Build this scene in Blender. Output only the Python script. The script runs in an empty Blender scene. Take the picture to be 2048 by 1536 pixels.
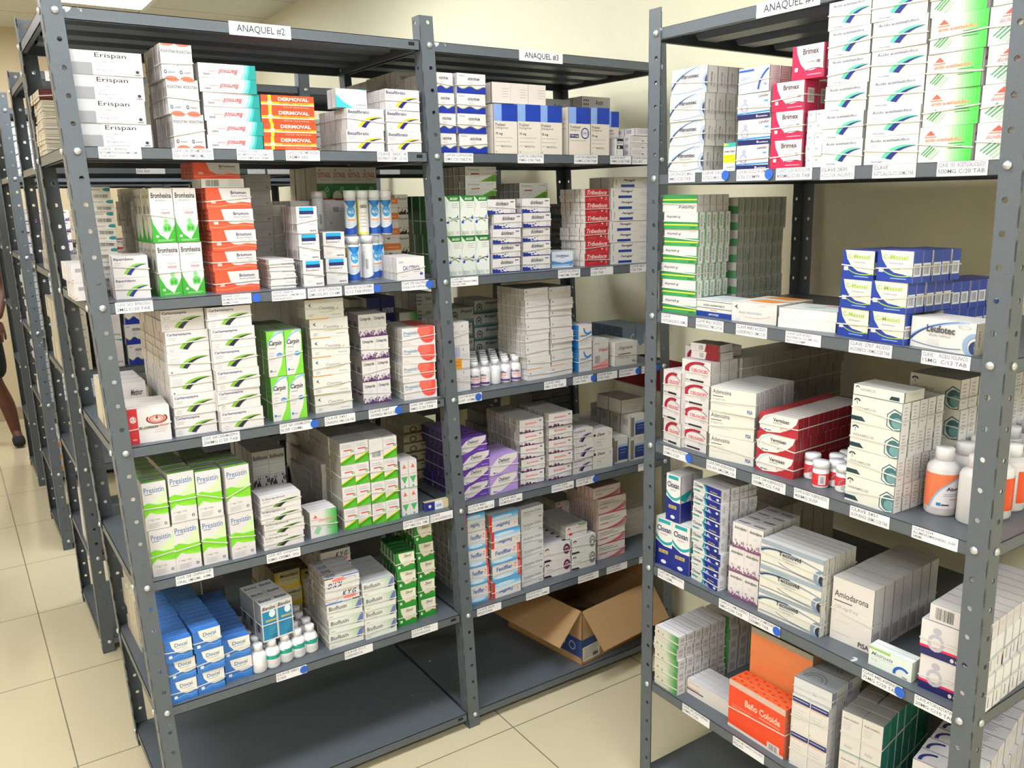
import bpy, math, random
from mathutils import Vector, Matrix
random.seed(7)
sc = bpy.context.scene
COL = sc.collection
# ---------------------------------------------------------------- camera
CAM = (-0.32234668, -2.14708519, 1.69396734)
FPX = 1700.896
RM = ((0.83160533, -0.55516089, -0.01513149),
      (-0.13140479, -0.1702199, -0.97660533),
      (0.5395974, 0.81413855, -0.21450657))      # right, down, forward
cam_data = bpy.data.cameras.new('camera')
cam_data.sensor_width = 36.0
cam_data.lens = FPX / 2048 * 36.0
cam_data.clip_start = 0.05
cam = bpy.data.objects.new('camera', cam_data)
COL.objects.link(cam)
r_, d_, f_ = [Vector(v) for v in RM]
cam.matrix_world = Matrix(((r_.x, -d_.x, -f_.x, CAM[0]), (r_.y, -d_.y, -f_.y, CAM[1]), (r_.z, -d_.z, -f_.z, CAM[2]), (0, 0, 0, 1)))
sc.camera = cam
# ---------------------------------------------------------------- world, exposure
w = bpy.data.worlds.new('world'); sc.world = w; w.use_nodes = True
w.node_tree.nodes['Background'].inputs[0].default_value = (1.0, 0.97, 0.92, 1)
w.node_tree.nodes['Background'].inputs[1].default_value = 0.3
sc.view_settings.view_transform = 'Standard'
sc.view_settings.look = 'None'
sc.view_settings.exposure = 0.0
sc.view_settings.gamma = 1.0
sc.view_settings.use_curve_mapping = False
sc.cycles.max_bounces = 8
sc.cycles.diffuse_bounces = 2
sc.cycles.glossy_bounces = 3
sc.cycles.use_denoising = True
LAMP = 25.0          # strength of the ceiling diffusers
CEIL = 3.0; XW = 1.90; YW = 5.63; XL = -2.3; YB = -4.4
# ceiling fixtures: centre x, centre y, size x, size y, strength factor; last two are unseen, added to light the low shelves
FIX = [(0.45, 4.085, 1.22, 0.61, 0.8), (0.45, 1.645, 1.22, 0.61, 1.15), (0.45, -0.795, 1.22, 0.61, 0.75), (-1.38, -0.795, 1.22, 0.61, 1.2), (-1.38, 1.645, 1.22, 0.61, 0.4), (-1.38, 4.085, 1.22, 0.61, 0.7), (0.45, -3.235, 1.22, 0.61, 1.0), (-1.38, -3.235, 1.22, 0.61, 0.9)]

# ---------------------------------------------------------------- pixel rays onto real planes
def ray(u, v):
    x = (u - 1024) / FPX; y = (v - 768) / FPX
    return Vector([RM[0][i] * x + RM[1][i] * y + RM[2][i] for i in range(3)])
CV = Vector(CAM)
def atz(u, v, z):
    d = ray(u, v); return CV + d * ((z - CV.z) / d.z)
def atplane(u, v, p0, n):
    d = ray(u, v); return CV + d * ((p0 - CV).dot(n) / d.dot(n))
def pix(X):
    q = Vector(X) - CV
    a = [sum(RM[i][k] * q[k] for k in range(3)) for i in range(3)]
    return 1024 + FPX * a[0] / a[2], 768 + FPX * a[1] / a[2]

# ---------------------------------------------------------------- materials
def lin(h):
    h = h.lstrip('#')
    out = []
    for i in (0, 2, 4):
        c = int(h[i:i + 2], 16) / 255
        out.append(c / 12.92 if c <= 0.04045 else ((c + 0.055) / 1.055) ** 2.4)
    return (*out, 1)
_M = {}
def nodes(name):
    m = bpy.data.materials.new(name); m.use_nodes = True
    nt = m.node_tree; return m, nt, nt.nodes['Principled BSDF']
def mat(c, kind='card'):
    """printed card, plastic and paper: one procedural material per colour"""
    k = (c, kind)
    if k in _M: return _M[k]
    m, nt, b = nodes(kind + '_' + c.lstrip('#'))
    rough = {'card': 0.42, 'plastic': 0.3, 'paper': 0.7, 'gloss': 0.15, 'matt': 0.85}[kind]
    b.inputs['Roughness'].default_value = rough
    b.inputs['Base Color'].default_value = lin(c)
    if kind in ('card', 'matt'):
        tc = nt.nodes.new('ShaderNodeTexCoord'); nz = nt.nodes.new('ShaderNodeTexNoise')
        nz.inputs['Scale'].default_value = 35
        mx = nt.nodes.new('ShaderNodeMix'); mx.data_type = 'RGBA'
        l = lin(c); mx.inputs['A'].default_value = (l[0] * 0.93, l[1] * 0.93, l[2] * 0.93, 1); mx.inputs['B'].default_value = l
        nt.links.new(tc.outputs['Object'], nz.inputs['Vector']); nt.links.new(nz.outputs['Fac'], mx.inputs['Factor'])
        nt.links.new(mx.outputs['Result'], b.inputs['Base Color'])
    _M[k] = m
    return m

def metal_paint():
    m, nt, b = nodes('grey_enamel')
    b.inputs['Roughness'].default_value = 0.38
    tc = nt.nodes.new('ShaderNodeTexCoord')
    n1 = nt.nodes.new('ShaderNodeTexNoise'); n1.inputs['Scale'].default_value = 260; n1.inputs['Detail'].default_value = 3
    n2 = nt.nodes.new('ShaderNodeTexNoise'); n2.inputs['Scale'].default_value = 24; n2.inputs['Detail'].default_value = 6
    rp = nt.nodes.new('ShaderNodeValToRGB'); rp.color_ramp.elements[0].position = 0.73; rp.color_ramp.elements[1].position = 0.76
    mx = nt.nodes.new('ShaderNodeMix'); mx.data_type = 'RGBA'
    mx.inputs['A'].default_value = lin('#52585e'); mx.inputs['B'].default_value = lin('#60666c')
    m2 = nt.nodes.new('ShaderNodeMix'); m2.data_type = 'RGBA'; m2.inputs['B'].default_value = lin('#c9ccce')
    nt.links.new(tc.outputs['Object'], n1.inputs['Vector']); nt.links.new(tc.outputs['Object'], n2.inputs['Vector'])
    nt.links.new(n1.outputs['Fac'], mx.inputs['Factor']); nt.links.new(n2.outputs['Fac'], rp.inputs['Fac'])
    nt.links.new(rp.outputs['Color'], m2.inputs['Factor']); nt.links.new(mx.outputs['Result'], m2.inputs['A'])
    nt.links.new(m2.outputs['Result'], b.inputs['Base Color'])
    bp = nt.nodes.new('ShaderNodeBump'); bp.inputs['Strength'].default_value = 0.12; bp.inputs['Distance'].default_value = 0.001
    nt.links.new(n1.outputs['Fac'], bp.inputs['Height']); nt.links.new(bp.outputs['Normal'], b.inputs['Normal'])
    return m
MET = metal_paint()
ZINC, _nt, _b = nodes('zinc_bolt'); _b.inputs['Base Color'].default_value = lin('#c8ccce'); _b.inputs['Metallic'].default_value = 0.7; _b.inputs['Roughness'].default_value = 0.35
def wall_mat(name, c, sc_=3.0):
    m, nt, b = nodes(name); b.inputs['Roughness'].default_value = 0.55
    tc = nt.nodes.new('ShaderNodeTexCoord'); nz = nt.nodes.new('ShaderNodeTexNoise'); nz.inputs['Scale'].default_value = sc_
    mx = nt.nodes.new('ShaderNodeMix'); mx.data_type = 'RGBA'; l = lin(c)
    mx.inputs['A'].default_value = tuple(x * 0.95 for x in l[:3]) + (1,); mx.inputs['B'].default_value = l
    nt.links.new(tc.outputs['Object'], nz.inputs['Vector']); nt.links.new(nz.outputs['Fac'], mx.inputs['Factor']); nt.links.new(mx.outputs['Result'], b.inputs['Base Color'])
    return m
def grid_mat(name, c1, c2, cell, ox, oy, line, rough, coat=0.0, cellx=None):
    """square tiles with a thin joint, from object coordinates"""
    m, nt, b = nodes(name); b.inputs['Roughness'].default_value = rough
    if coat: b.inputs['Coat Weight'].default_value = coat; b.inputs['Coat Roughness'].default_value = 0.08
    tc = nt.nodes.new('ShaderNodeTexCoord'); sp = nt.nodes.new('ShaderNodeSeparateXYZ')
    nt.links.new(tc.outputs['Object'], sp.inputs[0])
    outs = []
    for ax, o, ce in ((0, ox, cellx or cell), (1, oy, cell)):
        a = nt.nodes.new('ShaderNodeMath'); a.operation = 'SUBTRACT'; a.inputs[1].default_value = o - line / 2
        nt.links.new(sp.outputs[ax], a.inputs[0])
        md = nt.nodes.new('ShaderNodeMath'); md.operation = 'FLOORED_MODULO'; md.inputs[1].default_value = ce
        nt.links.new(a.outputs[0], md.inputs[0])
        lt = nt.nodes.new('ShaderNodeMath'); lt.operation = 'LESS_THAN'; lt.inputs[1].default_value = line
        nt.links.new(md.outputs[0], lt.inputs[0]); outs.append(lt)
    mxx = nt.nodes.new('ShaderNodeMath'); mxx.operation = 'MAXIMUM'
    nt.links.new(outs[0].outputs[0], mxx.inputs[0]); nt.links.new(outs[1].outputs[0], mxx.inputs[1])
    nz = nt.nodes.new('ShaderNodeTexNoise'); nz.inputs['Scale'].default_value = 1.6; nz.inputs['Detail'].default_value = 4
    nt.links.new(tc.outputs['Object'], nz.inputs['Vector'])
    base = nt.nodes.new('ShaderNodeMix'); base.data_type = 'RGBA'; l = lin(c1)
    base.inputs['A'].default_value = tuple(x * 0.9 for x in l[:3]) + (1,); base.inputs['B'].default_value = l
    nt.links.new(nz.outputs['Fac'], base.inputs['Factor'])
    mx = nt.nodes.new('ShaderNodeMix'); mx.data_type = 'RGBA'; mx.inputs['B'].default_value = lin(c2)
    nt.links.new(mxx.outputs[0], mx.inputs['Factor']); nt.links.new(base.outputs['Result'], mx.inputs['A'])
    nt.links.new(mx.outputs['Result'], b.inputs['Base Color'])
    return m

# ---------------------------------------------------------------- mesh builder
class MB:
    def __init__(s): s.v = []; s.f = []; s.m = []; s.mats = []; s.sm = []
    def mi(s, m):
        if m not in s.mats: s.mats.append(m)
        return s.mats.index(m)
    def poly(s, pts, m, smooth=False):
        n = len(s.v); s.v += [tuple(p) for p in pts]; s.f.append(tuple(range(n, n + len(pts)))); s.m.append(s.mi(m)); s.sm.append(smooth)
    def mesh(s, vs, fs, m, smooth=False):
        n = len(s.v); s.v += [tuple(p) for p in vs]; k = s.mi(m)
        for f in fs: s.f.append(tuple(i + n for i in f)); s.m.append(k); s.sm.append(smooth)
    def box(s, x0, y0, z0, x1, y1, z1, m, T=None):
        vs = [(x, y, z) for z in (z0, z1) for y in (y0, y1) for x in (x0, x1)]
        if T: vs = [T(*v) for v in vs]
        s.mesh(vs, [(0, 1, 5, 4), (1, 3, 7, 5), (3, 2, 6, 7), (2, 0, 4, 6), (4, 5, 7, 6), (0, 2, 3, 1)], m)
    def lathe(s, prof, m, n=20, c=(0, 0, 0)):
        vs = []; fs = []
        for r, z in prof:
            for k in range(n):
                a = 2 * math.pi * k / n; vs.append((c[0] + r * math.cos(a), c[1] + r * math.sin(a), c[2] + z))
        for i in range(len(prof) - 1):
            for k in range(n):
                fs.append((i * n + k, i * n + (k + 1) % n, (i + 1) * n + (k + 1) % n, (i + 1) * n + k))
        fs.append(tuple(range(n))[::-1]); fs.append(tuple((len(prof) - 1) * n + k for k in range(n)))
        s.mesh(vs, fs, m, True)
    def data(s, name):
        me = bpy.data.meshes.new(name); me.from_pydata(s.v, [], s.f)
        for m in s.mats: me.materials.append(m)
        me.polygons.foreach_set('material_index', s.m)
        me.polygons.foreach_set('use_smooth', s.sm)
        me.update(); return me
def link(name, data, parent=None, loc=(0, 0, 0), rz=0.0, **props):
    o = bpy.data.objects.new(name, data); COL.objects.link(o)
    o.location = loc; o.rotation_euler = (0, 0, rz); o.parent = parent
    for k, v in props.items():
        if v: o[k] = v
    return o

# ---------------------------------------------------------------- printed faces
_T = {}
def text_polys(t, st):
    """outline polygons of a word, unit box"""
    k = (t, 'b' in st, 'i' in st)
    if k in _T: return _T[k]
    c = bpy.data.curves.new('t', 'FONT'); c.body = t; c.resolution_u = 2; c.size = 1
    c.offset = 0.024 if 'b' in st else 0.008
    if 'i' in st: c.shear = 0.35
    o = bpy.data.objects.new('t', c); COL.objects.link(o)
    bpy.context.view_layer.update()
    me = bpy.data.meshes.new_from_object(o.evaluated_get(bpy.context.evaluated_depsgraph_get()))
    vs = [(v.co.x, v.co.y) for v in me.vertices]; fs = [tuple(p.vertices) for p in me.polygons]
    bpy.data.objects.remove(o); bpy.data.curves.remove(c); bpy.data.meshes.remove(me)
    if not vs: vs = [(0, 0), (1, 1)]
    x0 = min(v[0] for v in vs); x1 = max(v[0] for v in vs); y0 = min(v[1] for v in vs); y1 = max(v[1] for v in vs)
    _T[k] = ([((x - x0) / max(x1 - x0, 1e-6), (y - y0) / max(y1 - y0, 1e-6)) for x, y in vs], fs)
    return _T[k]
def clip(p):
    for ax, lim, sg in ((0, 0.0, 1), (0, 1.0, -1), (1, 0.0, 1), (1, 1.0, -1)):
        q = []
        for i in range(len(p)):
            a, b = p[i - 1], p[i]
            ia = (a[ax] - lim) * sg >= 0; ib = (b[ax] - lim) * sg >= 0
            if ia != ib:
                t = (lim - a[ax]) / (b[ax] - a[ax]); q.append((a[0] + t * (b[0] - a[0]), a[1] + t * (b[1] - a[1])))
            if ib: q.append(b)
        p = q
        if len(p) < 3: return []
    return p
# face operations: each is (kind, args...)
def Rc(x0, y0, x1, y1, c): return ('P', [(x0, y0), (x1, y0), (x1, y1), (x0, y1)], c)
def Pg(pts, c): return ('P', pts, c)
def El(cx, cy, rx, ry, c, n=18): return ('P', [(cx + rx * math.cos(2 * math.pi * k / n), cy + ry * math.sin(2 * math.pi * k / n)) for k in range(n)], c)
def Tx(x0, y0, x1, y1, t, c, st=''): return ('T', x0, y0, x1, y1, t, c, st)
def Strip(pts, c, wf):
    """a band of varying width along a path, as quads"""
    out = []; n = len(pts)
    L = []; Rr = []
    for i, (x, y) in enumerate(pts):
        a = pts[max(i - 1, 0)]; b = pts[min(i + 1, n - 1)]
        dx, dy = b[0] - a[0], b[1] - a[1]; l = math.hypot(dx, dy) or 1
        w0, w1 = wf(i / (n - 1)); L.append((x - dy / l * w0, y + dx / l * w0)); Rr.append((x - dy / l * w1, y + dx / l * w1))
    return [('P', [L[i], L[i + 1], Rr[i + 1], Rr[i]], c) for i in range(n - 1)]
def bez(p0, p1, p2, n=10): return [((1 - t) ** 2 * p0[0] + 2 * t * (1 - t) * p1[0] + t * t * p2[0], (1 - t) ** 2 * p0[1] + 2 * t * (1 - t) * p1[1] + t * t * p2[1]) for t in [i / n for i in range(n + 1)]]
def Sw(x0, y0, x1, y1, c1, c2, wd=0.07):
    pts = bez((x0, y0), (x0 + 0.3 * (x1 - x0), y1), (x1, y1 - 0.02))
    return Strip(pts, c1, lambda t: (wd * 1.25 * (1 - t ** 2.2) * (.75 + .6 * t), 0)) + Strip(pts, c2, lambda t: (0.005, -wd * 1.15 * (1 - t ** 1.6)))
def Ring(cx, cy, rx, ry, th, c, a0=0, a1=360, n=18):
    pts = [(math.radians(a0 + (a1 - a0) * k / n)) for k in range(n + 1)]
    return [('P', [(cx + rx * math.cos(a), cy + ry * math.sin(a)), (cx + rx * math.cos(b), cy + ry * math.sin(b)),
                   (cx + rx * (1 - th) * math.cos(b), cy + ry * (1 - th) * math.sin(b)), (cx + rx * (1 - th) * math.cos(a), cy + ry * (1 - th) * math.sin(a))], c) for a, b in zip(pts, pts[1:])]
def Ln(x0, y1, x1, n=3, dy=0.05, c='#9a96a0', th=0.012): return [Rc(x0, y1 - i * dy, x1 - (0.12 * (x1 - x0) if i % 2 else 0), y1 - i * dy + th, c) for i in range(n)]
def Bc(x0, y0, x1, y1, c='#2a2a2e', n=14):
    rr = random.Random(3); out = []; x = x0; step = (x1 - x0) / n
    for i in range(n): out.append(Rc(x, y0, x + step * rr.uniform(0.25, 0.7), y1, c)); x += step
    return out
def Wv(y, amp, per, c, ph=0.0, n=16): return ('P', [(1, 0), (0, 0)] + [(i / n, y + amp * math.sin(2 * math.pi * (per * i / n) + ph)) for i in range(n + 1)], c)
def Gr(x0, y0, x1, y1, ca, cb, n=8):
    a = [int(ca[i:i + 2], 16) for i in (1, 3, 5)]; b = [int(cb[i:i + 2], 16) for i in (1, 3, 5)]
    return [Rc(x0 + (x1 - x0) * i / n, y0, x0 + (x1 - x0) * (i + 1) / n, y1, '#' + ''.join('%02x' % round(p + (q - p) * (i + .5) / n) for p, q in zip(a, b))) for i in range(n)]
def Gv(x0, y0, x1, y1, ca, cb, n=7):
    return [Rc(x0, y0 + (y1 - y0) * i / n, x1, y0 + (y1 - y0) * (i + 1) / n, g[2]) for i, g in enumerate(Gr(0, 0, 1, 1, ca, cb, n))]
def Sp(y0, y1, c, n=26, seed=1, x1=1.0, sz=0.05):
    rr = random.Random(seed); out = []
    for i in range(n):
        t = rr.random() ** 1.6; s_ = sz * (0.4 + 1.0 * (1 - t)) * rr.uniform(0.6, 1.2)
        out.append(El(rr.random() * x1, y0 + (y1 - y0) * t, s_, s_ * 1.3, c, 7))
    return out
def flat(ops):
    out = []
    for o in ops:
        if isinstance(o, list): out += flat(o)
        else: out.append(o)
    return out
EPS = 0.00012
def paint(mb, ops, F, kind='card'):
    """F(u, v, off) -> point"""
    lay = 1
    for o in flat(ops):
        off = EPS * (1 + lay * 0.22); lay += 1
        if o[0] == 'P':
            p = clip(o[1])
            if p: mb.poly([F(u, v, off) for u, v in p], mat(o[2], kind))
        else:
            _, x0, y0, x1, y1, t, c, st = o
            vs, fs = text_polys(t, st)
            def g(u, v):
                if 'r' in st: u, v = 1 - u, 1 - v
                if 'v' in st: u, v = v, 1 - u
                if 'w' in st: u, v = 1 - v, u
                return F(min(max(x0 + (x1 - x0) * u, 0), 1), min(max(y0 + (y1 - y0) * v, 0), 1), off)
            mb.mesh([g(u, v) for u, v in vs], fs, mat(c, kind))
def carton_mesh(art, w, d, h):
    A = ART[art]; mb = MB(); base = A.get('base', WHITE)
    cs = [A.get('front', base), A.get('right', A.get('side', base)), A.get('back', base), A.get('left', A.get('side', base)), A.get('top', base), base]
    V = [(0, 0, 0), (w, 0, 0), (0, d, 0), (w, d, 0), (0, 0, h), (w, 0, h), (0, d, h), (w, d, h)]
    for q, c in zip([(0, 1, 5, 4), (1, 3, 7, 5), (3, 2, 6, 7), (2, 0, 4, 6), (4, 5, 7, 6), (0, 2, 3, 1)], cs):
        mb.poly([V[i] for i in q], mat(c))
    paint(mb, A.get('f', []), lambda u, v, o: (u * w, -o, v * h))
    so = A.get('s', [Ln(0.25, 0.75, 0.8, 3, 0.1, '#b5b0b0', 0.02)])
    edge = [Rc(0, 0, 0.07, 1, '#8f8a86')]  # dark strip painted on side edges for the shaded gap between cartons
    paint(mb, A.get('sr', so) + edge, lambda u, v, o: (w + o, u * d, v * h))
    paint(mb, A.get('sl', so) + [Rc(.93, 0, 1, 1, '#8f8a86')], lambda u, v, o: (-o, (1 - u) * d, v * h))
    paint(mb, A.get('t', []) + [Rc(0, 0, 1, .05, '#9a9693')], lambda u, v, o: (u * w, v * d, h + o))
    return mb.data('printed_carton')
# ---------------------------------------------------------------- carton prints
WHITE = '#dfd9d8'
DK = '#2c2c34'; GY = '#8d8a90'; NV = '#1d2a6b'; GN = '#3aa52f'; LG = '#86c440'
def sw_art(name, c1, c2, tc='#4a4a6a', y=0.62, logo=True, bot=None):
    f = [Tx(0.04, 0.76, 0.60, 0.92, name, tc, 'b'), Ln(0.05, 0.66, 0.24, 2, 0.08, '#a7a3ad', 0.025), Sw(0.38, 0.14, 0.97, 0.62, c1, c2, 0.1)]
    if logo: f += Ring(0.12, 0.18, 0.05, 0.1, 0.3, '#c2bfc6', 0, 360, 10)
    if bot: f += [Tx(0.1, 0.06, 0.32, 0.15, bot, '#77778a', 'i')]
    return dict(f=f)
ART = {
 'erispan': dict(f=[Rc(0, 0, .36, .5, '#8f8f93'), Rc(0, .5, .36, 1, '#b9b9bd'), Tx(.40, .68, .80, .93, 'Erispan', '#26262a'), Tx(.40, .52, .76, .59, 'BETAMETASONA', '#a5a2a8'),
                     Ln(.40, .42, .52, 2, .07, '#a7a3ad', .02), Tx(.41, .16, .62, .27, '8 mg/2 ml', '#8d8a90'), Rc(.41, .05, .7, .07, '#a7a3ad'), El(.93, .2, .025, .07, '#33333a', 12), Rc(.89, .06, .97, .1, '#6a6a70')]),
 'roixotan': dict(f=[El(.45, 1.0, .42, .07, '#f0735a'), El(.55, 0.0, .42, .09, '#f0735a'), Tx(.06, .74, .94, .83, 'ROIXOTAN', '#3b3b44', 'b'), Ln(.15, .62, .85, 3, .05, '#c4c0c6', .01), Ring(.22, .2, .1, .06, .5, '#3e5a5a', 0, 360, 10), Ln(.38, .2, .85, 2, .03, '#6b8080', .012)],
                  s=[Bc(.2, .3, .6, .8, '#55555c', 7), Rc(.7, .1, .8, .9, '#b0aab0')]),
 'barmicil': dict(f=[Pg([(.72, 0), (1, 0), (1, 1), (.80, 1), (.78, .5)], '#8fd4cf'), Pg([(.78, 0), (1, 0), (1, 1), (.86, 1), (.84, .5)], '#3fb7b2'), Pg([(.84, 0), (1, 0), (1, 1), (.90, 1), (.88, .5)], '#16938f'),
                     Tx(.34, .28, .68, .62, 'Barmicil', '#d8323c', 'bir'), Tx(.16, .38, .34, .55, 'compuesto', '#e06a72', 'ir'), Tx(.08, .18, .19, .32, 'SIWS', DK, 'br'), Ln(.25, .85, .6, 1, .1, '#b9a9b0', .03)], right='#16938f'),
 'dermoval': dict(base='#ea4b22', f=[Rc(0, .28, 1, .5, '#f7b32e'), Rc(0, .28, 1, .34, '#f6e6cf'), Rc(.13, .0, .19, 1, '#f7c83a'), El(.16, .45, .05, .14, '#f4d9b8'), Tx(.32, .6, .9, .86, 'DERMOVAL', '#fbe9dc', 'b'), Tx(.34, .37, .9, .49, 'BETAMETASONA', '#c9632a', 'b'), Tx(.4, .1, .9, .2, 'Crema', '#f4b9a0')], s=[Ln(.2, .7, .8, 3, .2, '#f6d1b0', .05)]),
 'beza': sw_art('Bezafibrato', '#ecc52e', '#1c1e78', '#3b3b5e'),
 'hergu': dict(f=[Pg([(0, 0), (.55, 0), (.25, .3), (0, .7)], '#3fb9d6'), Ln(.35, .7, .9, 4, .09, '#b4b6bd', .015), Tx(.6, .12, .95, .22, 'Bergaprint', '#55555c', 'r'), Pg([(.75, 1), (.98, 1), (.98, .93)], '#3fb9d6')]),
 'wavy': dict(f=[Wv(.32, .07, 2, '#8f9140', 2.2), Wv(.28, .07, 2, '#16309a', 2.2), Tx(.38, .66, .78, .8, 'HIDROPRAM', DK, 'b'), Ln(.4, .55, .6, 2, .06, '#b0acb4', .02), Tx(.06, .84, .26, .92, 'Eurofarma', '#6a6a8a', 'i')]),
 'prad': dict(base='#ded4c8', f=[Rc(0, .66, .33, 1, '#86a7e0'), Rc(.33, .66, 1, 1, '#1c3fa6'), Tx(.06, .56, .5, .62, 'Pradaxar', '#3a3a40'), Tx(.06, .49, .6, .55, 'Dabigatran', '#7c7880'), Tx(.06, .37, .35, .43, '75 mg', DK, 'b'), Ln(.06, .32, .8, 1, .1, '#a39c98', .008), Ln(.06, .24, .7, 2, .08, '#a39c98', .008), Tx(.3, .13, .75, .17, 'MUESTRA', '#8a847f'), Rc(.06, .03, .1, .05, '#55555c')]),
 'pradb': dict(base='#ded4c8', f=[Rc(0, .66, .33, 1, '#86a7e0'), Rc(.33, .66, 1, 1, '#1c3fa6'), Tx(.06, .56, .55, .62, 'Pradaxar', '#3a3a40'), Tx(.06, .49, .5, .55, 'Dabigatran', '#7c7880'), Rc(.03, .36, .45, .44, '#1d2a6b'), Tx(.06, .375, .42, .425, '110 mg', WHITE, 'b'), Ring(.75, .46, .2, .12, .2, '#1c4a96', 0, 360, 14), Tx(.63, .42, .87, .5, '1+1', '#1c4a96'), Ln(.06, .3, .8, 1, .1, '#a39c98', .008)]),
 'plain': dict(base='#dcd2ca', f=[Ln(.55, .7, .92, 4, .13, '#a39c98', .02)]),
 'axtin': dict(base='#cfcfca', f=[[El(.08 + .07 * i, .25 + .25 * j, .022, .08, DK, 8) for i in range(3) for j in range(3)], Tx(.48, .5, .75, .8, 'Axtin', '#3a3a3e'), Rc(.4, .2, .95, .23, GY)]),
 'tiny': dict(f=[Ln(.1, .75, .9, 3, .2, '#8d8f96', .05), El(.85, .3, .06, .12, '#55555c', 8)], s=[Bc(.15, .3, .7, .8, '#6a6a70', 6)]),
 'blackbox': dict(base='#e0dcd8', f=[Rc(0, .4, 1, .62, '#1c1c20'), Rc(0, .85, 1, 1, '#1c1c20'), El(.3, .5, .15, .08, WHITE, 10), Tx(.1, .7, .9, .8, 'MICOR', DK, 'b')]),
 'biper': sw_art('Biperideno', '#7fc23c', '#1c2a86', '#4a4a6a', logo=False),
 'cotar': dict(base='#d6cfc4', f=[El(.9, .78, .17, .15, '#137f86'), Tx(.08, .72, .62, .86, 'CoTarsum', '#55605e'), Rc(0, .47, 1, .5, '#a9a197'), Bc(.38, .1, .92, .38, '#3a3a3c', 16)], s=[Bc(.2, .3, .8, .7, '#8a8078', 8)]),
 'arrow': dict(base='#c9c1b5', f=[Pg([(.3, .75), (.5, .9), (.42, .75), (.52, .6)], DK), Ln(.5, .3, .9, 2, .1, '#8f887e', .03)]),
 'bromhex': dict(f=[Pg([(0, .5), (.06, .36), (.3, .16), (.62, .05), (1, .34), (1, 0), (0, 0)], GN), Pg([(0, .55), (.08, .38), (.3, .2), (.62, .07), (.9, .25), (1, .42), (1, .5), (0, .6)], WHITE), Tx(.08, .82, .94, .92, 'Bromhexina', '#28282c', 'b'), Tx(.25, .765, .7, .79, '80 mg/100 ml', '#55555c'), Tx(.45, .6, .8, .64, 'Solución', '#9fb0a4'), Tx(.45, .53, .82, .575, 'Infantil', '#d36a78', 'b'),
                    El(.62, .4, .1, .045, '#86cf7c'), Rc(.58, .34, .66, .38, '#86cf7c'), Pg([(.48, .2), (.82, .2), (.84, .3), (.74, .35), (.56, .35), (.46, .3)], '#6cc463'), El(.58, .26, .06, .04, '#39a233', 8), El(.72, .26, .06, .04, '#39a233', 8), Rc(.14, .1, .26, .14, WHITE), Ln(.2, .05, .9, 2, .02, '#bfe6b8', .006)],
                 left='#d3cdbf', sl=[Pg([(0, .3), (.25, .12), (.5, .04), (.75, .12), (1, .3), (1, 0), (0, 0)], GN), Bc(.3, .5, .7, .68, '#77736a', 8), Rc(.2, .82, .8, .88, '#a9a295')], sr=[Rc(0, 0, 1, .3, GN)]),
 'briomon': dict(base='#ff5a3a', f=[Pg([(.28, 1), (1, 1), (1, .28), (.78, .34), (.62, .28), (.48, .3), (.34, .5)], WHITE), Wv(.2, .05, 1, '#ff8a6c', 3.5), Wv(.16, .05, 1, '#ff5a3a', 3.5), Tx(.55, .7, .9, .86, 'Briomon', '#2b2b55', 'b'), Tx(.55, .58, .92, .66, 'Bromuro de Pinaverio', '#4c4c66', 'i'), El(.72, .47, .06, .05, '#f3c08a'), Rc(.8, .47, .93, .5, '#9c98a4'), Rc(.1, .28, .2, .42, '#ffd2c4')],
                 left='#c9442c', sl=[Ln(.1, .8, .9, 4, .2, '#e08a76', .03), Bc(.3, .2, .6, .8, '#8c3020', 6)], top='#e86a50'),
 'barcode': dict(f=[Bc(.1, .15, .42, .85, '#2a2a2e', 16), Ln(.62, .8, .95, 5, .15, '#a7a3ad', .03)]),
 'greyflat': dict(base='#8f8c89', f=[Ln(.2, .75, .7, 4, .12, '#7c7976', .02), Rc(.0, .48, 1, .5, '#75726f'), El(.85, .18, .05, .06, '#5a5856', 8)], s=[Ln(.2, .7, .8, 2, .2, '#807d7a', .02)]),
 'budes': dict(f=[Tx(.5, .12, .98, .5, 'Budesonida', '#8d8a96', 'br'), Tx(.08, .38, .42, .6, '0.125 mg/ml', '#b4a6b0', 'r'), Rc(.6, .75, .95, .82, '#a7a3ad')], left='#d9c8c2'),
 'excos': dict(f=[Rc(.14, .84, .84, .97, '#17a6de'), Rc(.14, .71, .84, .84, '#17205c'), Tx(.14, .58, .76, .67, 'Excosine-S', '#4e4e5a'), Ln(.14, .5, .5, 2, .07, '#a7a3ad', .015), Tx(.52, .3, .92, .37, '20 mg/mL', '#9c98a4', 'i'), Ln(.16, .22, .4, 2, .05, '#b4b0ba', .012), Tx(.6, .06, .92, .13, 'SIW\'S', DK, 'b')], s=[Bc(.2, .1, .7, .35, '#44444a', 6), Bc(.3, .7, .6, .9, '#8d8a90', 4)]),
 'dotagil': dict(base='#c4c0b6', f=[Rc(0, 0, 1, .5, '#1f6a35'), El(.6, .2, .25, .16, '#4d9a4c'), El(.3, .1, .3, .18, '#cfd3c0'), Ring(.65, .32, .12, .08, .4, '#8cc07a', 0, 360, 12), Rc(0, 0, 1, .04, '#b03a28'), Tx(.1, .68, .92, .84, 'DOTAGIL', '#a5452e', 'b'), Tx(.15, .6, .85, .64, 'Tabletas', '#7a766e'), Pg([(.15, .88), (.3, .88), (.225, .96)], '#77736c')], side='#b9b49c'),
 'orange4': dict(base='#ece2d6', f=[Pg([(.0, 1), (1, 1), (1, .62), (.25, .62)], '#f08238'), Ln(.35, .8, .9, 1, .1, '#f6c39c', .05), El(.12, .2, .1, .14, '#241c18', 10), El(.5, .42, .08, .08, '#3a2c24', 8), Rc(0, 0, 1, .06, '#f08238')], side='#e2d6c6'),
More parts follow.
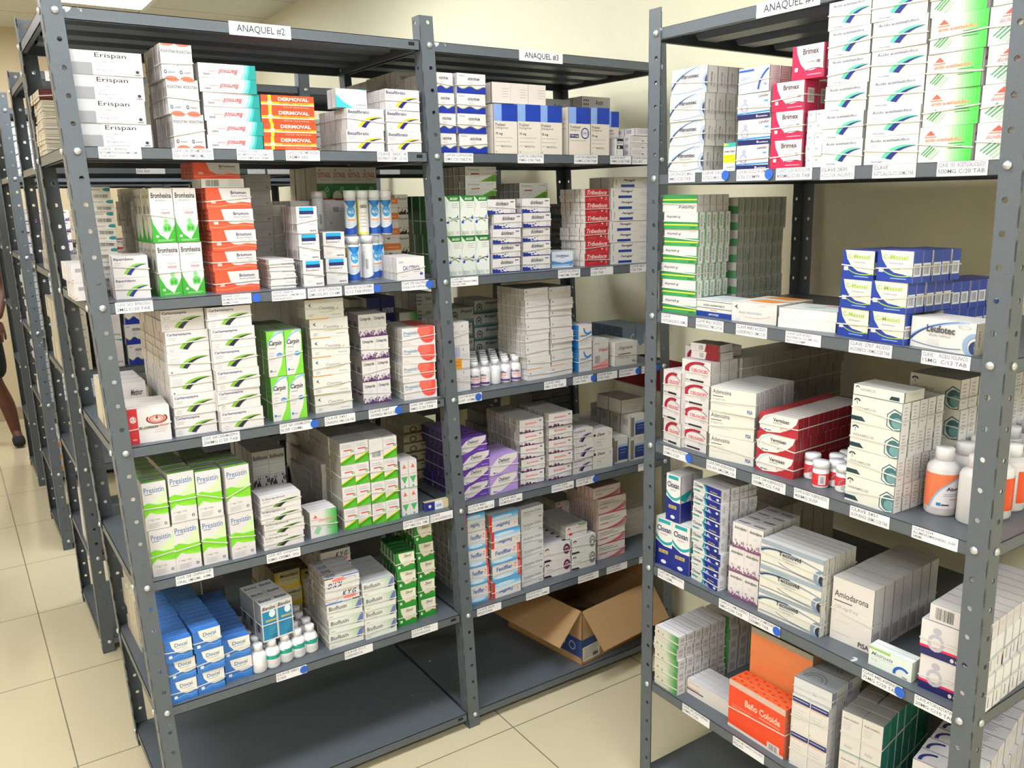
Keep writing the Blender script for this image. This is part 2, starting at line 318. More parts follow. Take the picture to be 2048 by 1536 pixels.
 'pagli': dict(base='#e6e2d0', f=[Tx(.2, .7, .95, .85, 'Peptidil', '#33333a', 'i'), Sp(.02, .35, '#4a2432', 22, 5, sz=.06)]),
 'calcitriol': dict(f=[Tx(.22, .42, .84, .62, 'CALCITRIOL', '#2c2a7a', 'b'), Tx(.08, .74, .24, .82, 'amsa', '#77778a', 'i'), Rc(.6, .34, .84, .37, '#a7a3ad'), Rc(0, .24, 1, .25, '#c6c2c8'), El(.88, .26, .06, .07, '#5a55b8', 12), Ln(.1, .16, .4, 1, .1, '#b4b0ba', .02)]),
 'brudex': dict(base='#e2e4dc', f=[Pg([(.0, 1), (1, 1), (1, .86), (.32, .86)], '#237a2a'), Pg([(0, 0), (.35, 0), (.1, .18), (0, .3)], '#c3d6bf'), Pg([(0, .95), (.22, .8), (.05, .6), (0, .6)], '#cfdccb'), Tx(.34, .89, .9, .95, 'BRUDEX', '#e8efe4', 'bi'), Ln(.45, .8, .92, 3, .05, '#a29aa8', .012),
                    El(.16, .34, .09, .035, '#2c46b8'), Pg([(.1, .34), (.22, .34), (.22, .42)], '#2c46b8'), El(.84, .44, .08, .03, '#2c46b8'), Pg([(.77, .45), (.9, .45), (.88, .53)], '#3550c4'), Strip([(.2, .36), (.5, .42), (.8, .46)], '#4c7a3c', lambda t: (.008, -.008)), Strip([(.2, .47), (.5, .42), (.8, .36)], '#4c7a3c', lambda t: (.008, -.008)), Pg([(.2, .46), (.4, .48), (.36, .44)], '#3f8a32'), Pg([(.62, .4), (.82, .36), (.78, .33)], '#3f8a32'), Ring(.84, .08, .09, .035, .2, '#4a4a50', 0, 360, 12), Ln(.08, .1, .6, 3, .03, '#9aa89a', .008)],
                left='#22582a', sl=[Rc(.0, 0, .08, 1, '#9ab09a')], right='#e2e4dc'),
 'diclo': dict(f=[Tx(.3, .58, .75, .86, 'diclofenaco', '#2c2c38', 'bi'), Rc(.82, .78, .95, .86, '#6a6a78'), Ln(.45, .48, .62, 2, .08, '#b4b0ba', .02), Rc(0, 0, 1, .06, '#23307c'), Pg([(.0, 0), (.34, 0), (.2, .2), (0, .28)], '#27378c'), Sp(.04, .4, '#27378c', 26, 9, .6, .035), Ring(.88, .25, .06, .14, .2, '#b0b0ba', 0, 360, 8)], s=[Bc(.2, .3, .7, .7, '#8d8a90', 5)]),
 'dicgreen': dict(base='#dfe0da', f=[Pg([(.5, 0), (1, 0), (1, .55)], '#5f9a34'), Pg([(.42, 0), (.5, 0), (1, .55), (1, .62)], '#c6d9a6'), El(.88, .14, .06, .12, '#4a8a2c', 10), Tx(.08, .74, .45, .88, 'Diclofenaco', '#8a8e8a'), Rc(.18, .44, .45, .56, '#b9303c'), Ln(.1, .32, .5, 2, .08, '#a9ada9', .02), Tx(.68, .8, .94, .9, 'cinfa', '#9a9e9a')], side='#a9aaa2', s=[Rc(.8, 0, .95, 1, '#5a5b55'), Ln(.2, .7, .7, 2, .2, '#7f807a', .02)]),
 'dicblue': dict(base='#e0e6ee', f=[Gv(0, .08, 1, .5, '#9dbfe2', '#e0e6ee', 5), Pg([(0, .45), (.5, .28), (1, .4), (1, .2), (0, .2)], '#5a8cc8'), Tx(.2, .66, .8, .82, 'Diclofenaco', '#2c3e74', 'b'), Rc(.4, .58, .6, .61, '#5a6a90'), Tx(.84, .08, .94, .18, 'PiSA', '#2c3e74', 'b')]),
 'tribed': dict(base='#cf2430', f=[Tx(.08, .56, .92, .9, 'Tribedoce', '#f3dcd8', 'bi'), Rc(.55, .46, .85, .5, '#eab0ac'), El(.7, .3, .04, .07, '#f3dcd8', 8), Ln(.15, .25, .5, 2, .1, '#dd6a6a', .03), Rc(.86, .12, .93, .4, '#e58a88')], left='#d8d4ce', sl=[Bc(.2, .3, .45, .7, '#9a9690', 4)], top='#d9d4ce'),
 'fenagel': dict(base='#d9d4cc', f=[Tx(.24, .55, .52, .82, 'Fenagel', '#2c2c44', 'bi'), Rc(.18, .08, .5, .32, '#1d3f8c'), Rc(.06, .2, .075, .8, '#8a8690'), Ln(.7, .5, .9, 2, .14, '#a9a49c', .03), Pg([(.92, .5), (1, .5), (1, .75)], '#e2c36a')]),
 'dark': dict(base='#6e6f6a', f=[Tx(.35, .6, .8, .85, 'Brupacil', '#2a2a2c', 'bi'), Ring(.2, .5, .14, .3, .3, '#3a3a3c', 0, 360, 10), Rc(0, 0, 1, .25, '#2f4a4a')], s=[Ln(.2, .7, .8, 3, .2, '#55564f', .03)]),  # gear-mark carton with the back-of-shelf shadow put into darker colours
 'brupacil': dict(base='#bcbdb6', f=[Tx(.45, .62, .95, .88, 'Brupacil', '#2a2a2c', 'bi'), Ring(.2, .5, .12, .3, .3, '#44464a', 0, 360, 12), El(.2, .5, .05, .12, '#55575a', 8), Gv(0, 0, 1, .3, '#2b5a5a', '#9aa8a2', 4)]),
 'blopress': dict(f=[Rc(0, 0, .22, 1, '#d22a34'), Tx(.05, .62, .17, .76, 'a', WHITE, 'b'), Ring(.11, .69, .08, .1, .2, WHITE, 0, 360, 8), Rc(.06, .1, .16, .14, '#e79a9a'), Ring(.68, .66, .26, .15, .16, '#7a1f22', 150, 400), Ring(.68, .66, .2, .11, .2, '#e0563c', 0, 360), Ring(.68, .66, .13, .07, .25, '#f0907a', 0, 360), Pg([(.65, .66), (.71, .66), (.68, .78)], '#7a1f22'), Tx(.22, .4, .7, .47, 'BLOPRESS', '#33262a', 'bi'), Tx(.72, .43, .94, .49, 'PLUS', '#e07a5a', 'bi'), Ln(.6, .34, .9, 2, .07, '#b4a0a0', .012)], top='#d8d0c6', left='#c02830'),
 'carba': sw_art('Carbamazepina', '#7db535', '#22223c', '#4a3f80'),
 'carbab': dict(f=[Ln(.05, .88, .3, 1, .1, '#b4b0ba', .02), Ln(.05, .72, .3, 7, .06, '#b9b6c2', .02), El(.08, .08, .02, .05, '#55555c', 6), Sw(.34, .25, .98, .74, '#7db535', '#22223c', .1)]),
 'carpin': dict(base='#7fd23c', f=[Pg([(.04, 0), (.45, 0), (.75, .25), (.92, .55), (.97, .85), (.85, 1), (.5, .98), (.15, .8), (.0, .55), (.0, 0)], WHITE), Strip(bez((.0, .68), (.35, .97), (.95, .97)), '#8fb6e8', lambda t: (.02 + .01 * t, -.015)), Tx(.12, .66, .84, .8, 'Carpin', '#28282c', 'bi'), Rc(.14, .62, .5, .635, GY), El(.68, .47, .17, .05, '#2a86c8'), Tx(.55, .45, .8, .49, '120 mL', WHITE), Ln(.1, .52, .42, 4, .06, '#b4b0ba', .01), Rc(.08, .1, .2, .15, '#1f86b8'), Tx(.23, .1, .45, .13, 'Streger', '#33333a', 'b')], left='#5cae2c', top='#a7bf9a'),
 'cinar': dict(base='#e2dfd8', f=[Pg([(.08, .7), (.16, .82), (.13, .7), (.18, .58)], '#22304a'), Tx(.36, .44, .76, .62, 'Cinarizina', '#7a7680'), Strip(bez((.36, .34), (.75, .26), (.86, .52)), '#c9bd8a', lambda t: (.02, -.02)), Ln(.08, .2, .2, 2, .08, '#a7a3ad', .03), Rc(.68, .14, .92, .17, '#a7a3ad'), Rc(0, .96, .5, 1, '#f0a24a')], left='#bdb9ae'),
 'cinit': dict(f=[Tx(.12, .7, .88, .87, 'Cinitaprida', '#28282c', 'b'), Ln(.38, .58, .68, 2, .07, '#a7a3ad', .01), Rc(0, 0, 1, .06, '#6a2a78'), Sp(.05, .3, '#5c2a68', 44, 3, 1, .042), Sp(.08, .26, WHITE, 12, 8, 1, .025)], left='#aaa29e', sl=[Rc(.2, .35, .7, .65, '#6a6262')]),
 'phart': dict(base='#e2dfd4', f=[Rc(0, .35, 1, 1, '#1c2470'), Pg([(0, .35), (0, 0), (1, 0), (1, .6), (.5, .52), (.15, .35)], '#d8d4c4'), Strip(bez((.05, .25), (.2, .6), (1, .7)), WHITE, lambda t: (.012, -.012)), Tx(.1, .82, .9, .88, 'PHARTRIONE', WHITE, 'b'), Tx(.35, .7, .65, .74, '500 mg', WHITE)], top='#1c2470'),
 'greenfade': dict(base='#dcd9cc', f=[Gr(.5, 0, 1, 1, '#dcd9cc', '#3aa53a', 7), Pg([(.2, .55), (.3, .55), (.25, .72)], '#e0604c'), Tx(.36, .52, .92, .62, 'loratadina', '#e0784c', 'bi'), Pg([(.12, .2), (.4, .2), (.26, .42)], '#66a866'), Ln(.6, .4, .9, 3, .08, '#3e8a44', .02)], side='#c9c5ae'),
 'presred': dict(f=[El(.78, .62, .26, .52, '#ee4f43'), El(.66, .8, .2, .3, '#f2695a'), Pg([(.0, 0), (.45, 0), (.5, .3), (.52, .52), (0, .52)], WHITE), Rc(.97, 0, 1, 1, WHITE), Tx(.05, .64, .46, .82, 'Presistín', '#6a94b0', 'b'), Rc(.05, .56, .26, .6, '#8d9aa8'), Rc(0, .34, 1, .35, '#c9c2c4'), Tx(.05, .14, .2, .22, '10 mg', '#e57a6a'), Ln(.05, .08, .3, 1, .1, '#b4b0ba', .02), Ring(.87, .22, .035, .08, .3, '#8a2a2a', 0, 360, 8)], left='#c7c2bc', sl=[Bc(.2, .2, .6, .7, '#8d8a86', 4)], top='#c9c4c0', t=[Rc(.45, 0, 1, 1, '#e2685a')]),
 'kbox': dict(f=[Pg([(.18, .82), (.3, .9), (.26, .82), (.32, .74)], '#33333a'), Rc(.0, .48, 1, .5, '#c2beba'), Ln(.15, .6, .85, 2, .05, '#b4b0ac', .015), Rc(.0, .0, 1, .02, '#c2beba')]),
 'kboxo': dict(f=[Rc(0, 0, 1, .45, '#f0a030'), Bc(.15, .5, .85, .95, '#5a7ab8', 10), Ln(.1, .3, .9, 2, .15, '#c07a20', .03)]),
 'karrow': dict(f=[Pg([(.06, .72), (.13, .86), (.1, .72), (.14, .58)], '#22304a'), Tx(.45, .4, .75, .55, 'Glimepirida', '#a9a09a'), Strip(bez((.4, .3), (.72, .22), (.84, .46)), '#d8cca0', lambda t: (.015, -.015))], left='#c9c4bd', sl=[Rc(.85, 0, .92, 1, '#a29d96'), Ln(.2, .7, .7, 2, .2, '#aaa59e', .03)]),
 'karrowo': dict(f=[Pg([(.06, .62), (.13, .76), (.1, .62), (.14, .48)], '#22304a'), Tx(.45, .4, .75, .55, 'Glimepirida', '#a9a09a'), Rc(0, .94, .6, 1, '#f0a24a')], top='#f0b25a'),
 'bluec': dict(f=[Ring(.7, .86, .35, .3, .3, '#2a86c8', 180, 320), Rc(.1, .55, .5, .57, GY), Tx(.1, .5, .7, .6, 'acemetacina', '#5a7a9a'), Ln(.1, .35, .8, 3, .08, '#b4b8c0', .015)], left='#1f7ac0'),
 'vidax': dict(f=[Tx(.35, .58, .95, .7, 'Vidaxil', '#c23a50', 'b'), Tx(.08, .84, .4, .9, '1,000 mg', '#33333a'), Bc(.14, .2, .44, .45, '#4a3a3a', 8), Pg([(.5, .2), (1, .32), (1, 0), (0, 0), (0, .1)], '#f0a49a'), Rc(0, .08, 1, .1, '#c23a50')]),
 'digox': dict(base='#d6d0c6', f=[Tx(.15, .66, .78, .84, 'Digoxina', '#44444a', 'i'), Rc(.12, .48, .7, .52, '#44444a'), Tx(.15, .3, .6, .38, '0.25 mg', '#6a6a6e'), Tx(.78, .08, .94, .2, 'PiSA', '#44444a', 'b')]),
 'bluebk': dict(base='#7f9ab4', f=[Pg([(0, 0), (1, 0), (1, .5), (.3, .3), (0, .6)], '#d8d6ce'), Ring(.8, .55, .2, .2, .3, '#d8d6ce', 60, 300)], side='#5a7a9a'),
 'presgreen': dict(f=[Pg([(.0, .36), (.3, .48), (.6, .4), (1, .40), (1, .30), (.85, .3), (.5, .32), (.25, .37), (0, .28)], '#8fdc3c'), Pg([(0, .26), (0, .55), (.2, .58), (.55, .52), (1, .53), (1, .32), (.8, .33), (.5, .38), (.2, .38)], '#7fd12c'), Pg([(.3, .57), (.7, .68), (1, .9), (1, .53), (.6, .53)], '#d2efb0'), Tx(.07, .78, .9, .9, 'Presistín', '#4a7ab0'), Rc(.1, .745, .4, .765, '#8d9aa8'), Tx(.12, .185, .62, .235, '1 mg / mL', '#8a7f88'), Ln(.12, .13, .6, 4, .028, '#b4aab2', .008), Ring(.84, .1, .06, .03, .4, '#33333a', 0, 360, 8)],
                   top='#b5b7b4', t=[Rc(0, .1, 1, .45, '#6fbf2c'), Ln(.1, .75, .9, 2, .16, '#66686c', .06)], side='#cdc9c0'),
 'clioq': sw_art('Clioquinol', '#5a8a34', '#1c1c28', '#5a5a6a', logo=False, bot='Exomega'),
 'metoc': dict(base='#c2beba', f=[Tx(.06, .76, .94, .88, 'Butilhioscina', '#28282c', 'bi'), Rc(0, .6, 1, .61, '#8a8682'), Rc(0, .3, 1, .31, '#8a8682'), Sp(.02, .28, '#3a2c40', 26, 4, 1, .05)], side='#aaa69c'),
 'clotri': dict(f=[Gr(.5, 0, 1, 1, WHITE, '#2fa53a', 8), Pg([(.12, .74), (.28, .74), (.2, .88)], '#e0604c'), Tx(.32, .58, .96, .7, 'clotrimazol', '#e0784c', 'i'), Pg([(.12, .2), (.28, .1), (.42, .34), (.26, .44)], '#8fc9a0'), Ln(.62, .44, .92, 3, .08, '#2e7a3a', .015), Rc(.03, .68, .4, .7, '#e0a49a')], right='#2fa53a', left='#bdb9ae'),
 'clopi': dict(f=[Pg([(0, 0), (0, .18), (1, .5), (1, 0)], '#f2d83a'), Pg([(0, 0), (0, .12), (1, .43), (1, 0)], '#3f9a1e'), Pg([(.2, .0), (.9, .3), (1, .1), (1, 0)], '#56b32a'), Tx(.15, .84, .75, .9, 'C-melode', '#9a96a0'), Tx(.12, .74, .85, .81, 'Clopidogrel', '#8fa0a0'), Rc(.25, .62, .8, .67, '#d83a3a'), Ring(.84, .58, .11, .06, .5, '#4a9a3a', 0, 360, 10), Ln(.1, .5, .5, 2, .04, '#b4b0ba', .01)], left='#aaa69a', s=[Ln(.2, .8, .8, 3, .2, '#98948a', .01)], sr=[], top='#c9c6c2'),
 'clopib': dict(f=[Bc(.2, .15, .82, .42, '#55555c', 14), Rc(0, .5, 1, .51, '#c2beba'), Ln(.2, .8, .8, 3, .06, '#c2beca', .01)]),
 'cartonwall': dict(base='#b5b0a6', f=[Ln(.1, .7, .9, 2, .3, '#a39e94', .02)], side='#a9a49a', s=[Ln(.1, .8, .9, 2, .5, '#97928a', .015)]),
 'tric': dict(f=[Pg([(.25, .72), (.75, .72), (.5, .88)], '#e0705c'), Rc(.1, .5, .9, .52, '#e09a90'), Pg([(.1, .42), (.9, .42), (.5, .16)], '#4fae62'), Pg([(.35, .04), (.65, .04), (.5, .12)], '#3a86b8'), Rc(0, 0, 1, .02, '#4fae62')]),
 'tube': dict(base='#d8c49a', f=[Rc(0, 0, .4, 1, '#1f2a7c'), Pg([(.4, 0), (.75, 0), (.7, 1), (.4, 1)], '#dfe2ea'), Tx(.45, .3, .68, .7, 'ciclo', '#3f5ab0', 'bi'), El(.2, .5, .06, .2, WHITE, 8)], left='#1f2a7c', top='#c2b692'),
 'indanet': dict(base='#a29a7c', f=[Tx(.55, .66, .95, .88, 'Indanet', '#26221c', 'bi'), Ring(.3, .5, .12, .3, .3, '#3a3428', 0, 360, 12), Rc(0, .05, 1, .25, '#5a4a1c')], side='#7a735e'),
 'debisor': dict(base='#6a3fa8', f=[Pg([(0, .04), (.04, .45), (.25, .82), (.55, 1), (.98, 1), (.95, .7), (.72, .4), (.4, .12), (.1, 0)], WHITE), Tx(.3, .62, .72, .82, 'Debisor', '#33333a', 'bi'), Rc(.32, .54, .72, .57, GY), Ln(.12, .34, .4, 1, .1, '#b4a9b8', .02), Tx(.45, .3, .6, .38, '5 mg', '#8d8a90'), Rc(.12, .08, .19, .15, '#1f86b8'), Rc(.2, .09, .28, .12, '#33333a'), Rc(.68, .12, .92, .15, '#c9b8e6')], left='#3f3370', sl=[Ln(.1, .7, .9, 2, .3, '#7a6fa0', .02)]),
 'debisorl': dict(base='#b394d8', f=[Pg([(0, .04), (.04, .45), (.25, .82), (.55, 1), (.98, 1), (.95, .7), (.72, .4), (.4, .12), (.1, 0)], WHITE), Tx(.3, .62, .72, .82, 'Debisor', '#33333a', 'bi'), Rc(.32, .54, .72, .57, GY), Ln(.12, .34, .5, 1, .1, '#b4a9b8', .02), Rc(.12, .08, .19, .15, '#2a5ac8'), Rc(.2, .09, .28, .12, '#33333a')], left='#9a80b8'),
 'espiro': dict(f=[Tx(.22, .56, .72, .78, 'Espironolactona', '#e8655a', 'bi'), Rc(.82, .74, .92, .84, '#6a6a78'), Ln(.4, .44, .6, 2, .08, '#b4b0ba', .02), Rc(0, 0, 1, .05, '#5a2452'), Sp(.03, .36, '#5a2452', 30, 12, .6, .035), Rc(.8, .2, .95, .4, '#d2ced4')], left='#b9b4b0', s=[Rc(.8, 0, .9, 1, '#8f8a88')]),
 'swnavy': sw_art('Enalapril', '#7a78b0', '#1c1c48', '#5a5a6a', logo=True),
 'zient': dict(base='#dad6d0', f=[El(.1, .78, .06, .07, '#28282c', 12), Tx(.2, .72, .62, .86, 'Zient', '#28282c', 'bi'), Ring(.7, .78, .22, .1, .12, '#7a4a4a', -60, 70), Ln(.2, .52, .6, 1, .1, '#a7a3a0', .015), Tx(.2, .36, .4, .43, '10 mg', '#44444a', 'b'), Ln(.2, .26, .5, 2, .07, '#a7a3a0', .012)]),
 'bluelab': dict(base='#d0cdc6', f=[Rc(.28, .1, 1, .62, '#1d3878'), Rc(.28, .62, 1, .72, '#9ab4d8'), Rc(.0, .05, .22, .9, '#77746e'), Ln(.4, .5, .9, 2, .12, '#8aa0c8', .02)], side='#bdb9b0', s=[Bc(.2, .5, .7, .8, '#6a6660', 5)]),
 'slim': dict(base='#cfcbc3', f=[Ln(.1, .7, .8, 2, .25, '#98948e', .05)]),
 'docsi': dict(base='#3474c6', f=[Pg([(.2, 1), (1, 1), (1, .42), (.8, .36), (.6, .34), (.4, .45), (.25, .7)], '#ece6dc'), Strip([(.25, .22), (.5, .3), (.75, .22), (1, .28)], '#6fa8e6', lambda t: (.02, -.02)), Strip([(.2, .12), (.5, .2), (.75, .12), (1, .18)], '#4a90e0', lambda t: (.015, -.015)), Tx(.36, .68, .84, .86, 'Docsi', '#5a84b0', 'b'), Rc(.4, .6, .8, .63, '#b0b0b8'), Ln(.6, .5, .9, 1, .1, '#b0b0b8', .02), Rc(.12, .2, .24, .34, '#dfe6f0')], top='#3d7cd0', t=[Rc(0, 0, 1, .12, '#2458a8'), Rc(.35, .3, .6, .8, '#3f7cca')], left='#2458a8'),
 'blendox': dict(f=[Rc(.06, .04, .94, .8, '#1f86b4'), Pg([(.06, .04), (.5, .04), (.94, .4), (.94, .04)], '#1a6f9a'), El(.68, .72, .2, .1, '#e2ecf0'), Tx(.06, .84, .94, .94, 'Blendox', '#33333a', 'bi'), Rc(.25, .52, .9, .57, '#c9a850'), Ln(.4, .42, .9, 5, .06, '#5fb0d0', .01)], left='#8a9098', sl=[Rc(.3, .2, .7, .5, '#3a4a5a')], top='#d8dadc', t=[Tx(.1, .35, .9, .7, 'Blendox', '#33333a', 'bi')]),
 'bioflu': dict(base='#e1e3dc', f=[Gr(.62, .3, .95, .98, '#e1e3dc', '#a3c49a', 4), Pg([(.86, .3), (.98, .45), (.99, .9), (.93, 1), (.86, .7), (.78, .35)], '#6a72b0'), Rc(.55, .86, .95, .9, '#b5cfa8'), Tx(.06, .56, .56, .84, 'Bioflusin', '#33333a'), Rc(.06, .48, .36, .5, '#a7a8a0'), Ln(.06, .14, .16, 1, .1, '#8d8a90', .04)], left='#bbb8b0', top='#c2c2c4', t=[Ln(.1, .7, .9, 1, .1, '#a4a4a8', .1)]),
 'kyg': dict(f=[Tx(.5, .42, .92, .82, 'K.Y.G', '#1c2a5c', 'bi'), El(.72, .3, .2, .13, '#f0857c'), Rc(0, 0, .5, .08, '#2a6ac8'), Rc(.78, 0, 1, .08, '#1c1c22'), Ring(.2, .4, .2, .3, .12, '#9a9aa0', 200, 350), Rc(.52, 0, .75, .06, '#7a9ad0')], left='#b5aaa4', sl=[Bc(.2, .2, .6, .8, '#6a5a58', 4)], top='#cfced2', t=[Bc(.08, .2, .35, .8, '#3a3a40', 12)]),
 'kygr': dict(f=[Tx(.08, .22, .5, .62, 'K.Y.G', '#1c2a5c', 'bir'), El(.4, .78, .2, .14, '#f0857c'), Rc(.5, .94, 1, 1, '#2a6ac8'), Rc(0, .94, .25, 1, '#1c1c22'), Ring(.75, .6, .18, .25, .12, '#9a9aa0', 20, 160)], left='#b5aaa4', sl=[Bc(.2, .2, .6, .8, '#6a5a58', 4)], top='#cfced2', t=[Bc(.08, .2, .35, .8, '#3a3a40', 12)]),
 'sixol': dict(base='#1f8a2a', f=[Pg([(.14, .96), (.97, .96), (.97, .3), (.8, .34), (.6, .26), (.42, .26), (.25, .5), (.16, .75)], '#e8e2cf'), Strip([(.4, .22), (.6, .3), (.8, .34), (1, .28)], '#e08a3a', lambda t: (.012, -.012)), Tx(.42, .72, .82, .88, 'Sixol', '#4c5a4c', 'bi'), Rc(.45, .64, .8, .66, '#d8b0a0'), Ln(.45, .48, .75, 1, .1, '#a9a496', .02), El(.86, .46, .06, .05, '#77807a', 8), Rc(.1, .16, .22, .3, '#dfeadc')], top='#1f6a2a', left='#186a22', sl=[Rc(.3, .25, .7, .9, '#b9c2ac')]),
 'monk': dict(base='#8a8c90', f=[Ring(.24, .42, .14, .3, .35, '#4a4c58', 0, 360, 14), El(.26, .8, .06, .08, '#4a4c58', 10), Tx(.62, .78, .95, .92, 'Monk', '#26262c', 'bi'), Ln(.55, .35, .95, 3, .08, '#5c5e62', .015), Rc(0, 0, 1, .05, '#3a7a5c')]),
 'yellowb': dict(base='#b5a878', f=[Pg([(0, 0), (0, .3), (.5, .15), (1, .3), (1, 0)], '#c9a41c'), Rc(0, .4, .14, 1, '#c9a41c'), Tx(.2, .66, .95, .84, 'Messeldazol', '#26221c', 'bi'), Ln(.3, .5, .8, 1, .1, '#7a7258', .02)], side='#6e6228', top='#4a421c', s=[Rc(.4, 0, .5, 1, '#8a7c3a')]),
 'fenif': dict(f=[Gv(0, .0, 1, .42, '#3a9ad8', '#e6eaf0', 6), El(.4, .2, .35, .1, '#cfe2f2'), Tx(.14, .56, .7, .82, 'Feniffler', '#2a6ab0', 'b'), Tx(.74, .56, .84, .82, '-T', '#e0604c', 'b'), Rc(.9, 0, 1, 1, '#d8322a'), Bc(.92, .1, .98, .9, '#f0b0a8', 2)], left='#8f9284', sl=[Rc(.3, 0, .38, 1, '#c9ccc0'), Bc(.5, .3, .8, .7, '#44463e', 4)], top='#d9dadc'),
 'fenifr': dict(f=[Gv(0, 1.0, 1, .5, '#3a9ad8', '#e6eaf0', 6), El(.45, .78, .35, .1, '#cfe2f2'), Rc(0, 0, .09, 1, '#d8322a'), Tx(.22, .2, .7, .42, 'Feniffler', '#2a6ab0', 'br'), Pg([(.85, .3), (.93, .3), (.89, .15)], '#f0a49a')], left='#8f9284', top='#d9dadc'),
 'fenit': dict(base='#d9d8da', f=[Tx(.08, .6, .92, .8, 'Fenitoína Sódica', '#6a6a72', 'i'), Rc(.08, .5, .45, .52, '#44444a'), Ln(.08, .4, .5, 2, .08, '#b4b2b8', .015), Tx(.8, .1, .94, .22, 'PiSA', '#44444a', 'b')]),
 'umbrella': dict(f=[Ring(.12, .75, .08, .12, .5, '#33333a', 0, 180, 8), Rc(.115, .62, .125, .78, '#33333a'), Tx(.1, .44, .34, .54, 'Etifina', '#8d8a96'), Pg([(0, .02), (.3, .02), (.22, .16), (0, .16)], '#3a1030'), Ring(.86, .55, .13, .33, .5, '#6a2452', 0, 360, 12), El(.86, .5, .06, .14, '#8a3a6c', 10)], top='#d9d5da', t=[Rc(.8, .3, .98, .7, '#33262c')]),
 'umbgrey': dict(base='#e0dfdb', f=[Ring(.12, .75, .08, .12, .5, '#33333a', 0, 180, 8), Rc(.115, .62, .125, .78, '#33333a'), Tx(.1, .44, .4, .54, 'Felodipino', '#8d8a96'), Pg([(0, .02), (.35, .02), (.27, .14), (0, .14)], '#2a262c'), Ring(.86, .55, .13, .38, .35, '#8a8a8c', 0, 360, 14), Ring(.86, .5, .08, .2, .4, '#6a6a6e', 0, 360, 10)]),
 'heart': dict(f=[Pg([(.08, .72), (.24, .72), (.16, .92)], '#e0604c'), Tx(.5, .7, .9, .84, 'metoprolol', '#e0705c', 'bi'), El(.24, .34, .08, .14, '#d83236', 10), Rc(.6, .9, .95, 1, '#4fae3c')], top='#b9b7b2', side='#a9a7a2', s=[Bc(.3, .3, .7, .7, '#c9c7c2', 4)]),
 'pink': dict(base='#dcd3cc', f=[Rc(0, .94, 1, 1, '#c23a58'), Tx(.06, .68, .55, .78, 'Pioglitazona', '#33333a', 'i'), Tx(.06, .54, .75, .64, 'Propafenona', '#33333a', 'i'), Rc(.08, .3, .35, .36, '#d06a80'), [Strip(bez((.3 + .04 * i, 0), (.8, .1), (1, .55 - .07 * i)), '#cf5a78', lambda t: (.012, -.012)) for i in range(7)]], left='#cfb9b4', sl=[Rc(.4, 0, .5, 1, '#c9707e')], top='#c9b4b0'),
 'fitro': dict(base='#dcd9d4', f=[Strip(bez((0, .3), (.25, .85), (.9, 1.0)), '#b4c2d8', lambda t: (.07, -.03)), Strip(bez((0, .2), (.2, .8), (.75, 1.0)), '#2c4470', lambda t: (.05 * (1 - t), -.01)), Strip(bez((.02, .12), (.3, -.02), (1, .2)), '#8fa2bc', lambda t: (.012, -.012)), Ring(1.02, .42, .18, .38, .35, '#a9b8cc', 90, 270), Ring(1.04, .42, .1, .24, .6, '#24386a', 90, 270), Tx(.3, .6, .78, .76, 'Fitromtec', '#4a4a58', 'b'), Tx(.34, .5, .68, .56, 'Acenocumarol', '#7c7c8a'), Ln(.42, .36, .6, 2, .08, '#b4b0ba', .02), Ring(.86, .9, .1, .06, .15, '#9a9aa8', 0, 360, 10)], s=[Tx(.35, .25, .55, .75, 'Fitromtec', '#44444a', 'v'), Rc(.7, .2, .74, .7, '#9a989c')]),
 'leufo': dict(base='#dcd9d4', f=[Strip(bez((0, .3), (.25, .85), (.9, 1.0)), '#9db6dc', lambda t: (.05, -.03)), Strip(bez((0, .22), (.2, .8), (.75, .98)), '#2c4a80', lambda t: (.04 * (1 - t), -.01)), Strip(bez((.02, .2), (.4, .02), (.8, .14)), '#5a78a8', lambda t: (.012, -.012)), Ring(1.02, .3, .2, .4, .35, '#8fa6c8', 90, 270), Ring(1.04, .24, .12, .24, .6, '#24386a', 90, 270), Tx(.26, .56, .7, .8, 'Leufotec', '#4a4a50', 'b'), Tx(.3, .44, .64, .52, 'Ácido folínico', '#7c7c8a'), Ln(.28, .32, .5, 4, .05, '#c2beca', .01), Ring(.84, .84, .1, .06, .15, '#9a9aa8', 0, 360, 10)], s=[Tx(.35, .25, .6, .75, 'Leufotec', '#44444a', 'v')]),
 'tecno': dict(base='#dedacf', f=[Rc(0, .82, 1, 1, '#9aa8b4'), Strip(bez((0, .5), (.15, .95), (1, .55)), '#8a9cac', lambda t: (.09 * (1 - t) + .02, -.02)), Strip(bez((0, .55), (.1, .8), (.5, .78)), '#2c3e58', lambda t: (.02, -.02)), Strip(bez((.02, .12), (.4, .16), (1, .02)), '#6a8098', lambda t: (.02, -.01)), Strip(bez((.3, .3), (.5, .08), (.95, .12)), '#3a4e66', lambda t: (.012, -.005)), Ring(1.02, .26, .16, .34, .35, '#7f93a8', 90, 270), Ring(1.03, .22, .09, .22, .6, '#1c2a44', 90, 270), Tx(.3, .6, .66, .76, 'Tecnovid', '#2c2c34', 'b'), Tx(.36, .5, .6, .56, 'Amiodarona', '#6a6a76'), Tx(.42, .38, .54, .43, '200 mg', '#8a8a90')], s=[Tx(.35, .25, .6, .75, 'Tecnovid', '#8d8a96', 'v')], top='#dcdad8'),
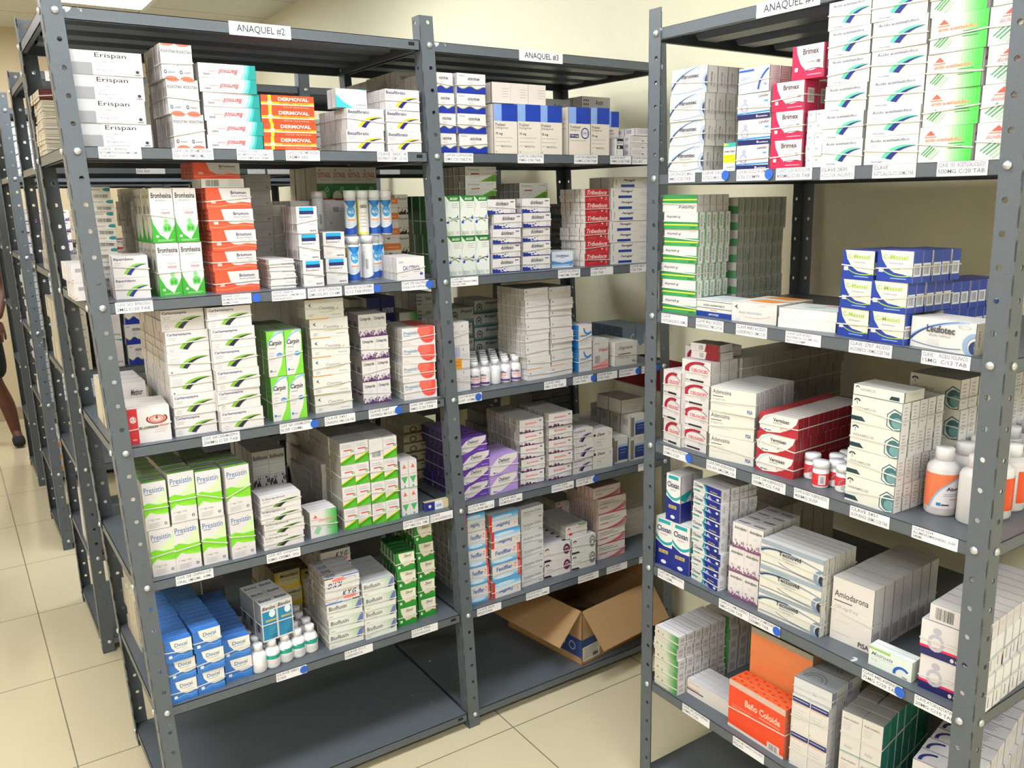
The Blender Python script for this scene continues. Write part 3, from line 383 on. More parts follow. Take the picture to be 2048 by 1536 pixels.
 'isavir': dict(base='#e2e8f0', f=[Rc(0, .84, .5, .93, '#2a5ac0'), Tx(.04, .52, .36, .7, 'Isavir', '#6a7a90', 'i'), Tx(.04, .12, .22, .2, '400 mg', '#6a7a8a'), Strip(bez((.66, .1), (.7, .6), (.98, .88)), '#1f4fa8', lambda t: (.04, -.03)), Tx(.84, .24, .94, .34, 'PiSA', '#4a6ab0', 'b'), Strip(bez((.0, .3), (.5, .7), (.8, .8)), '#c9dcea', lambda t: (.03, -.03))], side='#e6d8de'),
 'landvir': dict(f=[Rc(0, 0, 1, .2, '#161f5c'), Pg([(0, .2), (1, .24), (1, .3), (0, .26)], '#1f86c8'), Ring(.22, .45, .12, .22, .45, '#a9a9c0', 0, 360, 12), El(.23, .74, .06, .09, '#a9a9c0', 10), Tx(.64, .82, .96, .94, 'Landvir', '#44444c', 'i'), Rc(.82, .64, .94, .7, '#4a94d0'), El(.62, .1, .025, .05, WHITE, 8), Tx(.66, .06, .95, .12, 'Landsteiner', WHITE, 'b'), Ln(.6, .42, .92, 1, .1, '#b4b0ba', .02)]),
 'aceta': dict(base='#e0e0d0', f=[Rc(0, .85, 1, 1, '#2aa6a0'), Pg([(0, .88), (.5, .92), (0, 1)], '#b8d040'), Rc(0, .3, 1, .58, '#f0e01c'), Tx(.05, .66, .95, .74, 'Aceta Diazol', '#33333a', 'b'), Ln(.1, .5, .8, 1, .1, '#b0a010', .02), Ln(.3, .12, .9, 1, .1, '#8d8a90', .03)]),
 'brimex': dict(base='#d6224e', f=[Pg([(.12, 1), (.98, 1), (.98, .24), (.85, .3), (.65, .24), (.45, .25), (.28, .45), (.16, .75)], '#ece2e0'), Strip(bez((.4, .22), (.65, .4), (1, .28)), '#f0d0d6', lambda t: (.012, -.012)), Strip(bez((.35, .2), (.65, .36), (1, .24)), '#2a1a20', lambda t: (.008, -.008)), Tx(.34, .72, .84, .9, 'Brimex', '#5a4a50', 'b'), Rc(.55, .64, .78, .66, '#c9a9b0'), Tx(.42, .46, .74, .53, 'Comprimidos', '#6a5a60'), El(.84, .49, .07, .05, '#77706f', 8), Rc(.1, .24, .2, .36, '#f3c9d2'), Ln(.5, .1, .95, 1, .1, '#f0a0b4', .03)], right='#d81f5a', sr=[Rc(.25, .25, .75, .75, '#e6e0e0'), Bc(.3, .3, .7, .7, '#55555c', 8)], top='#c21c48'),
 'smallwhite': dict(f=[Rc(.2, .55, .5, .75, '#a9a5aa'), Ln(.55, .8, .95, 5, .12, '#b9b5ba', .02), Rc(0, .1, .1, .15, '#e07a8a')]),
 'acetil': dict(base='#dcd9d4', f=[Tx(.1, .8, .84, .92, 'Ácido acetilsalicílico', '#5c5c74', 'b'), Ln(.1, .68, .26, 2, .08, '#a7a3ad', .02), Ln(.1, .5, .45, 1, .08, '#b4b0ba', .012), Sw(.42, .2, .98, .64, '#5cc79a', '#1c2a7c', .1), Tx(.14, .06, .36, .13, 'Exomega', '#66668a', 'i')]),
 'acidog': dict(base='#dcd9d4', f=[Gr(.5, 0, .92, 1, '#dcd9d4', '#4cc34c', 7), Rc(.92, 0, 1, 1, '#4cc34c'), Pg([(.14, .76), (.32, .76), (.23, .9)], '#e0604c'), Rc(.12, .7, .34, .73, '#e0806c'), Tx(.14, .58, .82, .68, 'ácido acetilsalicílico', '#e88a62', 'bi'), [Strip([(.08 + .045 * i, .22 - .035 * i), (.24 + .045 * i, .47 - .035 * i)], '#3f9a52' if i < 3 else '#a9cfae', lambda t: (.014, -.014)) for i in range(5)], Ln(.58, .5, .86, 3, .07, '#2e7a3a', .018)], right='#f0eef0', sr=[Pg([(.2, .7), (.8, .7), (.5, .85)], '#e0808c')]),
 'acidow': dict(base='#dcd9d4', f=[Pg([(.3, .76), (.6, .76), (.45, .92)], '#e0604c'), Rc(.26, .7, .64, .73, '#e0806c'), Tx(.2, .56, .98, .67, 'ácido acetil', '#e88a8a', 'bi'), [Strip([(.1 + .07 * i, .24 - .05 * i), (.36 + .07 * i, .5 - .05 * i)], '#3f9a62' if i < 3 else '#a9cfae', lambda t: (.018, -.018)) for i in range(5)]]),
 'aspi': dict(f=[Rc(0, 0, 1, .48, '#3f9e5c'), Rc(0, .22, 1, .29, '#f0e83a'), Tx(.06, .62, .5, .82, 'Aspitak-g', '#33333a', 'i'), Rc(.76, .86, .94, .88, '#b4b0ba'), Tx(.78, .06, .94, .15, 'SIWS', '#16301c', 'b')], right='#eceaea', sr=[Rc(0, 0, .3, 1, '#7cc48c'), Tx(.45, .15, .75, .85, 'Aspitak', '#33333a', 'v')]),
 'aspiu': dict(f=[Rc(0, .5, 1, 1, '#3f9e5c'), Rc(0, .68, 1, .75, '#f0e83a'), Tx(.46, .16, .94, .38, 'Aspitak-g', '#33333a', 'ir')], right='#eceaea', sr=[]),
 'aspig': dict(base='#b9b7b4', right='#b4b2ac', f=[Rc(0, 0, 1, .48, '#4c8a5c')], sr=[Rc(.1, .1, .3, .9, '#7a9a7c'), Tx(.45, .15, .7, .85, 'Aspitak', '#55555c', 'v')]),  # duller copy of the green-footed print, shade of the rear painted in
 'apotex': dict(base='#e2e0d8', f=[Rc(0, 0, 1, .3, '#1c3f96'), Rc(0, .3, 1, .34, '#d8d8e0'), Tx(.2, .62, .8, .76, 'ÁCIDO ALENDRÓNICO', '#33334a', 'b'), Rc(0, .9, 1, .93, '#2c2c5a'), Rc(0, .5, 1, .53, '#2c2c5a'), Tx(.35, .08, .65, .2, 'APOTEX', WHITE, 'b'), Rc(.4, .38, .6, .44, '#e09a6a')], top='#cfd6d8'),
 'alend': dict(base='#dcd9d4', f=[Pg([(.06, .74), (.14, .88), (.11, .74), (.16, .6)], '#22304a'), Tx(.16, .42, .68, .58, 'Ácido Alendrónico', '#8d8a96'), Strip(bez((.3, .26), (.7, .18), (.86, .4)), '#e0b890', lambda t: (.015, -.015)), Ln(.1, .1, .2, 1, .1, '#a7a3ad', .02), Ln(.6, .9, .8, 2, .06, '#a7a3ad', .015)], top='#ece6de', t=[Pg([(.1, .45), (.75, .3), (1, .9), (.35, 1)], '#f0963a')]),
 'ascor': dict(base='#e4e4e0', f=[Ln(.04, .8, .4, 3, .14, '#c2c0c2', .03)], top='#e0e2dc', t=[[Strip([(.3 + .05 * i, .3), (.4 + .05 * i, .5)], '#8fc08a', lambda t: (.01, -.01)) for i in range(5)], Rc(.5, .75, .75, .85, '#e08a8a')], sr=[Bc(.3, .3, .7, .7, '#44444a', 6)]),
 'cmessel': dict(base='#233f9c', f=[Pg([(.08, 1), (1, 1), (1, .2), (.75, .26), (.5, .3), (.3, .45), (.15, .7)], '#ece6cf'), Strip(bez((.2, .34), (.5, .1), (1, .24)), '#a5c83c', lambda t: (.015, -.015)), Tx(.16, .72, .86, .88, 'C-Messel', '#a5c45a', 'b'), Rc(.36, .58, .74, .62, '#b9a9c8'), Tx(.5, .4, .66, .46, '100 mg', '#b4a9a0'), Rc(.06, .3, .2, .44, '#dfe2f0'), Ln(.4, .1, .85, 1, .1, '#9ab0e0', .03)], right='#2c48a6', sr=[Rc(.1, .2, .9, .62, '#e6e6ea'), Bc(.2, .26, .8, .56, '#44444a', 6)], top='#2440a0', t=[Rc(0, 0, .12, 1, '#16307c')]),
 'celoc': dict(f=[Ring(.62, .56, .52, .4, .3, '#a82234', 70, 200), Ring(.6, .52, .4, .34, .1, '#8a8088', 20, 110), Tx(.34, .5, .92, .64, 'CELOCID', '#e0606a', 'b'), Rc(.3, .07, .78, .15, '#28282c'), Tx(.05, .08, .26, .15, 'Hormona', '#55555c', 'b'), Ln(.72, .38, .9, 2, .07, '#a7a3ad', .015)]),
 'celot': dict(f=[Pg([(.5, 0), (1, 0), (1, 1), (.55, 1)], '#8a1c2a'), Bc(.3, .2, .46, .8, '#77747a', 6)], top='#5a4a48'),
 'adeno': dict(base='#dddad0', f=[Tx(.04, .74, .46, .92, 'Adenosina', '#3a3a60'), Rc(.04, .62, .28, .65, '#33333a'), Tx(.04, .46, .32, .56, '6 mg/2 mL', '#8d8a90', 'i'), Ln(.04, .3, .5, 1, .07, '#b4b0ac', .015), Tx(.82, .1, .94, .26, 'PiSA', '#3a4a90', 'b')], right='#e6e6ea', sr=[Bc(.3, .15, .7, .85, '#a9a9c0', 5)], top='#e2dfda'),
 'vermis': dict(base='#b32a36', f=[Pg([(.02, .2), (0, .5), (.12, .85), (.3, 1), (1, 1), (.95, .7), (.8, .4), (.55, .14), (.2, .04)], '#e9e2dc'), Strip(bez((.04, .3), (.1, .85), (.4, .96)), '#9ab8c8', lambda t: (.01, -.01)), Tx(.36, .64, .78, .84, 'Vermisen', '#33333a', 'b'), Rc(.36, .56, .6, .59, GY), Ring(.66, .34, .1, .08, .2, '#d8806a', 0, 360, 10), Rc(.14, .13, .2, .2, '#1f86b8'), Rc(.22, .14, .32, .18, '#33333a')], right='#a02430', top='#d8cfc9', t=[Rc(0, 0, .3, 1, '#b32a36')], sr=[Rc(.85, 0, .95, 1, '#7a1420')]),
 'arram': dict(base='#e0ded4', f=[Ring(.1, .8, .07, .1, .5, '#33334a', 0, 180, 8), Rc(.095, .68, .105, .84, '#33334a'), Tx(.05, .5, .5, .6, 'ARRAMPLOR', '#aaa9a2', 'b'), Pg([(0, .08), (.3, .08), (.22, .24), (0, .24)], '#1c3a44'), Pg([(.72, .12), (.72, .55), (.86, .78), (1, .68), (1, .02), (.86, -.02)], '#44646c'), Pg([(.74, .14), (.74, .53), (.86, .73), (.99, .64), (.99, .06), (.86, .02)], '#e0ded4'), El(.9, .36, .14, .3, '#3f6a70', 14), El(.93, .28, .11, .2, '#6f9a9e', 12)], right='#eceaea', sr=[Ln(.3, .8, .7, 6, .12, '#c9b9b6', .05)], top='#e0ded8'),
 'arramt': dict(base='#e0ded4', f=[Ring(.08, .7, .04, .2, .5, '#33334a', 0, 180, 8), Tx(.14, .45, .45, .72, 'ARRAMPLOR', '#b4b3ac', 'b'), Pg([(.72, .1), (.92, .1), (.92, .45), (.76, .45)], '#1c3a44')], top='#dcdad2'),
 'cloxb': dict(base='#e6e4e2', f=[Pg([(0, .0), (0, .52), (.5, .42), (1, .42), (1, 0)], '#1c2a86'), Strip(bez((0, .62), (.5, .38), (1, .56)), '#1fa3a8', lambda t: (.03, -.03)), Rc(.15, .9, .85, .97, '#1fa3a8'), Tx(.08, .72, .9, .84, 'Cloxan', '#2c2c5a', 'b'), Rc(.3, .66, .7, .68, '#d0a0a0'), Rc(.2, .27, .75, .34, '#c9b84a'), Tx(.24, .28, .7, .33, '120 mL', '#1c2a86', 'b'), El(.5, .09, .16, .04, '#dfe2f0')], right='#dcd8e8', sr=[Rc(0, 0, 1, .42, '#1c2a86'), Pg([(0, .5), (.5, .42), (1, .6), (1, .66), (0, .58)], '#1fa3a8')]),
 'cloxf': dict(base='#e0dedc', f=[Pg([(.5, 0), (1, 0), (1, 1), (.42, 1), (.52, .5)], '#1c2a86'), Strip(bez((.38, 1), (.56, .5), (.42, 0)), '#1fa3a8', lambda t: (.035, -.035)), Tx(.04, .6, .36, .86, 'Cloxan', '#4a4a6a', 'b'), Rc(.03, .26, .26, .38, '#1fa3a8'), Tx(.62, .58, .88, .7, '40 tabletas', '#e6d860', 'i'), Pg([(.5, 0), (.7, 0), (.6, .3)], '#a9b0d8'), El(.9, .18, .05, .1, '#dfe2f0')], right='#eceaf0', sr=[Bc(.3, .2, .6, .8, '#9a9ac0', 4)]),
 'amlo': dict(f=[Tx(.1, .72, .9, .88, 'Amlodipino', '#28282c', 'bi'), Ln(.35, .58, .6, 2, .06, '#a7a3ad', .01), Rc(0, 0, 1, .05, '#6a3a5c'), Sp(.04, .36, '#8a5a80', 50, 13, 1, .036)], top='#d0cccc', t=[Tx(.1, .2, .9, .6, 'Amlodipino', '#28282c', 'bi')]),
 'amiod': dict(base='#dcd6d0', f=[Tx(.06, .7, .88, .8, 'Amiodarona', '#28282c'), Rc(.06, .63, .5, .645, '#28282c'), Tx(.08, .5, .66, .57, '150 mg/3 mL', '#a39c98', 'i'), Rc(.12, .32, .45, .325, '#b4aaa6'), Ln(.04, .12, .5, 1, .1, '#b4aaa6', .008), Tx(.7, .03, .96, .11, 'PiSA', '#2a2a3a', 'b')], right='#e0dcdc', sr=[Bc(.2, .06, .9, .3, '#77747a', 6)], top='#cfcbc8'),
 'matrux': dict(base='#e0e8e0', f=[Rc(0, .84, .5, .96, '#9cc46a'), Tx(.06, .56, .56, .74, 'Motruxia', '#5a6a6a', 'i'), Tx(.06, .3, .2, .38, '25 mg', '#8a9a9a'), Ring(.78, .16, .2, .4, .32, '#1f5fb8', 40, 190), Tx(.8, .04, .92, .12, 'PiSA', '#33333a', 'b'), Ln(.06, .48, .6, 1, .1, '#b4c8d8', .02)], top='#eef0ec', t=[Ln(.4, .7, .8, 2, .3, '#b4d8e0', .08)]),
 'bacte': dict(f=[Rc(0, 0, 1, .22, '#1c1c5c'), Rc(0, .22, 1, .29, '#e0245a'), Ring(.24, .42, .13, .25, .4, '#bcb9c4', 0, 360, 12), El(.25, .76, .07, .1, '#bcb9c4', 10), Tx(.62, .64, .96, .82, 'Bactrim', '#33333a', 'b'), El(.5, .1, .03, .06, WHITE, 8), Tx(.55, .06, .9, .13, 'Landsteiner', WHITE, 'b'), Ln(.4, .5, .6, 2, .06, '#b4b0ba', .015)], right='#eceaec', sr=[Rc(.4, .1, .5, .4, '#77747a'), Rc(0, .46, 1, .47, '#c9c5ca')]),
 'gfade': dict(base='#d6d2c2', f=[Gr(.55, 0, 1, 1, '#d6d2c2', '#2f8a34', 6), Pg([(.1, .55), (.2, .55), (.15, .8)], '#a87a68'), Pg([(.28, .4), (.42, .4), (.35, .7)], '#8fa07c'), Ln(.3, .3, .6, 1, .1, '#b0ac9c', .03)], right='#e2dee2', sr=[Bc(.3, .2, .8, .8, '#8a868a', 4)], top='#e2dfe2', t=[Ln(.1, .6, .9, 1, .1, '#c2bfc4', .1)]),
 'flat': dict(base='#e0d9d4', f=[Rc(0, .3, .4, .38, '#28282c'), Rc(0, .42, .3, .48, '#e08a4a'), Ln(.04, .8, .3, 1, .1, '#e0a49a', .05)], top='#e2dfe2', t=[Ln(.1, .8, .9, 5, .15, '#c2bfc4', .05)]),
 'bano': dict(base='#ee4a22', f=[Rc(0, .88, 1, 1, '#d8b8a8'), Tx(.3, .6, .92, .74, 'Baño Coloide', '#f6c8b4', 'b'), Rc(.55, .54, .92, .56, '#f3a58c'), Ln(.05, .5, .45, 2, .05, '#f3a58c', .01), Rc(0, 0, 1, .06, '#dcd6d0'), Rc(.72, .02, .93, .18, '#dcd2cc'), Bc(.75, .04, .9, .16, '#44444a', 10)], right='#e07a58', top='#ff6a38', t=[[El(.06 + .1 * i, .3 + .4 * (i % 2), .03, .2, '#d8481c', 6) for i in range(10)]]),
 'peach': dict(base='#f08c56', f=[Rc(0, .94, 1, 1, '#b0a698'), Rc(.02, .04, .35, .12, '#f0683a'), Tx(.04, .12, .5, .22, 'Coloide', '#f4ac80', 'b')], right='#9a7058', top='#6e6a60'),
 'navyband': dict(base='#dcd6d0', f=[Rc(.02, .8, .98, .94, '#1c2a6a'), Ln(.06, .87, .9, 1, .1, '#c9cbe0', .02), Rc(.02, .76, .9, .78, '#e08a6a'), Ln(.06, .6, .7, 3, .08, '#b4aaa6', .01), El(.06, .06, .02, .02, '#33333a', 6)], right='#e2e0e6', sr=[Ln(.2, .7, .8, 3, .2, '#b9b9c8', .02)]),
 'swirl': dict(base='#d6d6d8', top='#b4b8be', t=[Ring(.4, .3, .3, .5, .12, '#8a9098', 0, 180), Ring(.4, .3, .2, .34, .15, '#8a9098', 0, 180)], f=[Tx(.5, .3, .6, .5, '20', '#8d8a90')], sr=[Rc(.05, .1, .3, .9, '#9aa0c8')]),
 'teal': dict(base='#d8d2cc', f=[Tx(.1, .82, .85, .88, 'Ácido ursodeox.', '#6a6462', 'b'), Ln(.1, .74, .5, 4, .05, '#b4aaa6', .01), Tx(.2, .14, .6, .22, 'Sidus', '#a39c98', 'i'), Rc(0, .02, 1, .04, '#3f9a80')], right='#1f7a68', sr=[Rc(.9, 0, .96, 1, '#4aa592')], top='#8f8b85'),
 'matin': dict(f=[Rc(0, 0, 1, .18, '#1c2a5c'), Rc(0, .18, 1, .24, '#e0603a'), Tx(.62, .7, .92, .84, 'Metinor', '#33333a', 'bi'), Rc(0, .5, 1, .51, '#b4b0ac')], side='#d6cbb4'),
 'spine': dict(base='#c9bfa9', f=[Ln(.1, .8, .9, 4, .18, '#8a8270', .05)], s=[Ln(.2, .8, .8, 2, .4, '#a39a86', .02)]),
 'redlid': dict(base='#5a1a18', f=[Ln(.1, .8, .9, 3, .25, '#8a4a44', .05)], side='#c9bfa9'),
 'whiteblue': dict(f=[Strip(bez((0, .2), (.3, .9), (1, .95)), '#6a7a9a', lambda t: (.04, -.03))], top='#dcd8dc', t=[Ring(.3, .3, .25, .6, .25, '#2a3a7c', 90, 200), Ln(.5, .8, .8, 4, .15, '#8a8a9a', .05)], right='#e8e2e6'),
}
# ---------------------------------------------------------------- the room
def structure(name, mb): return link(name, mb.data(name), kind='structure')
FLOOR = grid_mat('floor_tiles', '#d8cbaa', '#7f7664', 0.605, -0.175, -0.075, 0.004, 0.13, 0.25)
CEILM = grid_mat('ceiling_tiles', '#ece7d4', '#bdb7a4', 0.61, 1.06, 4.39, 0.014, 0.9, cellx=1.22)
WALLM = wall_mat('cream_wall', '#e9e3c6')
WALLW = wall_mat('warm_cream_wall', '#e6d2ab')
mb = MB(); mb.box(XL, YB, -0.1, XW, YW, 0, FLOOR); structure('floor', mb)
mb = MB(); mb.box(XL, YB, CEIL, XW, YW, CEIL + 0.1, CEILM); structure('ceiling', mb)
mb = MB(); mb.box(XW, YB, 0, XW + 0.12, YW, CEIL, WALLM); structure('wall_right', mb)
mb = MB(); mb.box(XL - 0.12, YB, 0, XL, YW, CEIL, WALLW); structure('wall_left', mb)
mb = MB(); mb.box(XL, YW, 0, XW, YW + 0.12, CEIL, WALLW); structure('wall_back', mb)
mb = MB(); mb.box(XL, YB - 0.12, 0, XW, YB, CEIL, WALLM); structure('wall_front', mb)
BASEM = mat('#b7a383', 'plastic')
mb = MB(); mb.box(XL, YW - 0.015, 0, XW, YW, 0.1, BASEM); structure('baseboard_back', mb)
mb = MB(); mb.box(XW - 0.012, YB, 0, XW, YW, 0.08, BASEM); structure('baseboard_right', mb)
# a dark red stripe painted low on the side wall, seen under the shelves near the aisle end
mb = MB(); mb.box(XW - 0.004, -1.5, 0.963, XW, 0.60, 1.09, mat('#7a1418', 'matt')); link('wall_stripe_panel', mb.data('wall_stripe_panel'), label='dark red stripe board fixed along the side wall behind the racks', category='wall board')

DIFF, _nt, _b = nodes('lamp_diffuser'); _b.inputs['Base Color'].default_value = (0.9, 0.9, 0.9, 1)
_b.inputs['Emission Color'].default_value = (0.95, 1.0, 1.05, 1); _b.inputs['Emission Strength'].default_value = LAMP
FL = ['over the farthest racks', 'over the second row of racks', 'over the aisle in front of the shelves', 'over the corridor nearest the camera', 'over the corridor beside the second row', 'at the far end of the corridor', 'added behind the camera to brighten the shelves, aisle side', 'added behind the camera to brighten the shelves, corridor side']
for (cx, cy, sx, sy, k), where in zip(FIX, FL):
    e = link('ceiling_light', None, None, (cx, cy, CEIL - 0.03), label='flat white ceiling light panel ' + where, category='ceiling light', group='ceiling light panels')
    mb = MB()
    for x0, x1, y0, y1 in ((-sx / 2, sx / 2, -sy / 2, -sy / 2 + .03), (-sx / 2, sx / 2, sy / 2 - .03, sy / 2), (-sx / 2, -sx / 2 + .03, -sy / 2 + .03, sy / 2 - .03), (sx / 2 - .03, sx / 2, -sy / 2 + .03, sy / 2 - .03)):
        mb.box(x0, y0, 0, x1, y1, 0.03, mat('#f0efe8', 'plastic'))
    link('frame', mb.data('frame'), e)
    m = DIFF
    if k != 1:
        m = DIFF.copy(); m.node_tree.nodes['Principled BSDF'].inputs['Emission Strength'].default_value = LAMP * k
    mb = MB(); mb.box(-sx / 2 + .03, -sy / 2 + .03, 0.006, sx / 2 - .03, sy / 2 - .03, 0.02, m); link('diffuser', mb.data('diffuser'), e)

# ---------------------------------------------------------------- racks
P = 0.0588; PW = 0.042; PT = 0.0024; HB = 0.0266; LT = 0.011; LBT = 0.016
class Rack: pass
RK = {}
def bolt_mesh():
    mb = MB(); mb.lathe([(0.0002, 0.0062), (0.0045, 0.0055), (0.0078, 0.003), (0.0082, 0.0)], ZINC, 12); return mb.data('bolt')
BOLT = bolt_mesh()
def post_mesh(sx, sy, H, pt, holes=True):
    """angle post: flanges run from the corner towards sx, sy; real round holes along both"""
    mb = MB(); hr = 0.0054; n = 8
    def flange(F):
        zs = [0.0]; z = pt['z0'] % P
        cells = []
        while z < H - 0.01:
            cells.append(z); z += P
        def slab(u0, u1, z0, z1):
            vs = [F(u, t, zz) for zz in (z0, z1) for t in (0, PT) for u in (u0, u1)]
            mb.mesh(vs, [(0, 1, 5, 4), (3, 2, 6, 7), (2, 0, 4, 6), (1, 3, 7, 5)], MET)
        if not holes:
            slab(0, PW, 0, H); mb.mesh([F(u, t, H) for t in (0, PT) for u in (0, PW)], [(0, 1, 3, 2)], MET); return
        prev = 0.0; s_ = 0.011
        for zc in cells:
            if zc - s_ < prev: continue
            slab(0, PW, prev, zc - s_)
            # ring of quads round the hole
            for t, in ((0,), (PT,)):
                ang = [2 * math.pi * k / 16 for k in range(16)]
                inn = [(HB + hr * math.cos(a), zc + hr * math.sin(a)) for a in ang]
                out = []
                for a in ang:
                    c, s = math.cos(a), math.sin(a)
                    hx = (PW - HB) if c > 0 else HB
                    k = min(hx / abs(c) if abs(c) > 1e-6 else 9, s_ / abs(s) if abs(s) > 1e-6 else 9)
                    out.append((HB + k * c, zc + k * s))
                crn = {}
                for q in range(16):
                    a, b = out[q], out[(q + 1) % 16]
                    poly = [inn[q], a]
                    if abs(a[0] - b[0]) > 1e-5 and abs(a[1] - b[1]) > 1e-5:   # corner between
                        poly.append((a[0] if abs(abs(a[0] - HB) - (PW - HB if a[0] > HB else HB)) < 1e-5 else b[0], a[1] if abs(abs(a[1] - zc) - s_) < 1e-5 else b[1]))
                    poly += [b, inn[(q + 1) % 16]]
                    mb.poly([F(u, t, zz) for u, zz in poly], MET)
            vs = [F(HB + hr * math.cos(2 * math.pi * k / n), t, zc + hr * math.sin(2 * math.pi * k / n)) for k in range(n) for t in (0, PT)]
            mb.mesh(vs, [(2 * k, 2 * k + 1, (2 * k + 3) % (2 * n), (2 * k + 2) % (2 * n)) for k in range(n)], MET)
            prev = zc + s_
        slab(0, PW, prev, H); mb.mesh([F(u, t, H) for t in (0, PT) for u in (0, PW)], [(0, 1, 3, 2)], MET)
    lx, ly = pt['lean']
    flange(lambda u, t, z: (*pt['T'](sx * u, sy * t, z), z))
    flange(lambda u, t, z: (*pt['T'](sx * t, sy * u, z), z))
    return mb.data('post')
def rack(key, ox, oy, th, W, D, lean, zl, label, posts=('fl', 'fr', 'rl', 'rr'), top=0.06, holes=True, bolts=True, a0=0.0, stiff=True, group=None):
    c, s = math.cos(th), math.sin(th); dv = (c, s); nv = (-s, c)
    if key == 'C': nv = (-s, c)
    R = Rack(); R.o = (ox, oy); R.d = dv; R.n = nv; R.lean = lean; R.z = zl; R.W = W; R.D = D; RK[key] = R
    def T(a, d, z):   # local to offset from rack origin, with the lean of the frame
        return (a * dv[0] + d * nv[0] + lean[0] * z, a * dv[1] + d * nv[1] + lean[1] * z)
    R.T = T
    e = link('storage_rack', None, None, (ox, oy, 0), label=label, category='storage rack', group=group); R.e = e
    H = zl[0] + top; R.shelves = []
    for pk in posts:
        pa = 0.0 if pk[1] == 'l' else W; pd = 0.0 if pk[0] == 'f' else D
        sx = 1 if pk[1] == 'l' else -1; sy = 1 if pk[0] == 'f' else -1
        pt = dict(z0=zl[-1], lean=lean, T=lambda u, v, z, pa=pa, pd=pd: T(pa + u, pd + v, z))
        po = link('post', post_mesh(sx, sy, H, pt, holes), e)
        if bolts:
            for z in zl:
                x, y = T(pa + sx * HB, pd - sy * 0.0001, z)
                b = link('bolt', BOLT, po, (x, y, z)); b.rotation_euler = (math.pi / 2 * sy, 0, th)
                x, y = T(pa - sx * 0.0001, pd + sy * HB, z)
                b = link('bolt', BOLT, po, (x, y, z)); b.rotation_euler = (0, -math.pi / 2 * sx, th)
    for k, z in enumerate(zl):
        zt = z + LT; zb = z - LBT; g = PT + 0.0004
        mb = MB()
        def F(a, d, zz, z=z): p = T(a, d, z); return (p[0], p[1], zz)
        a1 = W - g; d1 = D - g
        mb.box(g, g, zt - .0015, a1, d1, zt, MET, F)
        for x0, y0, x1, y1 in ((g, g, a1, g + .0015), (g, d1 - .0015, a1, d1), (g, g, g + .0015, d1), (a1 - .0015, g, a1, d1)):
            mb.box(x0, y0, zb, x1, y1, zt, MET, F)
        mb.box(g, g, zb, a1, g + .012, zb + .0015, MET, F); mb.box(g, d1 - .012, zb, a1, d1, zb + .0015, MET, F)
        mb.box(g, g, zb, g + .012, d1, zb + .0015, MET, F); mb.box(a1 - .012, g, zb, a1, d1, zb + .0015, MET, F)
        if key == 'A':   # slotted bolt hole at the free end of each lip
            mb.box(W - .036, g - .0004, z - .0045, W - .018, g + .0002, z + .0045, mat('#0c0c0e', 'matt'), F)
        sh = link('shelf', mb.data('shelf'), e); R.shelves.append(sh)
        if stiff and k < 2:
            for q in (0.28, 0.52, 0.76):
                mb = MB(); y = D * q
                pr = [(-.045, zt - .0016), (-.032, zt - .016), (.032, zt - .016), (.045, zt - .0016)]
                for (ya, za), (yb, zb_) in zip(pr, pr[1:]):
                    mb.poly([F(.03, y + ya, za), F(W - .03, y + ya, za), F(W - .03, y + yb, zb_), F(.03, y + yb, zb_)], MET)
                link('stiffener', mb.data('stiffener'), sh)
    return R
Z2 = [0.04484836 + P * k for k in (35, 30, 24, 18, 12, 6, 0)]
ZC = [-0.02903409 + P * k for k in (36, 30, 24, 18, 12, 6, 0)]
ZC[-1] = ZC[-1] + P
XM = 0.9117; D2 = 0.574; X3 = 1.8206
LN2 = (-0.03500661, 0.01243267)
rack('A', 0, 0, 0, XM, D2, LN2, Z2, 'grey steel rack with the ANAQUEL #2 sign on its top shelf', ('fl', 'rl'), top=.075)
rack('B', XM, 0, 0, X3 - XM, D2, LN2, Z2, 'grey steel rack with the ANAQUEL #3 sign, open cardboard box at its foot', top=.075)
rack('C', 1.19981, -0.50317, -1.5594038, 0.93084, 0.6338, (0.01784039, 0.02848296), ZC, 'grey steel rack against the side wall, with acetylsalicylic acid cartons up top', top=.06)
# the wall side rows behind: two racks each, same make
FARL = {1: 'second', 2: 'third', 3: 'fourth'}
for row, y in ((1, 1.215), (2, 2.42), (3, 3.62)):
    LR = (-0.012, -0.055) if row == 1 else (-0.012, -0.03)
    rack('N%d' % row, 0.0, y, 0, XM, D2, LR, Z2, 'grey steel rack at the corridor end of the %s row from the front' % FARL[row], ('fl', 'rl'), top=.075, holes=(row < 3), stiff=False)
    rack('O%d' % row, XM, y, 0, X3 - XM, D2, LR, Z2, 'grey steel rack at the wall end of the %s row from the front' % FARL[row], top=.075, holes=False, bolts=(row == 1), stiff=False)

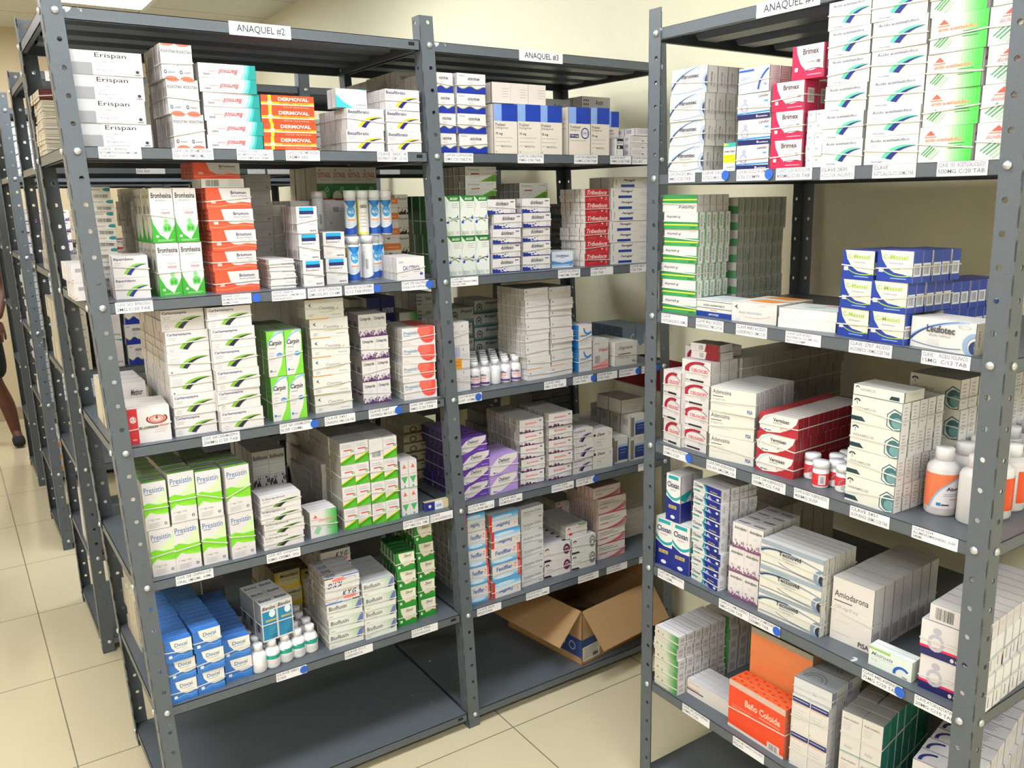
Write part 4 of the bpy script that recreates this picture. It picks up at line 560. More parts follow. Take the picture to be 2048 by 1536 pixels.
# ---------------------------------------------------------------- labels on the shelf lips
PAPER = mat('#e6e4e6', 'paper')
def on_lip(R, k, u, v=None):
    """distance along the shelf lip under pixel column u"""
    z = R.z[k]; p0 = Vector((R.o[0] + R.T(0, 0, z)[0], R.o[1] + R.T(0, 0, z)[1], z)); n = Vector((R.n[0], R.n[1], 0))
    best = None
    lo, hi = -0.1, R.W + 0.1
    for i in range(40):
        mid = (lo + hi) / 2; q = (p0.x + R.d[0] * mid, p0.y + R.d[1] * mid, z)
        if pix(q)[0] < u: lo = mid
        else: hi = mid
    return (lo + hi) / 2
def slip(key, k, u0, u1, lines, dot=None, dy=0.0, big=False, tilt=0.0):
    R = RK[key]; a0, a1 = on_lip(R, k, u0), on_lip(R, k, u1); z = R.z[k]
    if a1 - a0 < .01: return
    w = a1 - a0; h = 0.026 if not big else 0.031
    zc = z - LBT + 0.0135 + dy
    mb = MB()
    g = PT - 0.0008
    def F(u, v, o):
        a = a0 + w * u; d = g - o; x, y = R.T(a, d, z); return (x, y, zc - h / 2 + h * v + tilt * (u - .5))
    mb.poly([F(0, 0, 0), F(1, 0, 0), F(1, 1, 0), F(0, 1, 0)], PAPER)
    mb.poly([F(0, 0, -.0003), F(1, 0, -.0003), F(1, 1, -.0003), F(0, 1, -.0003)], PAPER)
    n = len(lines); ops = []
    for i, t in enumerate(lines):
        if big: ops.append(Tx(.12, .18, .9, .8, t, '#2a2a2e'))
        else:
            lh = 0.8 / max(n, 2); y1 = 0.92 - i * (lh + .04); cw = lh * h * 0.62 * len(t) * 0.95 / w
            ops.append(Tx(.03, y1 - lh * 0.72, .03 + min(.92, cw), y1, t, '#5c5a60'))
    paint(mb, ops, F, 'paper')
    link('shelf_label', mb.data('shelf_label'), R.shelves[k])
    if dot:
        ad = on_lip(R, k, dot); mb = MB()
        vs = []
        for q in range(20):
            a = 2 * math.pi * q / 20; x, y = R.T(ad + .0115 * math.cos(a), g - .0012, z); vs.append((x, y, zc + .0115 * math.sin(a)))
        mb.poly(vs, mat('#2a5fc4', 'paper')); link('round_sticker', mb.data('round_sticker'), R.shelves[k])
for a in [
 ('A', 0, 458, 582, ['ANAQUEL #2'], None, 0, True), ('B', 0, 1039, 1126, ['ANAQUEL #3'], None, 0, True), ('C', 0, 1512, 1640, ['ANAQUEL #1'], None, 0, True),
 ('A', 1, 197, 283, ['CLAVE   A30022', 'BETAMETASONA 8MG/2ML', 'SOL. INY']), ('A', 1, 345, 427, ['CLAVE  2141  BETAMETASONA', 'SOL. INY. 4MG/1ML  C/1']), ('A', 1, 474, 547, ['CLAVE 110108', 'BETAMETASONA/CLOTRIMAZO', 'L/GENTAMICINA CREMA']), ('A', 1, 572, 640, ['CLAVE  2119 BETAMETASONA', 'CREMA 30G']), ('A', 1, 755, 816, ['CLAVE  0655   B', 'BEZAFIBRATO 200MG C/30 TAB']),
 ('B', 1, 889, 947, ['CLAVE 0561 CLORTALIDONA', '50MG C/20 TABLETAS']), ('B', 1, 1036, 1088, ['CLAVE 5551 DABIGATRAN', '75MG C/30 TAB']), ('B', 1, 1149, 1196, ['CLAVE 5552 DABIGATRAN', '110MG C/30 TAB']), ('B', 1, 1221, 1263, ['CLAVE 0657', '10MG C/20 TAB']), ('B', 1, 1265, 1306, ['CLAVE 4241', 'SOL INY']),
 ('A', 2, 231, 306, ['CLAVE  2652  BIPERIDENO', '2MG C/30 TAB']), ('A', 2, 444, 503, ['CLAVE 1210', 'BROMURO DE PINAVERIO', '100MG TAB'], 513), ('A', 2, 544, 612, ['CLAVE  A50074', 'BUDESONIDA .125MG/ML SOL', 'P/INHALACION']), ('A', 2, 616, 684, ['CLAVE  1207 BUTILHIOSCINA', '20MG SOL.INY. C/3 AMP']), ('A', 2, 690, 748, ['CLAVE 1006 CALCIO 500MG', 'C/12 TAB EFERV'], 755), ('A', 2, 804, 858, ['CLAVE 1095 CALCITRIOL', '0.25ug C/50 CAPSULAS'], 859),
 ('B', 2, 902, 957, ['CLAVE 2431', 'DEXTROMETORFANO 300MG', 'JARABE 120ML']), ('B', 2, 1117, 1161, ['CLAVE 3417 DICLOFENACO', '75MG/3ML C/2 AMP']), ('B', 2, 1182, 1227, ['COMPLEJO B', 'C/30 TAB']), ('B', 2, 1261, 1305, ['CLAVE 4202', 'C/50 TAB']),
 ('A', 3, 405, 480, ['CLAVE  2608 CARBAMAZEPINA', '200MG C/20 TAB']), ('A', 3, 560, 625, ['CLAVE  2609 CARBAMAZEPINA', 'SUSP 120ML'], 629), ('A', 3, 650, 711, ['CLAVE 5451', 'CINARIZINA 75MG C/60 TAB']), ('A', 3, 738, 796, ['CLAVE 2247', 'CINITAPRIDA 1MG C/25 TAB'], 797), ('A', 3, 820, 875, ['CLAVE  2247  CISAPRIDA', '5MG C/30 TAB']),
 ('B', 3, 915, 964, ['CLAVE 5940 IBUPROFENO', 'SUSP 120ML'], 957), ('B', 3, 1089, 1133, ['CLAVE 5450', '5MG C/30 TAB']), ('B', 3, 1147, 1187, ['CLAVE 4025', 'C/60 TAB'], 1187), ('B', 3, 1195, 1235, ['CLAVE 4263', 'C/30 TAB']), ('B', 3, 1239, 1277, ['CLAVE 0502', 'DIGOXINA'], 1276), ('B', 3, 1284, 1312, ['CLAVE 0503', 'C/1'], 1316),
 ('A', 4, 352, 427, ['CLAVE  2208  CISAPRIDA SUSP', 'ORAL 1MG/ML  60ML']), ('A', 4, 534, 601, ['CLAVE  0872  CLIOQUINOL', '30MG CREMA  20G']), ('A', 4, 807, 859, ['CLAVE 0801 CLORANFENICOL', 'OFT 5MG SOL 10ML']), ('A', 4, 861, 906, ['CLAVE', 'CLORANFENICOL']),
 ('B', 4, 937, 989, ['CLAVE 4432', 'ESCITALOPRAM 10MG C/28']), ('B', 4, 999, 1045, ['CLAVE 4433', 'ESOMEPRAZOL 20MG']), ('B', 4, 1104, 1148, ['CLAVE 2304', 'ESPIRONOLACTONA 25MG']), ('B', 4, 1153, 1190, ['CLAVE 2501', 'C/30 TAB'], 1191), ('B', 4, 1277, 1297, ['CLAVE']),
 ('A', 5, 553, 614, ['CLAVE 0801', 'C/60'], 608), ('A', 5, 690, 746, ['CLAVE 3111', 'DIFENIDOL']), ('A', 5, 824, 876, ['CLAVE 0906', 'DISFONADOL']),
 ('B', 5, 955, 1003, ['CLAVE 2624', 'FENITOINA']), ('B', 5, 1053, 1099, ['CLAVE 0525', 'FENITOINA 100MG']), ('B', 5, 1157, 1198, ['CLAVE 4024', 'FINASTERIDA']), ('B', 5, 1214, 1255, ['CLAVE 4483', 'FLUOXETINA']), ('B', 5, 1279, 1296, ['CLAVE']),
 ('C', 1, 1336, 1389, ['CLAVE 624 ACENOCUMAROL', '4MG C/20 TAB'], None, .004), ('C', 1, 1403, 1449, ['CLAVE 2302', 'ACETAZOLAMIDA C/20'], 1450, .004), ('C', 1, 1472, 1536, ['CLAVE 4263 ACICLOVIR 200MG', 'C/25 COMPR.'], 1537, .003), ('C', 1, 1551, 1623, ['CLAVE  2126  ACICLOVIR', '400MG C/35 TAB'], None, .002), ('C', 1, 1640, 1708, ['CLAVE 2830', 'ACICLOVIR UNGUENTO']), ('C', 1, 1744, 1831, ['CLAVE', 'ACETILSALICILICO 500MG TAB']), ('C', 1, 1873, 1975, ['CLAVE  103   ACETILSALICILICO', '500MG C/20 TAB']),
 ('C', 2, 1322, 1374, ['CLAVE', 'ACETILSALICILICO 100MG']), ('C', 2, 1391, 1446, ['CLAVE 4063. ACIDO', 'ALENDRONICO 70MG C/4 TAB']), ('C', 2, 1471, 1533, ['CLAVE 4083 ACIDO', 'ALENDRONICO 10MG C/30']), ('C', 2, 1570, 1641, ['CLAVE 5229 ACIDO', 'ASCORBICO 1G/10ML SOL.', 'INY. C/6 AMP.']), ('C', 2, 1697, 1783, ['CLAVE  2707  ACIDO', 'ASCORBICO 100MG C/20 TAB']), ('C', 2, 1842, 1940, ['CLAVE      ACIDO FOLINICO', '15MG  C/12 TAB']),
 ('C', 3, 1326, 1375, ['CLAVE 2106 ACITRETINA', '25MG C/20'], 1377), ('C', 3, 1412, 1471, ['CLAVE 5099 ADENOSINA', 'SOL INY 6MG/2ML C/6']), ('C', 3, 1503, 1570, ['CLAVE 1344 ALBENDAZOL', '200MG C/2 TAB']), ('C', 3, 1587, 1657, ['CLAVE A10037 ALBENDAZOL', '400MG SUSP']), ('C', 3, 1699, 1778, ['CLAVE 3451', 'ALOPURINOL 300MG C/20 TAB']), ('C', 3, 1823, 1915, ['CLAVE 2224', 'ALUMINIO/MAGNESIO  SUSP', '240ML']),
 ('C', 4, 1315, 1367, ['CLAVE 2463 AMBROXOL', 'SOL 120ML']), ('C', 4, 1437, 1497, ['CLAVE 2111 AMLODIPINO', '5MG C/30 TAB']), ('C', 4, 1498, 1559, ['CLAVE 4110 AMIODARONA', '200MG TAB'], 1553), ('C', 4, 1723, 1803, ['CLAVE 4480 ASPERINEL', '75MG C/20 TAB'], 1799), ('C', 4, 1828, 1914, ['CLAVE ATORVASTATINA', '20MG C/10 TAB']),
 ('C', 5, 1364, 1418, ['CLAVE 3461 AZATIOPRINA', '50MG C/50']), ('C', 5, 1465, 1527, ['CLAVE 0871 BAÑO COLOIDE', 'POLVO']),
 ('N1', 0, 90, 150, ['ANAQUEL'], None, 0, True), ('N1', 1, 272, 330, ['CLAVE', 'SOL INY']), ('N1', 1, 495, 530, ['SOL. INY 1ML']), ('N1', 1, 535, 580, ['CLAVE  C/10 TAB']), ('O1', 1, 760, 800, ['CLAVE']),
]: slip(*a)

# ---------------------------------------------------------------- cartons in stacks
ORD = ['bottom', 'second', 'third', 'fourth', 'fifth', 'sixth', 'seventh', 'eighth', 'ninth', 'tenth', 'eleventh', 'twelfth', 'thirteenth', 'fourteenth', 'fifteenth', 'sixteenth', 'seventeenth', 'eighteenth']
BANDM = mat('#d9d4cb', 'matt')
KIND = dict(matin='navy_base_carton', spine='cream_spine_carton', redlid='cream_spine_carton', erispan='betamethasone_carton', roixotan='orange_arc_carton', barmicil='cream_tube_carton', dermoval='orange_cream_carton', beza='bezafibrate_carton', hergu='cyan_corner_carton', cartonwall='plain_grey_carton',
 smallwhite='small_white_carton', biper='biperiden_carton', bromhex='cough_syrup_carton', briomon='pinaverium_carton', barcode='barcode_carton', greyflat='grey_carton', budes='budesonide_carton', excos='blue_bar_carton', dotagil='green_tablet_carton',
 orange4='orange_top_carton', pagli='speckled_carton', calcitriol='calcitriol_carton', cotar='tan_carton', arrow='beige_carton', blopress='ripple_ring_carton', carba='carbamazepine_carton', carpin='green_syrup_carton', cinar='cinnarizine_carton',
 cinit='cinitapride_carton', phart='navy_injection_carton', greenfade='green_fade_carton', axtin='dotted_carton', presred='red_disc_carton', presgreen='green_wave_carton', clioq='clioquinol_carton', metoc='speckled_foot_carton', clotri='clotrimazole_carton',
 clopi='clopidogrel_carton', tric='eye_drops_carton', tube='ointment_carton', indanet='gear_mark_carton', docsi='blue_capsule_carton', bioflu='leaf_print_carton', kyg='red_oval_carton', sixol='green_cream_carton', blendox='blue_syrup_carton',
 monk='round_figure_carton', yellowb='yellow_carton', wavy='wave_print_carton', prad='dabigatran_carton', pradb='dabigatran_carton', plain='plain_cream_carton', blackbox='black_band_carton', tiny='tiny_white_carton', brudex='pale_syrup_carton',
 dicgreen='green_corner_carton', diclo='diclofenac_carton', dicblue='blue_ampoule_carton', dark='dark_carton', tribed='red_vitamin_carton', fenagel='blue_bar_white_carton', kbox='slim_white_carton', karrow='gold_arc_carton', bluec='blue_side_carton',
 vidax='pink_wave_carton', digox='digoxin_carton', bluebk='dim_blue_carton', brupacil='gear_print_carton', debisor='purple_carton', debisorl='lilac_carton', espiro='spironolactone_carton', swnavy='violet_swoosh_carton', zient='round_mark_carton',
 bluelab='navy_panel_carton', slim='thin_white_carton', fenif='blue_cloud_carton', fenit='phenytoin_carton', umbrella='umbrella_mark_carton', umbgrey='grey_ring_carton', heart='red_heart_carton', pink='pink_stripe_carton', fitro='ellipse_band_carton',
 aceta='yellow_carton', landvir='navy_foot_carton', isavir='pale_blue_carton', brimex='magenta_carton', acetil='aspirin_carton', acidog='green_aspirin_carton', acidow='hatched_aspirin_carton', aspi='green_foot_carton', aspig='shaded_green_foot_carton',
 apotex='blue_foot_carton', alend='alendronate_carton', ascor='ascorbic_acid_carton', cmessel='royal_blue_carton', leufo='folinic_acid_carton', celoc='red_crescent_carton', celot='dark_red_carton', adeno='adenosine_carton', vermis='red_tablet_carton',
 arram='hexagon_carton', arramt='flat_hexagon_carton', cloxb='navy_syrup_carton', cloxf='flat_navy_carton', amlo='amlodipine_carton', tecno='long_cream_carton', amiod='amiodarone_carton', matrux='pale_green_carton', bacte='pink_stripe_foot_carton',
 gfade='dark_green_fade_carton', flat='low_white_carton', bano='bath_powder_carton', peach='peach_carton', navyband='navy_head_carton', swirl='swirl_carton', teal='teal_side_carton', whiteblue='blue_curl_carton')
CARTONS = []; BANDS = []; SHF = dict(A=0.5, B=0.75, C=1.0); WID = [1.0]
STK = {}; DBG = False
def band(w, d, h, x, y, z, par_loc, rz, label, grp, tilt=0.0, vertical=False):
    mb = MB(); t = 0.0010; g = 0.0008; th_ = 0.0012
    if vertical:   # over top, round front and back
        pts = [(x, -g, z), (x + tilt, -g, z + h + g), (x + tilt, d + g, z + h + g), (x, d + g, z)]
        nrm = [(0, -1, 0), (0, 0, 1), (0, 1, 0)]
        mb.box(x - t, -g - t, z + .0005, x + t, -g, z + h, BANDM); mb.box(x - t, -g - t, z + h + .0002, x + t, d + g + t, z + h + .0002 + t, BANDM); mb.box(x - t, d + g, z + .0005, x + t, d + g + t, z + h, BANDM)
    else:
        z0, z1 = z + h * 0.45 - tilt, z + h * 0.45 + tilt
        def seg(a, b, za, zb):
            dx, dy = b[0] - a[0], b[1] - a[1]; l = math.hypot(dx, dy); nx, ny = dy / l * t, -dx / l * t
            vs = [(a[0], a[1], za - th_), (a[0] + nx, a[1] + ny, za - th_), (b[0] + nx, b[1] + ny, zb - th_), (b[0], b[1], zb - th_), (a[0], a[1], za + th_), (a[0] + nx, a[1] + ny, za + th_), (b[0] + nx, b[1] + ny, zb + th_), (b[0], b[1], zb + th_)]
            mb.mesh(vs, [(0, 1, 2, 3), (4, 5, 6, 7), (0, 1, 5, 4), (1, 2, 6, 5), (2, 3, 7, 6), (3, 0, 4, 7)], BANDM)
        A, B, C_, D_ = (x - g, y - g), (x + w + g, y - g), (x + w + g, y + d + g), (x - g, y + d + g)
        seg(A, B, z0, z1); seg(B, C_, z1, z1); seg(C_, D_, z1, z0); seg(D_, A, z0, z0)
    return link('rubber_band', mb.data('rubber_band'), None, par_loc, rz, label=label, category='rubber band', group=grp)
def place(O, rz, W, Htot, nh, nc, nd, dep, art, look, name='medicine_carton', cat='medicine carton', sh=None, bands=True, fr=1.0, arts=None, tilt=0, miss=(), bt=None, wj=1.0, vb=False, cc=False):
    """nh layers, nc columns, nd rows back; every carton an object, all of one print share a mesh"""
    w = W / nc; h = Htot / nh; meshes = {}
    rr = random.Random(sum(map(ord, look)))
    cz, sz_ = math.cos(rz), math.sin(rz)
    grp = look
    name = KIND.get(art, name)
    for l in range(nh):
        a_l = (arts or {}).get(l, art)
        for c in range(nc):
            dx = (sh[l] * WID[0] if sh and l < len(sh) else 0) + rr.uniform(-.0028, .0028) * (wj if nc == 1 else .2); dyy = rr.uniform(0, .004) * wj; ra = rr.uniform(-.02, .02) * wj if nc == 1 else rr.uniform(-.005, .005) * wj
            a_c = (arts or {}).get((l, c), a_l)
            rot = rz + ra
            bx = O[0] + cz * (c * w + dx) - sz_ * dyy; by = O[1] + sz_ * (c * w + dx) + cz * dyy; bz = O[2] + l * h + .0002
            n_here = nd if (l, c) not in (bt or {}) else bt[(l, c)]
            for k in range(n_here):
                if (l, c, k) in miss: continue
                a_k = (arts or {}).get((l, c, k), a_c if k == 0 or not cc else a_c)
                key = (a_k,)
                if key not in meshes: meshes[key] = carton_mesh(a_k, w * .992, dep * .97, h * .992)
                jx = rr.uniform(-.0012, .0012) * wj if k else 0
                px = bx + math.cos(rot) * jx - math.sin(rot) * k * dep; py = by + math.sin(rot) * jx + math.cos(rot) * k * dep
                t = [look]
                if nh > 1: t.append(('top' if l == nh - 1 else ORD[l]) + ' layer')
                if nc > 1: t.append(ORD[c].replace('bottom', 'first') + ' column')
                if nd > 1: t.append('front' if k == 0 else 'rearmost' if k == nd - 1 else ORD[k] + ' in')
                if nd > 1 and k and nc > 1: t[-1] = t[-1].replace(' in', ' back')
                if len((' '.join(t)).split()) > 16: t = [t[0]] + [q.replace(' layer', '-high').replace(' column', '-file').replace(' back', '').replace(' in', '') for q in t[1:]]
                lab = t[0] + (', ' + ' '.join(t[1:]) if len(t) > 1 else '')
                o = link(name, meshes[key], None, (px, py, bz), rot, label=lab, category=cat, group='stack: ' + look)
                CARTONS.append((o, w * .992, dep * .97, h * .992))
            if bands and n_here > 1 and not (nc > 1 and c % 2):
                nb = 2 if (nc > 1 and c + 1 < nc) else 1
                lb = 'thin rubber band around %s, %s layer' % (look.split(' on the')[0], ORD[l])
                if nc > 2: lb += ' column ' + ORD[c].replace('bottom', 'first')
                lb = ' '.join(lb.split()[:16])
                bo = band(w * (nb if nc > 1 else 1), dep * n_here, h, 0, 0, 0, (bx, by, bz), rot, lb, 'bands: ' + look, rr.uniform(-.1, .1) * h); BANDS.append((bo, len(CARTONS) - n_here, len(CARTONS)))
def S(key, k, L, Rr, top, nh, nc, nd, dep, art, look, z=0.0, o=None, topR=False, **kw):
    """a stack whose front foot runs between two points of the shelf (given as photo columns and rows on it)"""
    R = RK[key]; zs = R.z[k] + LT + z; WID[0] = SHF[key]
    if o is None and zs < CAM[2] - 0.1:
        A = atz(L[0], L[1], zs); B = atz(Rr[0], Rr[1], zs)
    else:
        p0 = Vector((R.o[0] + R.T(0, 0, zs)[0], R.o[1] + R.T(0, 0, zs)[1], zs)) + Vector((R.n[0], R.n[1], 0)) * (o if o is not None else 0.008); n = Vector((R.n[0], R.n[1], 0))
        A = atplane(L[0], L[1], p0, n); B = atplane(Rr[0], Rr[1], p0, n)
    A.z = B.z = zs
    # keep the foot on the shelf
    def dep_of(Q): return (Q.x - R.o[0] - R.lean[0] * zs) * R.n[0] + (Q.y - R.o[1] - R.lean[1] * zs) * R.n[1]
    for Q in (A, B):
        dd = dep_of(Q)
        if dd < 0.004: Q.x += R.n[0] * (.004 - dd); Q.y += R.n[1] * (.004 - dd)
    ra = math.atan2(B.y - A.y, B.x - A.x); ref = math.atan2(R.d[1], R.d[0])
    da = (ra - ref + math.pi) % (2 * math.pi) - math.pi
    lim = kw.pop('ang', 0.09 if nd * dep < .17 or key == 'C' else .025); da = max(-lim, min(lim, da)); W = (B - A).length; rz = ref + da
    Q = A if not topR else B; px, py = top if isinstance(top, tuple) else (None, top)
    lo, hi = 0.005, 0.6
    for _ in range(40):
        m = (lo + hi) / 2
        if pix((Q.x, Q.y, Q.z + m))[1] > py: lo = m
        else: hi = m
    H = (lo + hi) / 2; H = min(H, kw.pop('hmax', 9))
    lim_d = R.D - 0.01 - max(dep_of(A), dep_of(B)); 
    while nd > 1 and nd * dep > lim_d: nd -= 1
    if z == 0 and k > 0: H = min(H, R.z[k - 1] - LBT - .004 - zs)
    place((A.x, A.y, zs), rz, W, H, nh, nc, nd, dep, art, look, **kw)
    STK[look] = (A, B, H, rz)
    return A, B, H, rz
def SB(key, k, o, TL, TR, nh, nc, nd, dep, art, look, yb=None, ang=0.0, **kw):
    """a stack set back o metres from the shelf edge, its top front edge given"""
    R = RK[key]; zs = R.z[k] + LT
    if DBG: print('SB', look)
    p0 = Vector((R.o[0] + R.T(0, 0, zs)[0], R.o[1] + R.T(0, 0, zs)[1], zs)) + Vector((R.n[0], R.n[1], 0)) * o; n = Vector((R.n[0], R.n[1], 0))
    A = atplane(TL[0], TL[1], p0, n); B = atplane(TR[0], TR[1], p0, n)
    zt = A.z
    if k > 0: zt = min(zt, R.z[k - 1] - LBT - .004)
    zb = zs
    if yb is not None: zb = max(zs, atplane(TL[0], yb, p0, n).z)
    W = math.hypot(B.x - A.x, B.y - A.y)
    while nd > 1 and o + nd * dep > R.D - .01: nd -= 1
    place((A.x, A.y, zb), math.atan2(R.d[1], R.d[0]) + ang, W, zt - zb, nh, nc, nd, dep, art, look, **kw)
    return A, B, zt - zb
# ================================================================ rack A (ANAQUEL #2)
AMP, OINT, SYR, DROP, CAPS = 'ampoule_carton', 'ointment_carton', 'syrup_carton', 'drops_carton', 'capsule_carton'
S('A', 1, (150, 291), (307, 293), 108, 4, 1, 3, .055, 'erispan', 'long white ampoule carton with grey end', name=AMP, cat='ampoule carton', topR=True, sh=[0, -.018, -.014, -.005], bands=False)
S('A', 1, (351, 295), (413, 294), 91, 3, 2, 7, .024, 'roixotan', 'white carton with orange arcs top and bottom', topR=True, sh=[0, -.012, -.028])
S('A', 1, (417, 295), (529, 297), 133, 6, 1, 1, .16, 'barmicil', 'white cream carton with teal end, print upside down', name=OINT, cat='ointment carton', topR=True, sh=[0, 0, -.008, -.009, -.012, -.015], bands=False)
S('A', 1, (531, 298), (636, 300), 194, 4, 1, 1, .15, 'dermoval', 'bright orange cream carton with yellow stripe', name=OINT, cat='ointment carton', topR=True, sh=[0, 0, -.004, -.008])
S('A', 1, (696, 302), (771, 303), (700, 215), 2, 1, 5, .038, 'beza', 'white carton, yellow and navy swoosh, beside the tilted one', sh=[0, .003])
SB('A', 1, .02, (671, 176), (733, 172), 1, 1, 2, .03, 'hergu', 'tilted white carton with light blue corner', yb=214, bands=False)
S('A', 1, (777, 305), (845, 305), (779, 177), 3, 1, 6, .034, 'beza', 'white carton, yellow and navy swoosh, beside the middle post', sh=[0, 0, -.006])
SB('A', 1, .30, (733, 162), (786, 162), 5, 1, 4, .05, 'cartonwall', 'plain grey-white carton behind the yellow swoosh stacks')
SB('A', 1, .24, (791, 142), (838, 140), 5, 1, 6, .036, 'smallwhite', 'plain white carton in the tall stack by the middle post')
SB('A', 1, .30, (296, 165), (350, 166), 6, 1, 2, .08, 'cartonwall', 'grey carton behind the orange arc cartons', bands=False)
SB('A', 1, .34, (78, 178), (118, 178), 6, 1, 4, .045, 'spine', 'cream carton with dark red lid at the corner post', arts={5: 'redlid'})
SB('A', 2, .10, (140, 529), (182, 528), 2, 1, 8, .02, 'smallwhite', 'low white carton behind the corner post', bands=False)
# level 2
S('A', 2, (231, 600), (302, 596.6), (225.5, 513.5), 2, 1, 6, .022, 'biper', 'white carton with lime and blue swoosh by the post')
S('A', 2, (322, 594), (411, 587), (307, 376), 2, 2, 4, .045, 'bromhex', 'tall white and green cough syrup carton', name=SYR, cat='syrup carton', sh=[0, -.006])
A_, B_, H_, r_z = S('A', 2, (435, 586), (522, 579), (407, 376), 5, 1, 6, .026, 'briomon', 'orange and white tablet carton in the tall stack', sh=[0, -.004, -.007, -.012, -.018])
place((A_.x - .012, A_.y, A_.z + H_ + .0005), r_z, (B_ - A_).length * .95, .022, 1, 1, 1, .07, 'barcode', 'thin white carton showing its barcode, above the orange stack', bands=False)
place((A_.x - .022, A_.y + .03, A_.z + H_ + .023), r_z + .02, (B_ - A_).length * 1.05, .04, 1, 1, 3, .03, 'briomon', 'orange and white carton lying on the barcode carton', bands=False)
SB('A', 2, .22, (489, 349), (539, 349), 7, 1, 2, .09, 'greyflat', 'plain grey carton behind the orange stack', bands=False)
SB('A', 2, .25, (543, 410), (574, 410), 4, 1, 8, .03, 'cartonwall', 'dull carton behind the upside-down ampoule cartons')
S('A', 2, (543, 578), (595, 575), (539, 520), 4, 1, 2, .09, 'budes', 'flat white ampoule carton with upside-down print', name=AMP, cat='ampoule carton', sh=[0, .002, .003, 0], vb=True)
S('A', 2, (608, 574), (649, 571.6), (595, 413), 3, 1, 7, .022, 'excos', 'white ampoule carton with two blue bars, taller stack', name=AMP, cat='ampoule carton', sh=[0, -.006, -.013])
S('A', 2, (653, 569), (697.5, 567), (653, 464.5), 2, 1, 6, .022, 'excos', 'white ampoule carton with two blue bars, shorter stack', name=AMP, cat='ampoule carton')
SB('A', 2, .27, (581, 402), (732, 402), 3, 4, 5, .05, 'smallwhite', 'white carton under the dull green cartons at the back', bands=False)
_a, _b2, _h = SB('A', 2, .28, (632, 332), (752, 331), 1, 4, 5, .045, 'dotagil', 'dull white and dark green carton up at the back', yb=400, bands=False)
SB('A', 2, .22, (753, 397), (797, 400), 5, 1, 3, .04, 'orange4', 'small white carton with orange top band')
SB('A', 2, .24, (790, 389), (816, 390), 4, 1, 3, .05, 'pagli', 'cream carton with speckled foot behind the tubes', bands=False)
S('A', 2, (795, 562), (866, 561), (787, 515), 1, 1, 6, .026, 'calcitriol', 'white CALCITRIOL carton by the middle post', name=CAPS, cat='capsule carton')
SB('A', 2, .20, (166, 374), (221, 376), 9, 1, 10, .03, 'cotar', 'tan carton with teal drop and barcode behind the post', arts={i: 'cotar' for i in range(9)})
SB('A', 2, .26, (258, 376), (284, 376), 8, 1, 6, .035, 'arrow', 'beige carton with small arrow behind the syrup cartons')
# level 3
S('A', 3, (264, 890), (348, 880.6), (252, 820), 1, 1, 5, .026, 'blopress', 'white and red tablet carton with ripple rings')
S('A', 3, (353, 875), (439, 865), 607, 6, 1, 10, .034, 'carba', 'carbamazepine carton with green-navy swoosh, post side stack', arts={2: 'carbab', 3: 'carbab'}, sh=[0, 0, -.006, -.006, -.004, -.012], wj=1)
S('A', 3, (443, 865), (526, 850), 607, 6, 1, 6, .034, 'carba', 'carbamazepine carton with green-navy swoosh, beside green syrup', sh=[0, 0, 0, -.003, -.008, -.012])
S('A', 3, (548, 844), (616, 833.5), (529, 664), 2, 2, 5, .045, 'carpin', 'bright green and white syrup carton', name=SYR, cat='syrup carton', sh=[0, -.004])
S('A', 3, (632, 828), (707, 817), (607, 600), 6, 1, 6, .03, 'cinar', 'cream-white carton with bird mark and gold arc', sh=[0, -.001, -.003, -.004, -.006, -.018])
S('A', 3, (729, 810), (786, 803), (711, 630), 4, 2, 4, .045, 'cinit', 'small white carton with purple blots', sh=[0, 0, -.003, -.009])
S('A', 3, (809, 802), (876, 794), (808, 658), 4, 1, 6, .026, 'presred', 'white tablet carton with red disc', sh=[0, 0, -.001, -.001])
SB('A', 3, .27, (733, 596), (789, 594), 1, 2, 3, .05, 'phart', 'navy and cream injection carton at the back', bands=False)
SB('A', 3, .25, (797, 626), (834, 628), 3, 1, 3, .05, 'greenfade', 'cream carton fading to green at the back', bands=False)
SB('A', 3, .30, (833, 588), (872, 588), 6, 1, 4, .05, 'axtin', 'cream carton with rows of black dots at the back')
SB('A', 3, .32, (700, 600), (728, 600), 6, 1, 3, .06, 'cartonwall', 'dim carton behind the purple blot cartons', bands=False)
# level 4
S('A', 4, (305, 1156), (353, 1146.5), (285, 968), 2, 1, 11, .04, 'presgreen', 'syrup carton with green wave, nearest the corner post', name=SYR, cat='syrup carton', bands=True)
S('A', 4, (354, 1146), (405, 1133), (334, 950), 2, 1, 11, .04, 'presgreen', 'syrup carton with green wave, second file from the post', name=SYR, cat='syrup carton')
S('A', 4, (410, 1132), (459, 1121), (392, 945), 2, 1, 11, .04, 'presgreen', 'syrup carton with green wave, third file from the post', name=SYR, cat='syrup carton')
S('A', 4, (467, 1120), (514, 1107), (448, 936), 2, 1, 4, .04, 'presgreen', 'syrup carton with green wave, next to the cream cartons', name=SYR, cat='syrup carton')
S('A', 4, (531.5, 1103), (611, 1084), (517, 997), 4, 1, 3, .028, 'clioq', 'white cream carton with olive and black swoosh', name=OINT, cat='ointment carton', sh=[0, -.002, -.004, -.006])
SB('A', 4, .25, (503, 906), (569, 904), 2, 2, 5, .045, 'metoc', 'dim white carton with speckled foot at the back', bands=False)
SB('A', 4, .16, (643, 930), (668, 922), 7, 1, 6, .045, 'cartonwall', 'plain carton in the side wall of the deep white block', bands=False)
SB('A', 4, .40, (592, 872), (640, 869), 5, 2, 2, .05, 'cartonwall', 'plain carton stacked against the back of the fifth shelf', bands=False)
S('A', 4, (623, 1078), (676, 1064.5), (611, 1026), 1, 1, 4, .02, 'clotri', 'white cream carton fading to green', name=OINT, cat='ointment carton')
